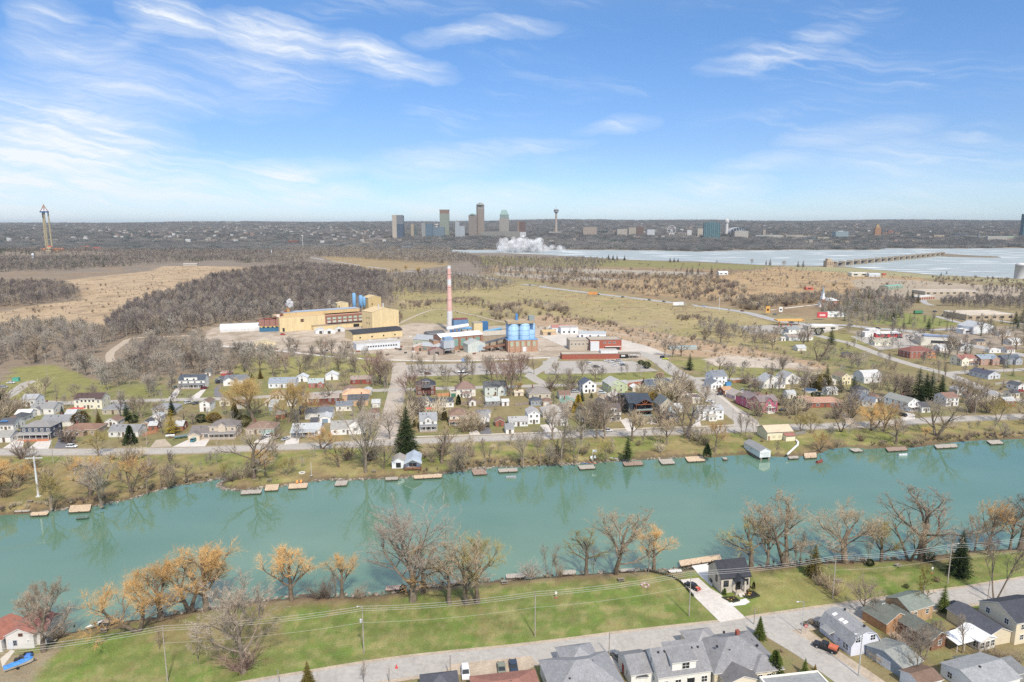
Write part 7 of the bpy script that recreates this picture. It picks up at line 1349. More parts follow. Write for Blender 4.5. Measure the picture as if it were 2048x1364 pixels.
# ---------- cars
paint=bpy.data.materials.new('car_paint');paint.use_nodes=True;b_=paint.node_tree.nodes['Principled BSDF'];oi=paint.node_tree.nodes.new('ShaderNodeObjectInfo');paint.node_tree.links.new(oi.outputs['Color'],b_.inputs['Base Color']);b_.inputs['Roughness'].default_value=.3;b_.inputs['Coat Weight'].default_value=.4
def car_meshes(kind):
 L_,W_,Hh={'sedan':(4.6,1.8,1.42),'suv':(4.6,1.85,1.7),'pickup':(5.6,1.95,1.85),'van':(5.3,1.95,1.95)}[kind];l=L_/2;w=W_/2
 roof={'sedan':(-1.35,-.75,.45,1.25),'suv':(-2.15,-1.9,.45,1.15),'pickup':(-.55,-.35,.75,1.35),'van':(-2.5,-2.35,1.2,1.9)}[kind];bz={'sedan':.85,'suv':.98,'pickup':1.08,'van':1.05}[kind]
 B=MB();n=0
 prof_=[(-l,.32),(-l-.02,.62),(-l+.08,bz-.04),(roof[0],bz),(roof[3],bz),(l-.25,bz-.16),(l,.62),(l-.02,.32)]
 if kind=='pickup':prof_=[(-l,.45),(-l,.9),(-l+.03,bz),(roof[0],bz),(roof[3],bz),(l-.2,bz-.1),(l,.8),(l-.02,.45)]
 secs=[(-w,.0),(-w*.98,.0),(w*.98,0),(w,0)];v=[];rows=[]
 for s,ins in((-1,.0),(-.93,1),(.93,1),(1,0)):
  r_=[]
  for x,z in prof_:k=.965 if abs(s)==1 else 1;r_.append(len(v));v.append((x*k,s*w,z-(0 if abs(s)<1 else.05 if z>.5 else-.04)))
  rows.append(r_)
 f=[tuple(rows[0][::1]),tuple(rows[3][::-1])]
 for a,c in zip(rows,rows[1:]):
  for i in range(len(a)):j=(i+1)%len(a);f.append((a[i],c[i],c[j],a[j]))
 B.add(v,[tuple(reversed(q))for q in f]);
 tz=Hh;t=.82;B.add([(roof[1],-w*t,tz),(roof[2],-w*t,tz),(roof[2],w*t,tz),(roof[1],w*t,tz),(roof[1],-w*t,tz-.06),(roof[2],-w*t,tz-.06),(roof[2],w*t,tz-.06),(roof[1],w*t,tz-.06)],[(0,1,2,3),(7,6,5,4),(0,4,5,1),(1,5,6,2),(2,6,7,3),(3,7,4,0)])
 for s in(-1,1):
  for x0,x1 in((roof[0],roof[1]),(roof[3],roof[2]),((roof[0]+roof[3])/2,)*2):B.tube((x0,s*w*.92,bz),(x1,s*w*t,tz-.03),.045,n=4)
 if kind=='pickup':
  B.box(-l+.1,-w+.12,.95,roof[0]-.05,w-.12,1.0)
 body=B.mesh('body',[paint]);g=MB();e=.03
 g.add([(roof[0],-w*.9,bz-.02),(roof[3],-w*.9,bz-.02),(roof[3],w*.9,bz-.02),(roof[0],w*.9,bz-.02),(roof[1],-w*t+e,tz-.06),(roof[2],-w*t+e,tz-.06),(roof[2],w*t-e,tz-.06),(roof[1],w*t-e,tz-.06)],[(0,1,5,4),(1,2,6,5),(2,3,7,6),(3,0,4,7)])
 glass=g.mesh('window',[glassy()]);wh=MB();r0=.34 if kind!='pickup' else.4
 wh.tube((0,-.11,0),(0,.11,0),r0,n=14,mi=0);wh.tube((0,-.125,0),(0,.125,0),r0*.55,n=10,mi=1);wheel=wh.mesh('wheel',[C('202022'),C('a9abad','metal')])
 hl=MB().box(0,-.18,-.07,.05,.18,.07).mesh('headlight',[C('e8e8e4','gloss')]);tl=MB().box(-.05,-.14,-.1,0,.14,.1).mesh('tail_light',[C('9a2420','gloss')])
 return body,glass,wheel,hl,tl,L_,W_,r0,bz
CARM={}
def car(px_,py_,hd,col,kind,label,z=.06,group=None,name=None):
 if kind not in CARM:CARM[kind]=car_meshes(kind)
 body,glass,wheel,hl,tl,L_,W_,r0,bz=CARM[kind];p=G(px_,py_);t_=thing(name or{'pickup':'pickup_truck','van':'van'}.get(kind,'parked_car'),label,{'pickup':'pickup truck','van':'van'}.get(kind,'car'),(p.x,p.y,z),R(hd),group)
 o=obj('body',body,t_);o.color=(*srgb(col),1);obj('window',glass,t_)
 for x in(-L_*.31,L_*.31):
  for s in(-1,1):obj('wheel',wheel,t_,(x,s*(W_/2-.06),r0))
 for s in(-1,1):obj('headlight',hl,t_,(L_/2-.02,s*W_*.34,.68));obj('tail_light',tl,t_,(-L_/2+.01,s*W_*.36,.78))
 return t_
WH,BKc,GY,SV,BL,RDc='dcdde0','17191d','6d7278','aeb2b6','2c3b52','9a2226'
t_=car(1385,1176,-52,BKc,'sedan','black car with red and orange racing stripes on the pale driveway');
MB().box(1.7,-.6,.68,2.34,.6,.80).build('red_panel',C('c8281e','gloss'),t_);MB().box(.9,-.5,.84,1.9,.5,.87).build('orange_panel',C('d9702a','gloss'),t_);MB().box(2.1,-.85,.3,2.36,.85,.6).build('bumper',C('c8281e','gloss'),t_)
t_=car(1651,1299,139,BKc,'pickup','black pickup truck with an orange bed cover on the side street');MB().box(-2.7,-.88,1.09,-.75,.88,1.62).build('bed_cover',C('d2602c','gloss'),t_);MB().box(-2.72,-.8,1.15,-2.70,.8,1.55).build('rear_glass',glassy(),t_)
car(931,1350,-82,WH,'suv','white van-like car on the gravel apron in front of the brown roof');car(1003,1342,-84,'7f8474','sedan','olive grey sedan left of the dark blue one behind the brown roof');car(1027,1337,-84,BL,'sedan','dark blue sedan right of the olive grey one')
car(1234,1316,118,GY,'sedan','grey sedan in the narrow driveway beside the white house');car(1911,1214,150,BKc,'sedan','black car half hidden behind the bright green conifer on the near road')
for a in[(144,895,2,WH,'suv','white car parked along the far road at the brown bungalow'),(138,881,75,BKc,'pickup','black pickup in the dark driveway, right of the grey one'),(127,881,75,'7a8088','suv','grey car in the dark driveway, left of the black pickup'),(119,872,70,'6f7680','suv','grey car at the garage side of the dark blue house'),(389,882,84,'2f8088','suv','teal car on the driveway of the large taupe house'),(541,872,60,WH,'suv','white car at the teal garage doors'),(527,877,70,'8a8e94','sedan','silver grey car beside the white one at the teal garage doors'),(571,880,66,SV,'sedan','silver car on the driveway of the white porch house'),(351,776,80,'5f7a78','sedan','grey green car left of the white dormer house'),(409,778,60,'7a2a34','suv','dark red car right of the white dormer house'),(438,766,84,'2c3340','suv','dark car in front of the black carport'),(377,807,50,WH,'suv','white car on the second street lot at left'),(393,808,60,'5f6066','sedan','grey car right of the white one on the second street lot'),(949,858,95,'24324a','suv','dark blue car lowest on the brown roofed house driveway'),(941,851,95,'53606c','suv','grey car in the middle of the brown roofed house driveway'),(948,842,95,'33383f','sedan','dark car at the garage of the brown roofed house'),(975,852,92,'33383f','pickup','dark pickup on the black driveway of the grey garage'),(963,851,92,SV,'sedan','silver car beside the dark pickup on the black driveway'),(1216,863,8,WH,'suv','white car driving on the far bank road between bare trunks'),(1420,805,-30,WH,'sedan','white car beside the flat roofed cream house'),(1485,782,70,SV,'sedan','silver car beside the mauve garage'),(1502,774,30,'4b3a44','sedan','dark car on the lawn behind the mauve garage'),(1497,789,10,'9a3038','sedan','red car behind the mauve garage'),(1566,822,12,'33404f','sedan','dark car right of the pink house'),(1638,790,20,WH,'suv','white car behind the orange brick bungalow'),(1805,832,112,'2f3238','suv','dark car in the driveway of the white balcony house'),(1618,768,6,WH,'suv','white car by the blue covered pool'),(2042,783,12,'b3262c','sedan','red car beside the white house with black roof'),(1150,785,10,SV,'suv','silver car left of the white gabled house'),(1204,787,-20,'c3d3dc','suv','pale blue covered car between the white and green houses'),(1441,790,10,'3a4250','sedan','dark car below the white house with blue drum'),(22,767,10,WH,'sedan','white car on the upper left lawn lane'),(8,776,8,SV,'suv','silver car at the left edge lane'),(888,748,85,WH,'van','white camper van in the gravel lot'),(846,748,8,WH,'van','white van left of the dark red one in the gravel lot'),(856,749,8,'6b3a38','suv','dark red car in the gravel lot'),(1331,719,8,'d2dc28','sedan','bright yellow car at the lot gate'),(1326,716,10,BKc,'suv','black car beside the bright yellow one'),(1214,723,15,WH,'sedan','white car, leftmost of the front cluster in the brick office parking lot'),(1222,725,15,WH,'suv','white car, second from left in the brick office parking lot'),(1229,732,6,WH,'sedan','white car nearest the viewer in the brick office parking lot'),(1238,723,15,SV,'suv','silver car at the back of the brick office parking lot'),(1243,727,12,WH,'sedan','white car in the middle right of the brick office parking lot'),(1246,731,6,'5b636e','sedan','blue grey car, rightmost in the brick office parking lot'),(1180,728,10,WH,'suv','white car behind the leaning tree in the brick office parking lot'),(1193,735,8,'3a3a40','suv','dark car under the leaning tree in the parking lot'),(1226,724,12,'55697c','sedan','blue car between the white ones in the brick office parking lot'),(566,670,10,'c02c30','suv','red car in front of the yellow factory hall'),(1197,590,-8,'3a3c40','suv','dark car beside the orange billboards on the highway'),(1246,595,-8,'2f3034','suv','small dark car on the highway right of the orange billboards'),(1299,601,-9,'3a4038','suv','dark green car on the highway left of the white billboards'),(1328,604,-9,'2f343a','suv','dark blue car on the highway left of the white billboards'),(1408,613,-9,'b3c6d0','suv','pale car on the highway right of the white billboards'),(1485,623,-12,'7a3030','suv','dark red car on the highway near the fuel station'),(1494,618,-5,'c8482c','suv','orange red car on the highway verge'),(1550,630,-4,'5f6c78','suv','grey car turning in beside the yellow sign'),(1584,646,0,'3c4d58','suv','dark teal car at the fuel pumps'),(1701,651,-6,'2c2f34','suv','dark car on the highway right of the church'),(1756,658,-8,'2f3540','suv','dark blue car on the highway above the red diner'),(1772,676,0,'2f3a34','sedan','dark car in front of the red diner, left one'),(1800,676,10,'33363c','suv','dark car right of the red diner'),(1817,674,0,WH,'suv','white car right of the red diner'),(1870,624,0,'2f3a4a','suv','dark car on the lot left of the beige factory'),(1845,626,0,SV,'suv','silver car on the lot left of the beige factory'),(1888,632,-5,'7a7f86','suv','grey car by the front corner of the beige factory'),(1920,628,-5,WH,'suv','white car by the beige factory wall'),(1846,668,5,WH,'van','white van on the highway right of the diner'),(1060,571,-12,'44484c','suv','dark cars group on the highway near the left bend'),(1090,573,-12,WH,'suv','white car on the highway right of the left bend')]:car(*a)
# ---------- poles and wires
POLES={}
def pole(px_,pyb,pyt,label,arms=(),hexc='a89f92',r=.15,trafo=0,lamp=None,wp=None,h=None,key=None,name='utility_pole',cat='utility pole',armw=1.1):
 p=G(px_,pyb)if wp is None else wp;d=px2dir(px_,pyt);h=h or(H+d.z/d.y*p.y);t_=thing(name,label,cat,p,R(8))
 m=MB();m.tube((0,0,-.2),(0,0,h),r,r*.7,n=8);m.build('pole',C(hexc,'wood'),t_)
 for z in arms:MB().box(-armw,-.07,h-z-.07,armw,.07,h-z+.07).build('crossarm',C('9c9184','wood'),t_)
 if trafo:m=MB();m.lathe([(.24,h-trafo),(.28,h-trafo+.1),(.28,h-trafo+.85),(.1,h-trafo+1.0)],12,(-.45,0));m.build('transformer',C('b9bdc0','metal'),t_)
 for q in range(3):m=MB();m.tube((-.8+.8*q,0,h-.02)if arms else(0,0,h-.1-q*.55),(-.8+.8*q,0,h+.18)if arms else(.0,-.25,h-.1-q*.55),.05,n=5);m.build('insulator',C('8a6a5a'),t_)
 if lamp:m=MB();m.tube((0,0,h-.6),(lamp*.9,-.2,h+.1),.05,n=5);m.tube((lamp*.9,-.2,h+.1),(lamp*1.9,-.3,h+.15),.05,n=5);m.build('lamp_arm',C('b9bcbe','metal'),t_);m=MB();m.box(min(lamp*1.8,lamp*2.4),-.42,h+.05,max(lamp*1.8,lamp*2.4),-.18,h+.22);m.build('lamp_head',C('d5d7d8'),t_)
 if key:POLES[key]=(Vector((p.x,p.y,0)),h)
 return t_
pole(335,1364,1251,'wood power pole on the lawn, first from the left in the near line',key='a');pole(728,1307,1212,'wood power pole with a transformer and lamp, second from the left in the near line',trafo=4.2,lamp=-.5,key='b')
pole(1070,1273,1183,'wood power pole on the bright lawn, third from the left in the near line',key='c');pole(1378,1233,1142,'wood power pole beside the pale driveway, fourth in the near line',key='d')
pole(1665,1198,1111,'wood power pole beside the shrubby thicket, fifth in the near line',key='e');pole(1895,1167,1088,'wood power pole with two crossarms and a lamp beside the near bank spruce',arms=(.5,1.7),armw=1.5,lamp=.8,key='f')
POLES['z']=(POLES['a'][0]*2-POLES['b'][0],POLES['a'][1]);POLES['g']=(POLES['f'][0]*2-POLES['e'][0],POLES['f'][1])
WIRE=C('c9c8c4');WIRE2=C('b5b3ae')
def wire(a,b,dz,sag,label,r=.025,off=0.,m=None):
 pa,ha=POLES[a];pb,hb=POLES[b];A=Vector((pa.x,pa.y,ha-dz));B=Vector((pb.x,pb.y,hb-dz));s=(B-A).cross(Vector((0,0,1))).normalized()*off;q=MB();n=14
 P=[A.lerp(B,k/n)+s-Vector((0,0,sag*4*(k/n)*(1-k/n)))for k in range(n+1)]
 for u,v in zip(P,P[1:]):q.tube(u,v,r,n=4,cap=False)
 return q
spans=['z','a','b','c','d','e','f','g'];nm={'z':'leftmost span','a':'span between the first and second poles','b':'span between the second and third poles','c':'span between the third and fourth poles','d':'span past the stone cottage','e':'span over the shrubby thicket','f':'rightmost span'}
for i in range(7):
 for dz,lb,rr_ in((.05,'top',.025),(.65,'middle',.025),(1.15,'lower',.025),(4.2,'lowest thin',.018)):
  if dz>4 and i in(0,4):continue
  o=wire(spans[i],spans[i+1],dz,.75,'',rr_).build('power_line',WIRE);tag(o,'%s power line of the near lawn, %s'%(lb,nm[spans[i]]),'power line','power lines over the near lawn')
for a in[(901,1357,1310,'thin dark pole between the white van and the near road',{}),(779,1368,1336,'short dark pole with a lamp beside the red cone',{}),(558,1376,1340,'short pale pole at the bottom edge left of the conifer',{}),(1218,1313,1265,'dark wood pole left of the grey sedan',{}),(1508,1249,1217,'thin grey pole behind the green conifer at the crossing',{}),(1975,1203,1160,'dark pole by the near road at the tall bare tree',{}),(1603,1268,1202,'grey street lamp with curved arm at the side street corner',dict(lamp=-.9,name='street_lamp',cat='street lamp',hexc='b4b6b7',r=.1)),(1717,1352,1266,'tall grey pole with lamp arm and transformer in front of the gambrel house',dict(lamp=-.9,trafo=1.6,hexc='b4b3b0')),(1745,1240,1206,'thin grey pole behind the gambrel house',{}),(107,927,862,'tall pole at the far road in front of the dark blue house',{}),(294,891,845,'brownish pole at the arch driveway',dict(lamp=.5)),(95,757,706,'pale pole left of the central wood',dict(arms=(.6,2))),(254,677,648,'double armed pole in the central wood lane',dict(arms=(.8,2.4))),(316,646,613,'pale pole at the wood edge left of the tent shed',{}),(312,794,762,'pole at the second street by the wood',{}),(187,778,760,'pole on the left lawn',{}),(144,812,786,'dark pole behind the cream gambrel house',{}),(562,756,744,'pale lamp post on the lawn behind the golden willows',dict(lamp=.4)),(769,788,753,'pair pole at the dusty street corner, left',{}),(775,786,748,'pair pole at the dusty street corner, right',{}),(784,568,540,'left of three pale poles beyond the field',dict(r=.3)),(790,568,540,'middle of three pale poles beyond the field',dict(r=.3)),(796,566,539,'right of three pale poles beyond the field',dict(r=.3)),(928,631,610,'dark pole on the dirt track, left one',{}),(956,638,612,'dark pole on the dirt track, right one',{}),(1193,587,565,'light pole at the orange billboards',dict(lamp=.9)),(1243,594,576,'light pole on the highway between the billboards',dict(lamp=.9)),(1369,606,590,'light pole at the white billboards',dict(lamp=.9)),(1438,621,590,'tall white light pole on the highway',dict(lamp=.9,hexc='d8d8d4',r=.25)),(1122,776,743,'pale pole in the park strip left',{}),(1128,776,755,'dark pole at the second street by the tan bungalow',{}),(1394,809,778,'pole by the flat brown roofed house',{}),(1465,844,817,'dark pole at the diagonal street corner',{}),(1430,809,786,'dark pole on the diagonal street',{}),(1591,841,811,'pale pole on the pink house lawn',{}),(1509,752,722,'pale pole in the park by the white houses',{}),(1355,756,728,'pole at the top of the diagonal street',dict(arms=(.6,))),(1950,829,799,'street lamp on the far bank road at right',dict(lamp=.6,name='street_lamp',cat='street lamp')),(1901,740,706,'tall pale pole at the street corner by the cream red roofed house',{}),(1712,690,665,'pale street lamp at the curve of the corner street',dict(lamp=.5,hexc='d0d0cc')),(1824,676,645,'pale pole in front of the brick diner lawn',{}),(1795,700,668,'pole behind the cream cottage',{}),(1880,745,700,'pole near the corner by bare twin trees',{}),(2010,760,725,'pole right of the grey blue corner house',{}),(600,700,682,'dark pole in the factory yard',{}),(652,700,676,'dark pole at the yellow warehouse end',{}),(800,655,636,'dark pole right of the tall yellow block',{}),(818,712,690,'armed pole in front of the factory sheds',dict(arms=(.6,))),(1140,668,648,'dark armed pole at the white sheds',dict(arms=(.6,))),(1081,652,636,'dark pole behind the blue silos',{})]:
 pole(a[0],a[1],a[2],a[3],**a[4])
t_=thing('transmission_pylon','tall white steel T shaped transmission pole on the far bank at left','pylon',G(77,993),R(4));d=px2dir(68,913);hp=H+d.z/d.y*G(77,993).y
m=MB();m.tube((0,0,0),(0,0,hp),.42,.24,n=10);m.build('pole',C('d3d6d6','metal'),t_);MB().box(-3.1,-.12,hp-.7,3.1,.12,hp-.45).build('crossarm',C('d3d6d6','metal'),t_);m=MB();m.lathe([(.9,-.2),(.9,.25)],10);m.build('base',C('c6c4be'),t_)
g0=G(77,993)
for k,x in enumerate((-2.9,-1.6,1.6,2.9)):
 m=MB();A_1=Vector((g0.x+x,g0.y,hp-.7));B_1=A_1+Vector((-72,-95,-3));P=[A_1.lerp(B_1,i/12)-Vector((0,0,4*4.0*(i/12)*(1-i/12)))for i in range(13)]
 for u,v in zip(P,P[1:]):m.tube(u,v,.045,n=4,cap=False)
 tag(m.build('power_line',C('c9b48c')),'%s yellowish cable running from the white pylon toward lower left'%['first','second','third','fourth'][k],'power line','pylon cables')
# ---------- small things
def table_(px_,py_,label,rz=10,col='8f8578',gs=1.):
 t_=thing('picnic_table',label,'picnic table',G(px_,py_),R(rz));MB().box(-.95,-.38,.72,.95,.38,.78).build('tabletop',C(col,'wood'),t_)
 for s in(-1,1):MB().box(-.95,s*.75-.14,.43,.95,s*.75+.14,.48).build('seat',C(col,'wood'),t_)
 for s in(-1,1):m=MB();m.box(s*.7-.04,-.8,.36,s*.7+.04,.8,.428);m.tube((s*.7+.05,-.6,0),(s*.7+.05,-.2,.72),.05,n=4);m.tube((s*.7+.05,.6,0),(s*.7+.05,.2,.72),.05,n=4);m.build('leg',C(col,'wood'),t_)
for a in[(208,1264,'weathered picnic table left of the orange willows on the near lawn'),(105,1286,'brown bench table under the trees beside the red roofed cottage'),(1242,1162,'grey picnic table below the twin trunked tree'),(1009,1167,'pale wooden picnic table right of the giant pale tree'),(1795,1133,'slanted picnic table beside the waterside bare trees at right',40),(1676,1164,'faded picnic table near the shrubby thicket'),(60,1005,'picnic bench behind the far left tan dock'),(748,944,'picnic table left of the waterside cottage'),(539,962,'picnic bench on the grassy spit')]:table_(*a)
def box_thing(name,label,cat,px_,py_,parts,rz=8,z=0.):
 t_=thing(name,label,cat,G(px_,py_,z),R(rz))
 for nm_,c,q in parts:MB().box(*q).build(nm_,C(c),t_)
 return t_
t_=thing('traffic_cone','bright red traffic cone on the near road','traffic cone',G(793,1336));m=MB();m.box(-.3,-.3,.06,.3,.3,.12);m.build('base',C('d8262c'),t_);m=MB();m.lathe([(.22,.12),(.06,.95),(.04,1.0)],12);m.build('cone',C('e23038'),t_)
t_=thing('roadside_sign','small red and white disc sign at the side street corner','sign',G(1611,1268),R(-20));m=MB();m.tube((0,0,0),(0,0,2.4),.05,n=5);m.build('post',C('9a9c9e'),t_);m=MB();m.tube((0,-.06,2.2),(0,-.02,2.2),.42,n=16);m.build('disc',C('c8262c'),t_);MB().box(-.28,-.09,2.12,.28,-.065,2.28).build('bar',C('e8e8e8'),t_)
for px_,py_,lb in[(1112,1196,'white notice on a post with red base on the near lawn'),(1864,1146,'white paddle sign on the lawn left of the near bank spruce')]:
 t_=thing('roadside_sign',lb,'sign',G(px_,py_));m=MB();m.tube((0,0,0),(0,0,1.5),.05,n=5);m.build('post',C('c9c7c0'),t_);MB().box(-.25,-.05,1.2,.25,.0,1.9).build('panel',C('e4e6e2'),t_);MB().box(-.4,-.3,0,.4,.3,.1).build('base',C('a8563c'),t_)
t_=thing('fire_pit','ring of pink stones around a fire pit on the bright lawn','fire pit',G(1290,1171));
for k in range(12):a=6.283*k/12;m=MB();m.obox((math.cos(a)*1.0,math.sin(a)*1.0,.15),(.22,.05,0),(-.05,.18,0),(0,0,.16));m.build('stone',C('b58a8a' if k%3 else 'cfc0bc','gravel'),t_)
t_=thing('fire_pit','oval pale stone fire pit beside the far bank flagpole','fire pit',G(604,946));m=MB();m.lathe([(1.3,0),(1.3,.3),(.8,.3),(.8,.05)],18);m.build('ring',C('d5cfc6','gravel'),t_);m=MB();m.lathe([(.79,.06),(.3,.12)],12);m.build('ash',C('55504c','gravel'),t_)
def flagpole(px_,pyb,pyt,label,flag=None):
 p=G(px_,pyb);d=px2dir(px_,pyt);h=H+d.z/d.y*p.y;t_=thing('flagpole',label,'flagpole',p);m=MB();m.tube((0,0,0),(0,0,h),.07,n=6);m.build('pole',C('dcdcda'),t_);MB().box(-.4,-.4,0,.4,.4,.25).build('base',C('a8a6a0'),t_)
 if flag:
  n=6;v=[];
  for k in range(n+1):x=1.8*k/n;y=.15*math.sin(k*1.2);v+=[(x+.07,y,h-.1),(x+.07,y,h-1.1)]
  o=obj('flag',newmesh('flag',v,[(2*k,2*k+1,2*k+3,2*k+2)for k in range(n)],[C(flag),C('e6e6e6')],[0,0,1,1,0,0]if flag!='e6e6e6' else None),t_)
flagpole(623,952,924,'white flagpole on the far bank lawn beside the stone fire pit');flagpole(1185,919,899,'short flagpole with a white flag behind the kayak float','e6e6e6');flagpole(928,859,838,'flagpole with a red and white flag in front of the brown roofed house','c8283c')
def kayak(px_,py_,col,label,rz=10,z=-.6,L_=3.2,w=.38):
 m=MB();n=10;v=[]
 for k in range(n+1):
  x=-L_/2+L_*k/n;ww=w*math.sin(math.pi*(k+.4)/(n+.8))**.7;v+=[(x,-ww,.2),(x,0,.0),(x,ww,.2),(x,0,.3)]
 f=[]
 for k in range(n):
  for i in range(4):f.append((4*k+i,4*k+4+i,4*k+4+(i+1)%4,4*k+(i+1)%4))
 f+=[(0,1,2,3)]
 m.add(v,f);t_=thing('kayak',label,'kayak',G(px_,py_,z),R(rz));m.build('hull',C(col,'gloss'),t_);MB().box(-.45,-.2,.29,.45,.2,.33).build('cockpit',C('26282b'),t_)
kayak(1183,926,'d8483c','red kayak on the grey float, left of the orange one',-40);kayak(1187,927,'d8603c','orange kayak on the grey float beside the red one',-40);kayak(1170,928,'3f6fb0','blue kayak on the grey float',10);kayak(187,1250,'e6e6e6','white kayak lying on the grass left of the wooden dock with railing',50,-.2,3.6,.5);kayak(192,1248,'dcdee0','second white kayak lying on the grass beside the wooden dock with railing',55,-.2,3.6,.5);kayak(1228,917,'b3c0d0','pale blue canoe lying in the grass left of the far bank spruce',-30,0,4)
def chair_(px_,py_,col,label,z=0.,rz=0):
 t_=thing('lawn_chair',label,'chair',G(px_,py_,z),R(rz));MB().box(-.35,-.35,.32,.35,.3,.38).build('seat',C(col),t_);m=MB();m.obox((0,.38,.75),(.36,0,0),(0,.03,0),(0,.16,.42));m.build('backrest',C(col),t_)
 for x in(-.33,.27):
  for y in(-.33,.24):MB().box(x,y,0,x+.06,y+.06,.32).build('leg',C(col),t_)
 for x in(-.45,.35):MB().box(x,-.35,.52,x+.12,.35,.57).build('armrest',C(col),t_)
chair_(594,967,'e8962c','left orange chair on the tan dock',-.84);chair_(602,966,'e8962c','right orange chair on the tan dock',-.84);chair_(1183,918,'e4e6ea','left white chair behind the kayak float');chair_(1190,917,'e4e6ea','right white chair behind the kayak float')
def boat(px_,py_,L_,label,hull='dcdde0',cover='2f86d8',rz=50,cat='boat',z=.3,trailer=True):
 t_=thing('boat',label,cat,G(px_,py_),R(rz));m=MB();n=10;v=[]
 for k in range(n+1):x=-L_/2+L_*k/n;s=k/n;w=L_*.16*(1 if s<.5 else math.sqrt(max(0.0,1-((s-.5)/.5)**2)))+.03;v+=[(x,-w,z+.75+s*.15),(x,-w*.6,z+.1),(x,w*.6,z+.1),(x,w,z+.75+s*.15)]
 m.add(v,[(4*k+i,4*k+4+i,4*k+5+i,4*k+1+i)for k in range(n)for i in range(3)]+[(0,1,2,3)][::1]);m.build('hull',C(hull,'gloss'),t_)
 m=MB();v=[];
 for k in range(n+1):x=-L_/2+L_*k/n;s=k/n;w=L_*.165*(1 if s<.5 else math.sqrt(max(0.0,1-((s-.5)/.5)**2)))+.04;zz=z+.76+s*.15;v+=[(x,-w,zz),(x,-w*.4,zz+.3+.12*math.sin(k*1.7)),(x,w*.4,zz+.32+.1*math.cos(k*2.1)),(x,w,zz)]
 m.add(v,[(4*k+i+1,4*k+5+i,4*k+4+i,4*k+i)for k in range(n)for i in range(3)]);m.build('cover',mat('tarp_'+cover,cover,rough=.5,noise=.12,nscale=1.5),t_)
 if trailer:
  m=MB();m.box(-L_*.45,-.06,.25,L_*.62,.06,.35);m.build('trailer',C('4a4c50'),t_)
  for s in(-1,1):m=MB();m.tube((-.3,s*.95-.1,.3),(-.3,s*.95+.1,.3),.3,n=12);m.build('wheel',C('222224'),t_)
boat(38,1334,5.6,'boat under a bright blue tarp on the grass beside the red roofed cottage','e0d9c9','2f8ce0',42);boat(364,876,6.4,'green hulled boat with a grey cover beside the taupe house','5fa08c','6f7c88',30);boat(341,875,4,'small white boat beside the taupe house driveway','e3e3e0','dfe0e2',10);boat(1022,949,4.2,'small grey aluminium boat moored at the weathered grey dock','a9aeb2','8f9599',4,z=-1.75,trailer=False);boat(1806,905,4.5,'small white boat moored at the brown dock with white posts','dfe2e4','b9bec2',8,z=-1.75,trailer=False);boat(1640,918,4,'red rowing boat moored right of the railed pale dock','b2483c','8a3a34',30,z=-1.75,trailer=False);boat(165,1030,4,'dark green rowing boat moored below the wide tan dock','3f5f4c','5f6f64',5,z=-1.75,trailer=False)
boat(926,746,7.5,'long boat with a white cover in the gravel lot','2f4a68','cfd6dc',8)
o=thing('tarpaulin','crumpled bright blue tarp between the boat and the red roofed cottage','tarp',G(58,1317));random.seed(3);m=MB();v=[(random.uniform(-.9,.9),random.uniform(-1.2,1.2),random.uniform(.1,1.3))for _ in range(16)]
bm=bmesh.new();[bm.verts.new(q)for q in v];bmesh.ops.convex_hull(bm,input=bm.verts);me=bpy.data.meshes.new('tarp');bm.to_mesh(me);bm.free();me.materials.append(mat('tarp_blue2','2f80dc',rough=.5));obj('tarp',me,o)
o=thing('junk_pile','dark heap of tyres and crates beside the blue tarp','junk pile',G(46,1318));
for k in range(9):m=MB();m.obox((random.uniform(-1.4,1.2),random.uniform(-1.2,1.2),random.uniform(.2,.7)),(.5,.15,0),(-.15,.45,0),(0,0,.3));m.build('crate',C(random.choice(['26282c','55504c','3a3a40']),'wood'),o)
t_=thing('swimming_pool','round above ground pool with dark blue cover behind the white garden houses','pool',G(1620,783));m=MB();m.lathe([(4,0),(4,1.2),(4.15,1.25)],22);m.build('wall',C('d5dbe0'),t_);m=MB();m.lathe([(3.9,1.2),(3.8,1.28)],22);m.build('cover',C('3a5a80'),t_)
t_=thing('awning','long bright red canopy behind the blue grey shingled white house','canopy',G(866,824),R(9));m=MB();v=[];n=10
for k in range(n+1):x=-3.8+7.6*k/n;v+=[(x,-1.1,1.9),(x,0,2.7+.2*math.cos(k*1.9)),(x,1.1,1.9)]
m.add(v,[(3*k+i,3*k+3+i,3*k+4+i,3*k+1+i)for k in range(n)for i in range(2)]);m.build('roof',C('d8363c'),t_)
for x in(-3.6,3.5):
 for y in(-1,1):MB().box(x,y-.05,0,x+.1,y+.05,1.95).build('post',C('dcdcdc'),t_)
t_=thing('parasol','row of red garden parasols behind the cream gambrel house','parasol',G(157,824));
for k in range(3):m=MB();m.lathe([(1.5,2.1),(.1,2.7)],8,(k*2.4-2.4,0));m.build('canopy',C('c8363c'),t_);m=MB();m.tube((k*2.4-2.4,0,0),(k*2.4-2.4,0,2.1),.04,n=4);m.build('post',C('8a8a8a'),t_)
box_thing('rain_barrel','bright blue tank beside the white house on the diagonal street','tank',1456,772,[('tank','3f9ad8',(-1.6,-1,0,1.6,1,2.4)),('lid','2f7fc0',(-1.65,-1.05,2.4,1.65,1.05,2.55))]);box_thing('container','turquoise bin on the upper left lawn','bin',33,762,[('bin','3fae98',(-1.8,-1,0,1.8,1,2.2)),('lid','379a86',(-1.9,-1.1,2.2,1.9,1.1,2.35))])
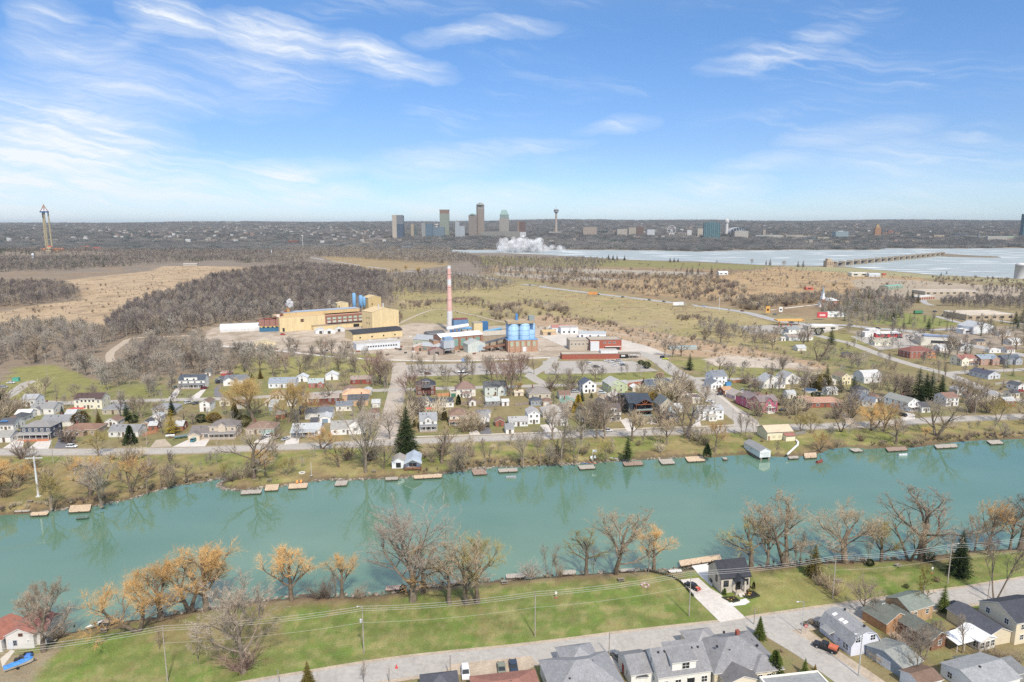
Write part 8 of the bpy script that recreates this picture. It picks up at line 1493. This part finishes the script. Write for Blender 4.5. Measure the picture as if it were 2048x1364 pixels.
box_thing('container','green truck container on the lot left of the beige factory','container',1836,628,[('box','3f8a60',(-5,-1.3,1,5,1.3,4)),('frame','2c3034',(-5,-1.2,.5,5,1.2,.99))]);box_thing('container','red container at the far orange field','container',1768,550,[('box','c23a3a',(-4,-1.3,.2,4,1.3,3.4)),('base','55504c',(-4,-1.2,0,4,1.2,.19))])
box_thing('sign_board','white and blue notice board in the gravel lot','sign',928,726,[('panel','6fa0d8',(-1.8,-.1,1.2,1.8,.1,3.6)),('post','d8d8d8',(-.1,.11,0,.1,.25,3.4))])
m=MB();P=[G(1592,882),G(1596,886),G(1595,892),G(1575,910)]
for u,v in zip(P,P[1:]):m.tube(u+Vector((0,0,.5)),v+Vector((0,0,.4)),.45,n=8)
t_=thing('drain_pipe','fat white pipe snaking from the cream park building to the water','pipe',(0,0,0));m.build('pipe',C('e2e4e2'),t_)
def fence(pts,h,col,label,post=2.4,name='fence'):
 P=[G(*q)for q in pts];t_=thing(name,label,'fence',P[0]);o_=P[0]
 for a,c in zip(P,P[1:]):
  L_=(c-a).length;n=max(1,round(L_/post));u=(c-a)/n;an=math.atan2(u.y,u.x);l=u.length
  for k in range(n):
   q=a+u*k-o_;p=MB()
   p.box(.1,-.03,.06,l-.02,.03,h);x=obj('panel',p.mesh('panel',[C(col,'wood')]),t_,q,an);MB().box(-.06,-.06,0,.06,.06,h+.08).build('post',C(col,'wood'),t_,loc=q,rz=an)
for a in[([(874,793),(912,791)],1.9,'c98a58','orange board fence right of the tall brick house'),([(1252,773),(1298,766)],2,'a8644a','rusty board fence behind the white roofed shed'),([(134,824),(148,823)],1.9,'c87a48','orange board fence left of the cream gambrel house'),([(48,884),(98,882)],1.0,'c8764a','low orange fence in front of the dark blue house porch'),([(604,812),(678,809)],1.9,'7c5244','long dark brown fence behind the cream garage block'),([(286,873),(318,864)],1.7,'c08660','tan fence beside the arched gate'),([(918,810),(965,807)],1.8,'8f7f74','brown weathered fence behind the cedar row'),([(965,815),(1000,812)],1.6,'8a8580','grey fence below the pale green roofed shed'),([(1466,766),(1500,763)],1.8,'b5774e','brown fence at the second street right of the white house'),([(1590,871),(1612,867)],1.6,'8d8a84','grey board fence right of the cream park building'),([(1248,812),(1262,798)],1.8,'c0764a','orange fence left of the black timber house'),([(1030,812),(1062,808)],1.5,'93857a','brown picket fence beside the blue grey shed'),([(1790,1262),(1838,1300)],1.6,'8f7a68','brown fence behind the gambrel house'),([(1990,770),(2040,764)],1.5,'a8a49c','pale fence right of the grey blue corner house')]:fence(*a)
t_=thing('garden_wall','long curved dark hedge of small bushes beside the pale driveway','hedge',(0,0,0));random.seed(9);q=G(1301,1142);P=[G(*p)for p in[(1301,1143),(1322,1148),(1345,1155),(1360,1164),(1372,1176),(1388,1195)]]
for a,c in zip(P,P[1:]):
 n=int((c-a).length/.62)
 for k in range(n):m=MB();p=a.lerp(c,k/n);s=random.uniform(.22,.32);m.lathe([(s*.8,0),(s,.25),(s*.9,.5),(s*.4,.68)],7,(p.x,p.y));m.build('bush',mat('dark_hedge','3a3f2c',noise=.4,nscale=4),t_)
t_=thing('retaining_wall','pile of pale boulders in front of the black timber house','rock wall',G(1292,846));random.seed(4)
for k in range(60):
 m=MB();a,e=random.uniform(-6,8),random.uniform(-3,2);s=random.uniform(.4,.95);bm=bmesh.new();bmesh.ops.create_icosphere(bm,subdivisions=1,radius=s)
 for v in bm.verts:v.co*=random.uniform(.75,1.15)
 for v in bm.verts:v.co.z*=.7
 me=bpy.data.meshes.new('boulder');bm.to_mesh(me);bm.free();me.materials.append(C(random.choice(['b0a396','9c9084','c2b5a8']),'gravel'));obj('boulder',me,t_,(a,e,s*.3+max(0,e*.25)))
random.seed(8);m=MB()
for pts,n in((NORTH_PX[4:40],900),(SOUTH_PX[4:34],500)):
 P=GP(pts,-1.6)
 for k in range(n):
  i=random.randrange(len(P)-1);t=random.random();x=P[i][0]*(1-t)+P[i+1][0]*t+random.uniform(-.5,.5);y=P[i][1]*(1-t)+P[i+1][1]*t+random.uniform(-.8,1.2)
  s=random.uniform(.15,.5);a=random.uniform(0,3);m.obox((x,y,-1.55+s*.2),(s*math.cos(a),s*math.sin(a),.05),(-s*.7*math.sin(a),s*.7*math.cos(a),.04),(.05,0,s*.5),random.randrange(3))
tag(m.build('shore_stones',[C('8f8578','gravel'),C('6f6559','gravel'),C('a89d90','gravel')]),'loose stones and debris along both canal shores',kind='stuff')
A_=[];r_=np.random.default_rng(5);P=GP(southlawn);xs=[p[0]for p in P];ys=[p[1]for p in P];x=r_.uniform(-130,190,60000);y=r_.uniform(110,260,60000)
ok=inpoly(x,y,P)&~inpoly(x,y,RIVER)&(fbm(x,y,7,66)>.42);x,y=x[ok],y[ok];V=[];Fc=[]
ang=r_.uniform(0,6.28,len(x));hh=r_.uniform(.08,.22,len(x));base=np.stack([x,y,0*x],1);dx=np.stack([np.cos(ang),np.sin(ang),0*x],1)*.09;tip=base+np.stack([r_.normal(0,.08,len(x)),r_.normal(0,.08,len(x)),hh],1)
VV=np.stack([base-dx,base+dx,tip],1).reshape(-1,3);me=bpy.data.meshes.new('grass_tufts');me.from_pydata(VV.tolist(),[],np.arange(len(VV)).reshape(-1,3).tolist());me.materials.append(mat('grass_blade','828a46',noise=.3,nscale=.3));tag(obj('grass_tufts',me),'tufts of grass on the near lawn',kind='stuff')
# ---------- woodland masses: instanced bare trees, nobody could count them
def joined(name,AB,m):
 T=TM();
 for q in AB:o=len(T.v);T.v+=q.v;T.f+=[tuple(i+o for i in f)for f in q.f]
 return newmesh(name,T.v,T.f,[m])
def wm_(name,hx,r=.28):
 v=[min(255,int(int(hx[i:i+2],16)*k))for i,k in((0,1.17),(2,1.22),(4,1.24))];return bark_mat(name,'%02x%02x%02x'%tuple(v),False,r)
WOODP=[]
def wp_(seed,hx,k):
 if k==0:ab=grow_tree(seed,fork=.25,spread=.6,limbs=9,subs=5,subs2=3,twigs=4,llen=.42,tw=.0048,n2=False,trunk_r=.012,trunktop=.75)
 elif k==1:ab=grow_tree(seed,fork=.25,spread=.85,limbs=10,subs=5,subs2=3,twigs=4,llen=.46,tw=.0052,n2=False,trunk_r=.014)
 elif k==2:ab=spruce(seed,.26,16,8,4)
 else:ab=shrub(seed,34,.9,.012,5)
 me=joined('wood_tree',ab,wm_('wood%d'%seed,hx));o=bpy.data.objects.new('wood_tree',me);WOODP.append(o);return len(WOODP)-1
W_GREY=[wp_(51,'85796f',0),wp_(52,'786c66',0),wp_(53,'8d7f72',0),wp_(54,'70645f',0)]
W_PALE=[wp_(55,'887e74',0),wp_(56,'8d8277',1)]
W_BROWN=[wp_(57,'877869',1)]
W_DARK=[wp_(58,'6a615e',0),wp_(59,'6d615c',0)]
W_CON=[wp_(60,'414d38',2)]
W_SHR=[wp_(61,'84735f',3),wp_(62,'75645a',3),wp_(63,'a2917a',3)]
W_ORG=[wp_(64,'a88a60',1)]
def clump(seed,hx,n=26,size=40):
 random.seed(seed);T=TM()
 for i in range(n):
  x=random.uniform(-.5,.5)*size;y=random.uniform(-.5,.5)*size;h=random.uniform(7,14);r=h*.42;cz=h*.6
  for k in range(46):
   a=random.uniform(0,6.28);u=random.uniform(-1,1);q=math.sqrt(1-u*u);rr_=random.uniform(.5,1)
   p=Vector((x+r*q*math.cos(a)*rr_,y+r*q*math.sin(a)*rr_,cz+u*h*.42*rr_));e=Vector((math.cos(a)*q,math.sin(a)*q,u*.6+.7)).normalized()
   T.twig(p,p+e*random.uniform(1.2,3),.34)
  T.twig(Vector((x,y,0)),Vector((x,y,h*.8)),.3)
 me=newmesh('wood_clump',T.v,T.f,[wm_('clump%d'%seed,hx,.22)]);o=bpy.data.objects.new('wood_clump',me);WOODP.append(o);return len(WOODP)-1
C_A=[clump(71,'67625f'),clump(72,'706a66'),clump(73,'5d5a5a'),clump(74,'78716c')]
C_D=[clump(75,'4f5652')]
wcol=bpy.data.collections.new('wood_parts')
for k,o in enumerate(WOODP):o.name='wood_part_%03d'%k;wcol.objects.link(o)
PTS=[]
def scatter(poly,spacing,hmin,hmax,idx,px=True,z=0.,holes=(),seed=1,edge=0.,dens=1.0):
 r_=np.random.default_rng(seed);P=GP(poly,z)if px else poly;xs=[p[0]for p in P];ys=[p[1]for p in P]
 n=int((max(xs)-min(xs))*(max(ys)-min(ys))/spacing**2);n=min(n,400000)
 x=r_.uniform(min(xs),max(xs),n);y=r_.uniform(min(ys),max(ys),n);ok=inpoly(x,y,P)
 if edge:ok&=(pdist(x,y,P)>2)
 for h_ in holes:ok&=~inpoly(x,y,h_)
 if dens<1:ok&=fbm(x,y,spacing*7,seed)>(1-dens)*.75
 ok&=~inpoly(x,y,RIVER);ok&=~(inpoly(x,y,NIAG)&~inpoly(x,y,ISL))
 x=x[ok];y=y[ok];clus=fbm(x,y,spacing*9,seed+5)
 ii=np.array(idx)[np.clip(((clus-.25)/.5+r_.normal(0,.22,len(x)))*len(idx),0,len(idx)-1).astype(int)]
 PTS.append(np.stack([x,y,terr(x,y)-.1,r_.uniform(hmin,hmax,len(x))*(.75+.5*clus),ii,r_.uniform(0,6.28,len(x))],1))
def roadmask(pts,wd):
 P=GP(pts);L_=[];R_=[]
 for k,p in enumerate(P):
  a=P[max(k-1,0)];b_=P[min(k+1,len(P)-1)];dx,dy=b_[0]-a[0],b_[1]-a[1];q=math.hypot(dx,dy)+1e-6;sx,sy=-dy/q*wd,dx/q*wd
  L_.append((p[0]+sx,p[1]+sy));R_.append((p[0]-sx,p[1]-sy))
 return L_+R_[::-1]
lane=roadmask([(215,745),(222,724),(221,706),(246,687),(267,676),(338,673),(420,669)],11)
lane2=roadmask([(600,511),(662,522),(750,535),(800,541),(960,553),(1003,561)],22)
hwy=roadmask([(960,553),(1003,561),(1080,573),(1197,588),(1275,597),(1373,609),(1480,623),(1523,633)],20)
M_=W_GREY+W_PALE+W_BROWN
scatter([(205,690),(215,650),(260,618),(420,563),(520,542),(600,532),(700,540),(770,552),(790,585),(770,608),(640,628),(560,636),(420,650),(370,668),(250,680)],7.6,10,17,W_DARK+W_GREY+W_DARK,seed=2,holes=[lane,lane2])
scatter([(205,690),(260,640),(420,610),(560,612),(640,620),(560,640),(430,652),(370,668),(250,680)],9,10,17,W_PALE+M_,seed=3,holes=[lane])
scatter([(-500,580),(110,570),(160,590),(140,602),(60,612),(-500,640)],7.6,9,15,W_GREY+W_DARK+W_BROWN,seed=4)
scatter([(-700,660),(0,660),(110,650),(205,668),(225,700),(210,740),(300,765),(260,782),(215,782),(150,748),(110,726),(20,722),(-40,745),(-700,830)],8.0,9,15,M_+W_PALE,seed=5,holes=[lane])
scatter([(232,725),(250,695),(290,682),(400,678),(430,698),(540,712),(560,725),(440,752),(350,757),(345,795),(300,795),(270,772),(235,760)],8.0,8,14,M_+W_PALE,seed=6,holes=[lane])
scatter([(430,700),(700,708),(760,722),(700,742),(600,750),(470,745)],15,7,12,M_,seed=7,dens=.6)
scatter([(-1500,560),(0,544),(120,542),(300,529),(440,521),(520,528),(560,528),(560,500),(-1500,500)],9,8,14,W_GREY+W_GREY+W_DARK+W_CON,seed=8)
scatter([(540,528),(560,499),(900,497),(900,508),(940,513),(960,520),(880,530),(720,518),(640,514),(600,525)],9,9,15,W_GREY+W_PALE+W_BROWN,seed=9,holes=[lane2])
scatter([(790,590),(800,556),(880,543),(970,560),(1040,568),(1000,580),(860,590)],9,7,13,W_GREY+W_DARK+W_BROWN,seed=10,holes=[hwy,lane2])
scatter([(700,548),(800,545),(860,575),(800,600),(780,620),(770,600)],11,6,11,W_GREY+W_BROWN,seed=11,dens=.75)
scatter([(930,516),(1180,518),(1240,524),(1160,545),(1200,560),(1080,566),(960,548)],12,6,12,W_GREY+W_CON+W_BROWN,seed=12,dens=.75,holes=[hwy])
scatter([(1150,545),(1420,552),(1500,575),(1480,612),(1300,592),(1080,566)],10,4,8,W_GREY+W_SHR+W_DARK,seed=13,dens=.8,holes=[hwy])
scatter([(1460,618),(1480,598),(1640,590),(1660,602),(1540,618),(1500,624)],7,6,10,W_GREY+W_SHR+W_DARK,seed=14,holes=[hwy])
scatter([(1420,540),(1560,536),(1850,560),(1860,590),(1640,585),(1500,570)],22,3,7,W_SHR+W_ORG+W_GREY,seed=15,dens=.6)
scatter([(1640,598),(1760,588),(1830,612),(1800,640),(1700,645),(1640,632)],7.5,8,14,W_GREY+W_PALE+W_CON,seed=16)
scatter([(1862,612),(1920,600),(2048,605),(2500,600),(2500,660),(2048,622),(1935,618)],7,8,14,W_DARK+W_GREY,seed=17)
scatter([(1940,575),(2500,590),(2500,600),(2048,600),(1950,590)],12,5,11,W_DARK+W_GREY+W_CON,seed=18)
scatter([(2048,640),(2500,650),(2500,760),(2100,740),(2040,690)],12,7,12,M_,seed=19)
scatter([(1850,552),(1900,552),(2048,560),(2300,575),(2300,590),(1880,570)],14,3,6,W_SHR+W_CON,seed=20,dens=.6)
scatter([(780,575),(1000,566),(1480,623),(1640,672),(1700,700),(1300,668),(860,640),(790,620)],17,.6,2.2,W_SHR,seed=41,dens=.5)
scatter([(1000,650),(1300,665),(1680,735),(1400,712),(1180,672)],9,.8,2.5,W_SHR,seed=42,dens=.7)
scatter([(-400,620),(170,590),(330,535),(560,535),(260,612),(0,665)],16,.8,2.4,W_SHR,seed=43,dens=.6)
scatter([(1180,560),(1560,535),(1850,552),(1700,600),(1500,605),(1300,592)],11,.8,2.6,W_SHR+W_GREY,seed=44,dens=.6)
scatter([(800,608),(900,600),(960,598),(1010,628),(960,612),(880,608),(800,622)],6,3,6,W_SHR+W_DARK,seed=21)
scatter([(1040,608),(1080,606),(1150,625),(1140,632),(1080,620)],6,4,8,W_SHR+W_GREY,seed=22)
scatter([(1060,628),(1150,632),(1300,662),(1500,690),(1680,720),(1690,745),(1560,728),(1480,708),(1300,680),(1180,655),(1080,642)],8,2,5,W_SHR+W_PALE,seed=23,dens=.85)
scatter([(960,615),(1040,612),(1060,640),(1030,648),(990,640)],9,4,8,W_PALE+W_SHR,seed=24)
scatter([(1385,660),(1420,648),(1500,660),(1560,680),(1520,700),(1440,682)],9,6,11,M_,seed=25)
scatter([(1350,632),(1420,636),(1420,642),(1350,640)],6,3,5,W_SHR,seed=26)
scatter([(720,620),(800,628),(810,645),(780,650)],6,2,5,W_SHR,seed=27)
scatter([(-300,600),(300,560),(400,580),(200,640),(-300,700)],34,2,4.5,W_SHR,seed=28,dens=.6)
scatter([(1690,698),(1740,712),(1800,735),(1780,760),(1690,745),(1640,720)],12,6,11,M_,seed=29,dens=.8)
scatter([(1860,735),(1900,765),(1980,800),(2048,825),(2200,860),(2200,830),(2048,800)],14,5,9,M_,seed=30,dens=.7)
def bankbrush(pts,wd,sp,h0,h1,sd,off):
 P=GP(pts,-1.6);Q=[(p[0],p[1]+off)for p in P];Q2=[(p[0],p[1]+off+wd)for p in P];scatter(Q+Q2[::-1],sp,h0,h1,W_SHR,px=False,seed=sd)
bankbrush([(-300,1090),(0,1031),(190,1012),(300,986),(392,966),(420,961)],3.5,1.8,.7,1.8,31,1.0)
bankbrush([(440,975),(576,971),(700,960)],2,2.6,.4,1.1,32,1.2)
bankbrush([(830,954),(945,938),(1160,928)],4,2.2,.6,1.8,33,.8)
bankbrush([(1740,898),(1833,895),(1915,884),(2048,878),(2300,862)],4,2.0,.8,2.2,34,.8)
bankbrush([(1246,922),(1440,915),(1644,906)],1.5,3.5,.3,.7,35,1.0)
bankbrush([(1800,1119),(1606,1127),(1520,1134)],-3,2.0,.7,1.8,36,-1)
bankbrush([(1294,1141),(1024,1160),(850,1176),(512,1201),(240,1243),(100,1268)],-2,3.4,.4,1.2,37,-1)
r_=np.random.default_rng(99)
for y0,y1,sp,s0 in[(2650,3500,26,.95),(3500,4600,36,1.0),(4600,6500,46,1.15),(6500,9000,62,1.35),(9000,12200,80,1.6)]:
 x0=-y1*.98;n=int((-2*x0)*(y1-y0)/sp**2);x=r_.uniform(x0,-x0,n);y=r_.uniform(y0,y1,n)
 ok=(np.abs(x)<y*.98)&~inpoly(x,y,NIAG);gap=fbm(x,y*.4,330,88)
 ok&=(gap<(.60 if y0<9000 else.50))|(r_.random(n)<(.35 if y0<9000 else.15))
 if y0<3000:ok&=~((np.abs(x-(-1525))<260)&(y<2500))
 x,y=x[ok],y[ok];cl=fbm(x,y,260,90)
 ii=np.where(r_.random(len(x))<.12,C_D[0],np.array(C_A)[np.clip(((cl-.3)/.4+r_.normal(0,.3,len(x)))*4,0,3).astype(int)])
 PTS.append(np.stack([x,y,terr(x,y)-1,s0*r_.uniform(.8,1.25,len(x)),ii,r_.uniform(0,6.28,len(x))],1))
HX=np.array([tuple(o.location[:2])for o,*_ in HOUSES]);
def town(poly,sp,h0,h1,idx,sd,dens):
 k=len(PTS);scatter(poly,sp,h0,h1,idx,seed=sd,dens=dens);a=PTS.pop()
 ok=np.ones(len(a),bool)
 for o,*_ in HOUSES:
  c,s=math.cos(o.rotation_euler[2]),math.sin(o.rotation_euler[2]);dx,dy=a[:,0]-o.location.x,a[:,1]-o.location.y;u,v=dx*c+dy*s,-dx*s+dy*c
  ok&=~((u>-3)&(u<20)&(v>-7)&(v<14))
 for p_,w in ROADL:ok&=pdist(a[:,0],a[:,1],p_,False)>w/2+2
 PTS.append(a[ok])
town([(-200,800),(800,788),(1450,765),(1740,755),(2200,800),(2200,822),(1450,848),(700,880),(-200,893)],8.5,6,12,W_PALE+W_GREY+W_BROWN+W_SHR,51,.85)
town([(-200,800),(800,788),(1450,765),(2200,760),(2200,822),(1450,848),(700,880),(-200,893)],9,1.2,3,W_SHR+W_CON,52,.8)
town([(1690,640),(2200,640),(2200,790),(1900,750),(1700,700)],12,6,12,W_PALE+W_GREY+W_CON,53,.8)
town([(450,740),(800,720),(1100,745),(1340,745),(1600,735),(1740,755),(1450,762),(800,786),(440,796)],13,6,12,W_PALE+W_GREY+W_BROWN,54,.7)
town([(-200,905),(700,897),(1450,868),(2048,842),(2200,850),(2048,868),(1550,895),(1000,925),(450,955),(-200,1020)],10,2,9,W_PALE+W_GREY+W_SHR+W_SHR,55,.62)
town([(1745,1262),(1830,1290),(1905,1306),(2060,1300),(2060,1380),(1765,1400),(1740,1320)],2.6,.8,2.6,W_SHR,56,.7)
town([(1330,1300),(1540,1280),(1600,1340),(1560,1400),(1330,1400)],3.5,.6,1.6,W_SHR,57,.6)
A_=np.concatenate(PTS);print('woodland instances',len(A_))
me=bpy.data.meshes.new('woodland');me.vertices.add(len(A_));me.vertices.foreach_set('co',A_[:,:3].astype(np.float32).ravel())
for nm,k,ty in(('scl',3,'FLOAT'),('idx',4,'INT'),('rot',5,'FLOAT')):
 at_=me.attributes.new(nm,ty,'POINT');at_.data.foreach_set('value',A_[:,k].astype(np.int32 if ty=='INT' else np.float32))
wood=obj('woodland',me);tag(wood,'leafless woods and brush filling the plain up to the horizon',kind='stuff')
ng=bpy.data.node_groups.new('woodland','GeometryNodeTree');ng.interface.new_socket('Geometry',in_out='INPUT',socket_type='NodeSocketGeometry');ng.interface.new_socket('Geometry',in_out='OUTPUT',socket_type='NodeSocketGeometry')
gi=ng.nodes.new('NodeGroupInput');go=ng.nodes.new('NodeGroupOutput');ip=ng.nodes.new('GeometryNodeInstanceOnPoints');ci=ng.nodes.new('GeometryNodeCollectionInfo')
ci.inputs['Collection'].default_value=wcol;ci.inputs['Separate Children'].default_value=True;ci.inputs['Reset Children'].default_value=True
def na(nm,ty):
 n=ng.nodes.new('GeometryNodeInputNamedAttribute');n.data_type=ty;n.inputs['Name'].default_value=nm;return n.outputs['Attribute']
ng.links.new(gi.outputs[0],ip.inputs['Points']);ng.links.new(ci.outputs[0],ip.inputs['Instance']);ip.inputs['Pick Instance'].default_value=True
ng.links.new(na('idx','INT'),ip.inputs['Instance Index']);ng.links.new(na('scl','FLOAT'),ip.inputs['Scale'])
cb=ng.nodes.new('ShaderNodeCombineXYZ');ng.links.new(na('rot','FLOAT'),cb.inputs[2]);ng.links.new(cb.outputs[0],ip.inputs['Rotation']);ng.links.new(ip.outputs[0],go.inputs[0])
md=wood.modifiers.new('scatter','NODES');md.node_group=ng
# ---------- tree labels: what it looks like and what it stands beside
LM=[(x,y,n)for n,x,y in[('the stone cottage',1470,1180),('the gambrel house',1700,1280),('the pale driveway',1420,1215),('the near road at right',1820,1205),('the near road at left',760,1345),('the red roofed cottage',40,1290),('the blue tarped boat',38,1334),('the wooden railing dock',220,1245),('the dark timber landing',615,1195),('the pinkish landing',790,1178),('the near lawn poles',728,1300),('the pale broken landing',915,1165),('the big tan deck',1400,1130),('the brown timber house',1890,1290),('the sunroom',1960,1300),('the near bank crossarm pole',1895,1150),('the white kayaks',188,1250),('the white pylon',77,990),('the far left tan docks',100,1024),('the grassy spit',500,965),('the orange chair dock',595,970),('the lone lawn dock',680,965),('the white waterside cottage',810,935),('the reddish dock',960,942),('the grey weathered dock',1015,938),('the kayak float',1175,930),('the brown post dock',1268,925),('the fresh tan dock',1393,915),('the boathouse',1515,905),('the cream park building',1560,870),('the railed pale dock',1622,908),('the brown dock',1796,897),('the L shaped dock',1895,890),('the last right dock',1995,884),('the pink house',1545,825),('the brick bungalow',1650,810),('the white balcony house',1826,820),('the long white corner house',1422,838),('the black timber house',1289,832),('the brown gambrel house',1225,840),('the mossy roofed cottage',1176,840),('the white farmhouse',1060,848),('the brown roofed cream house',917,850),('the shingled white house',857,860),('the tall brick house',852,790),('the pointed roof cottage',932,793),('the pale green dark roofed house',991,791),('the broad hip roofed bungalow',1080,798),('the white gabled house',1179,786),('the pale green gabled house',1234,786),('the dark grey bungalow',1313,781),('the mauve garage',1482,799),('the many gabled white house',1545,776),('the pale yellow house',1692,769),('the barn shaped white house',1745,766),('the brown roofed white house',1904,812),('the corner street',1890,745),('the brick apartments',1842,716),('the red diner',1766,673),('the beige factory',1970,640),('the white metal workshop',1945,668),('the brick church',1660,612),('the fuel station',1566,650),('the fuel station farmhouse',1600,680),('the storage units',1850,600),('the white billboards',1357,613),('the parking lot',1200,735),('the long brick building',1180,718),('the blue silos',1035,700),('the factory chimney',900,660),('the gravel lot',920,738),('the yellow factory hall',620,665),('the white warehouse',750,700),('the factory front lawn',600,735),('the white dormer house',384,777),('the white bungalow',470,770),('the pink brick cottage',632,775),('the dark red bungalow',648,806),('the red brick bungalow',722,768),('the front gabled cottage',696,869),('the white porch house',612,872),('the teal garage doors',530,869),('the taupe house',426,878),('the grey roofed bungalow',247,874),('the brown tan bungalow',160,871),('the dark blue house',74,878),('the cream gambrel house',177,818),('the cream hip roofed bungalow',327,829),('the left lawn lane',60,765),('the wood lane',222,715),('the dusty side street',785,800),('the garden sheds',560,815),('the tent shed',480,662),('the dam',1700,530),('the far river',1230,515),('the pale yard',1400,710),('the highway',1200,590),('the open field',840,560),('the far park',1150,540),('the orange grass field',1410,560),('the basin shore',1890,555)]]
DESC={'vase':'vase shaped bare tree','roun':'round crowned bare tree','tall':'tall slender bare tree','gnar':'gnarled bare tree','sapl':'slim young bare tree','will':'fuzzy willow','weep':'big weeping willow','spru':'spruce','tier':'tiered conifer','ceda':'columnar cedar','bush':'rounded bush','cone':'cone shaped evergreen','shru':'twiggy leafless shrub'}
CN={'cedarbrown':'brownish green','rust':'rusty','green':'dark green','bright':'bright green','blue':'bluish','gold':'golden'}
grp={}
for t_,kn,key,col,x,y,h,note in TREES:
 c=sorted(LM,key=lambda l:((l[0]-x)**2+((l[1]-y)*1.6)**2))[0];dx,dy=x-c[0],(y-c[1])*1.6
 rel=('right of' if dx>0 else 'left of')if abs(dx)>abs(dy)*1.2 else('in front of' if dy>0 else 'behind')
 t_['category']={'bare_tree':'tree','willow_tree':'willow','evergreen_tree':'conifer','evergreen_bush':'bush','bare_shrub':'shrub'}[kn]
 base='%s %s %s %s'%(CN.get(col,col),DESC[key[:4]],rel,c[2]);grp.setdefault(base,[]).append((x,t_,h))
ORD=['leftmost','second from left','third from left','fourth from left','fifth from left','sixth from left','seventh from left','eighth from left']
for base,L_ in grp.items():
 L_.sort(key=lambda q:q[0]);n=len(L_)
 for k,(x,t_,h)in enumerate(L_):
  if len(base.split())>12:base=base.replace(' leafless','').replace(' crowned','').replace(' shaped','')
  if n==1:s=base
  elif k==n-1:s=base+', rightmost of %d'%n
  elif k<8:s=base+', %s of %d'%(ORD[k],n)
  else:s=base+', number %d from left'%(k+1)
  t_['label']=s;t_['group']={'bare_tree':'bare trees around the canal and town','willow_tree':'orange and golden willows','evergreen_tree':'dark conifers between the houses','evergreen_bush':'rounded bushes','bare_shrub':'leafless shrubs'}[t_.name.split('.')[0]]
seen={}
for r_,x,y in FILL:
 c=sorted(LM,key=lambda l:((l[0]-x)**2+((l[1]-y)*1.6)**2))[0];dx,dy=x-c[0],(y-c[1])*1.6;rel=('right of' if dx>0 else 'left of')if abs(dx)>abs(dy)*1.2 else('in front of' if dy>0 else 'behind')
 s='%s, %s %s'%(r_['label'],rel,c[2]);
 while s in seen:s='farther '+s
 seen[s]=1;r_['label']=s;r_['group']='small back yard buildings'
for r_,lb,x,y in HOUSES:
 if r_.get('category')=='house':r_['group']='houses of the canal side town'
for o in COL.objects:
 if o.parent is None and o.get('category')=='utility pole':o['group']='utility poles'
 if o.parent is None and o.get('category')=='car':o['group']='cars around the town'
 if o.parent is None and o.get('category')=='dock':o['group']='docks along the canal'
# ---------- the air
hz=newmesh('haze',*(lambda b:(b.v,b.f))(MB().box(-36000,-36000,-12,36000,36000,330)));m=bpy.data.materials.new('haze');m.use_nodes=True;t=m.node_tree;t.nodes.remove(t.nodes['Principled BSDF'])
v=t.nodes.new('ShaderNodeVolumePrincipled');v.inputs['Color'].default_value=(.84,.92,1.0,1);v.inputs['Density'].default_value=HAZE;v.inputs['Anisotropy'].default_value=.1
t.links.new(v.outputs[0],t.nodes['Material Output'].inputs['Volume']);hz.materials.append(m);tag(obj('haze',hz),'pale blue air over the whole plain',kind='stuff')
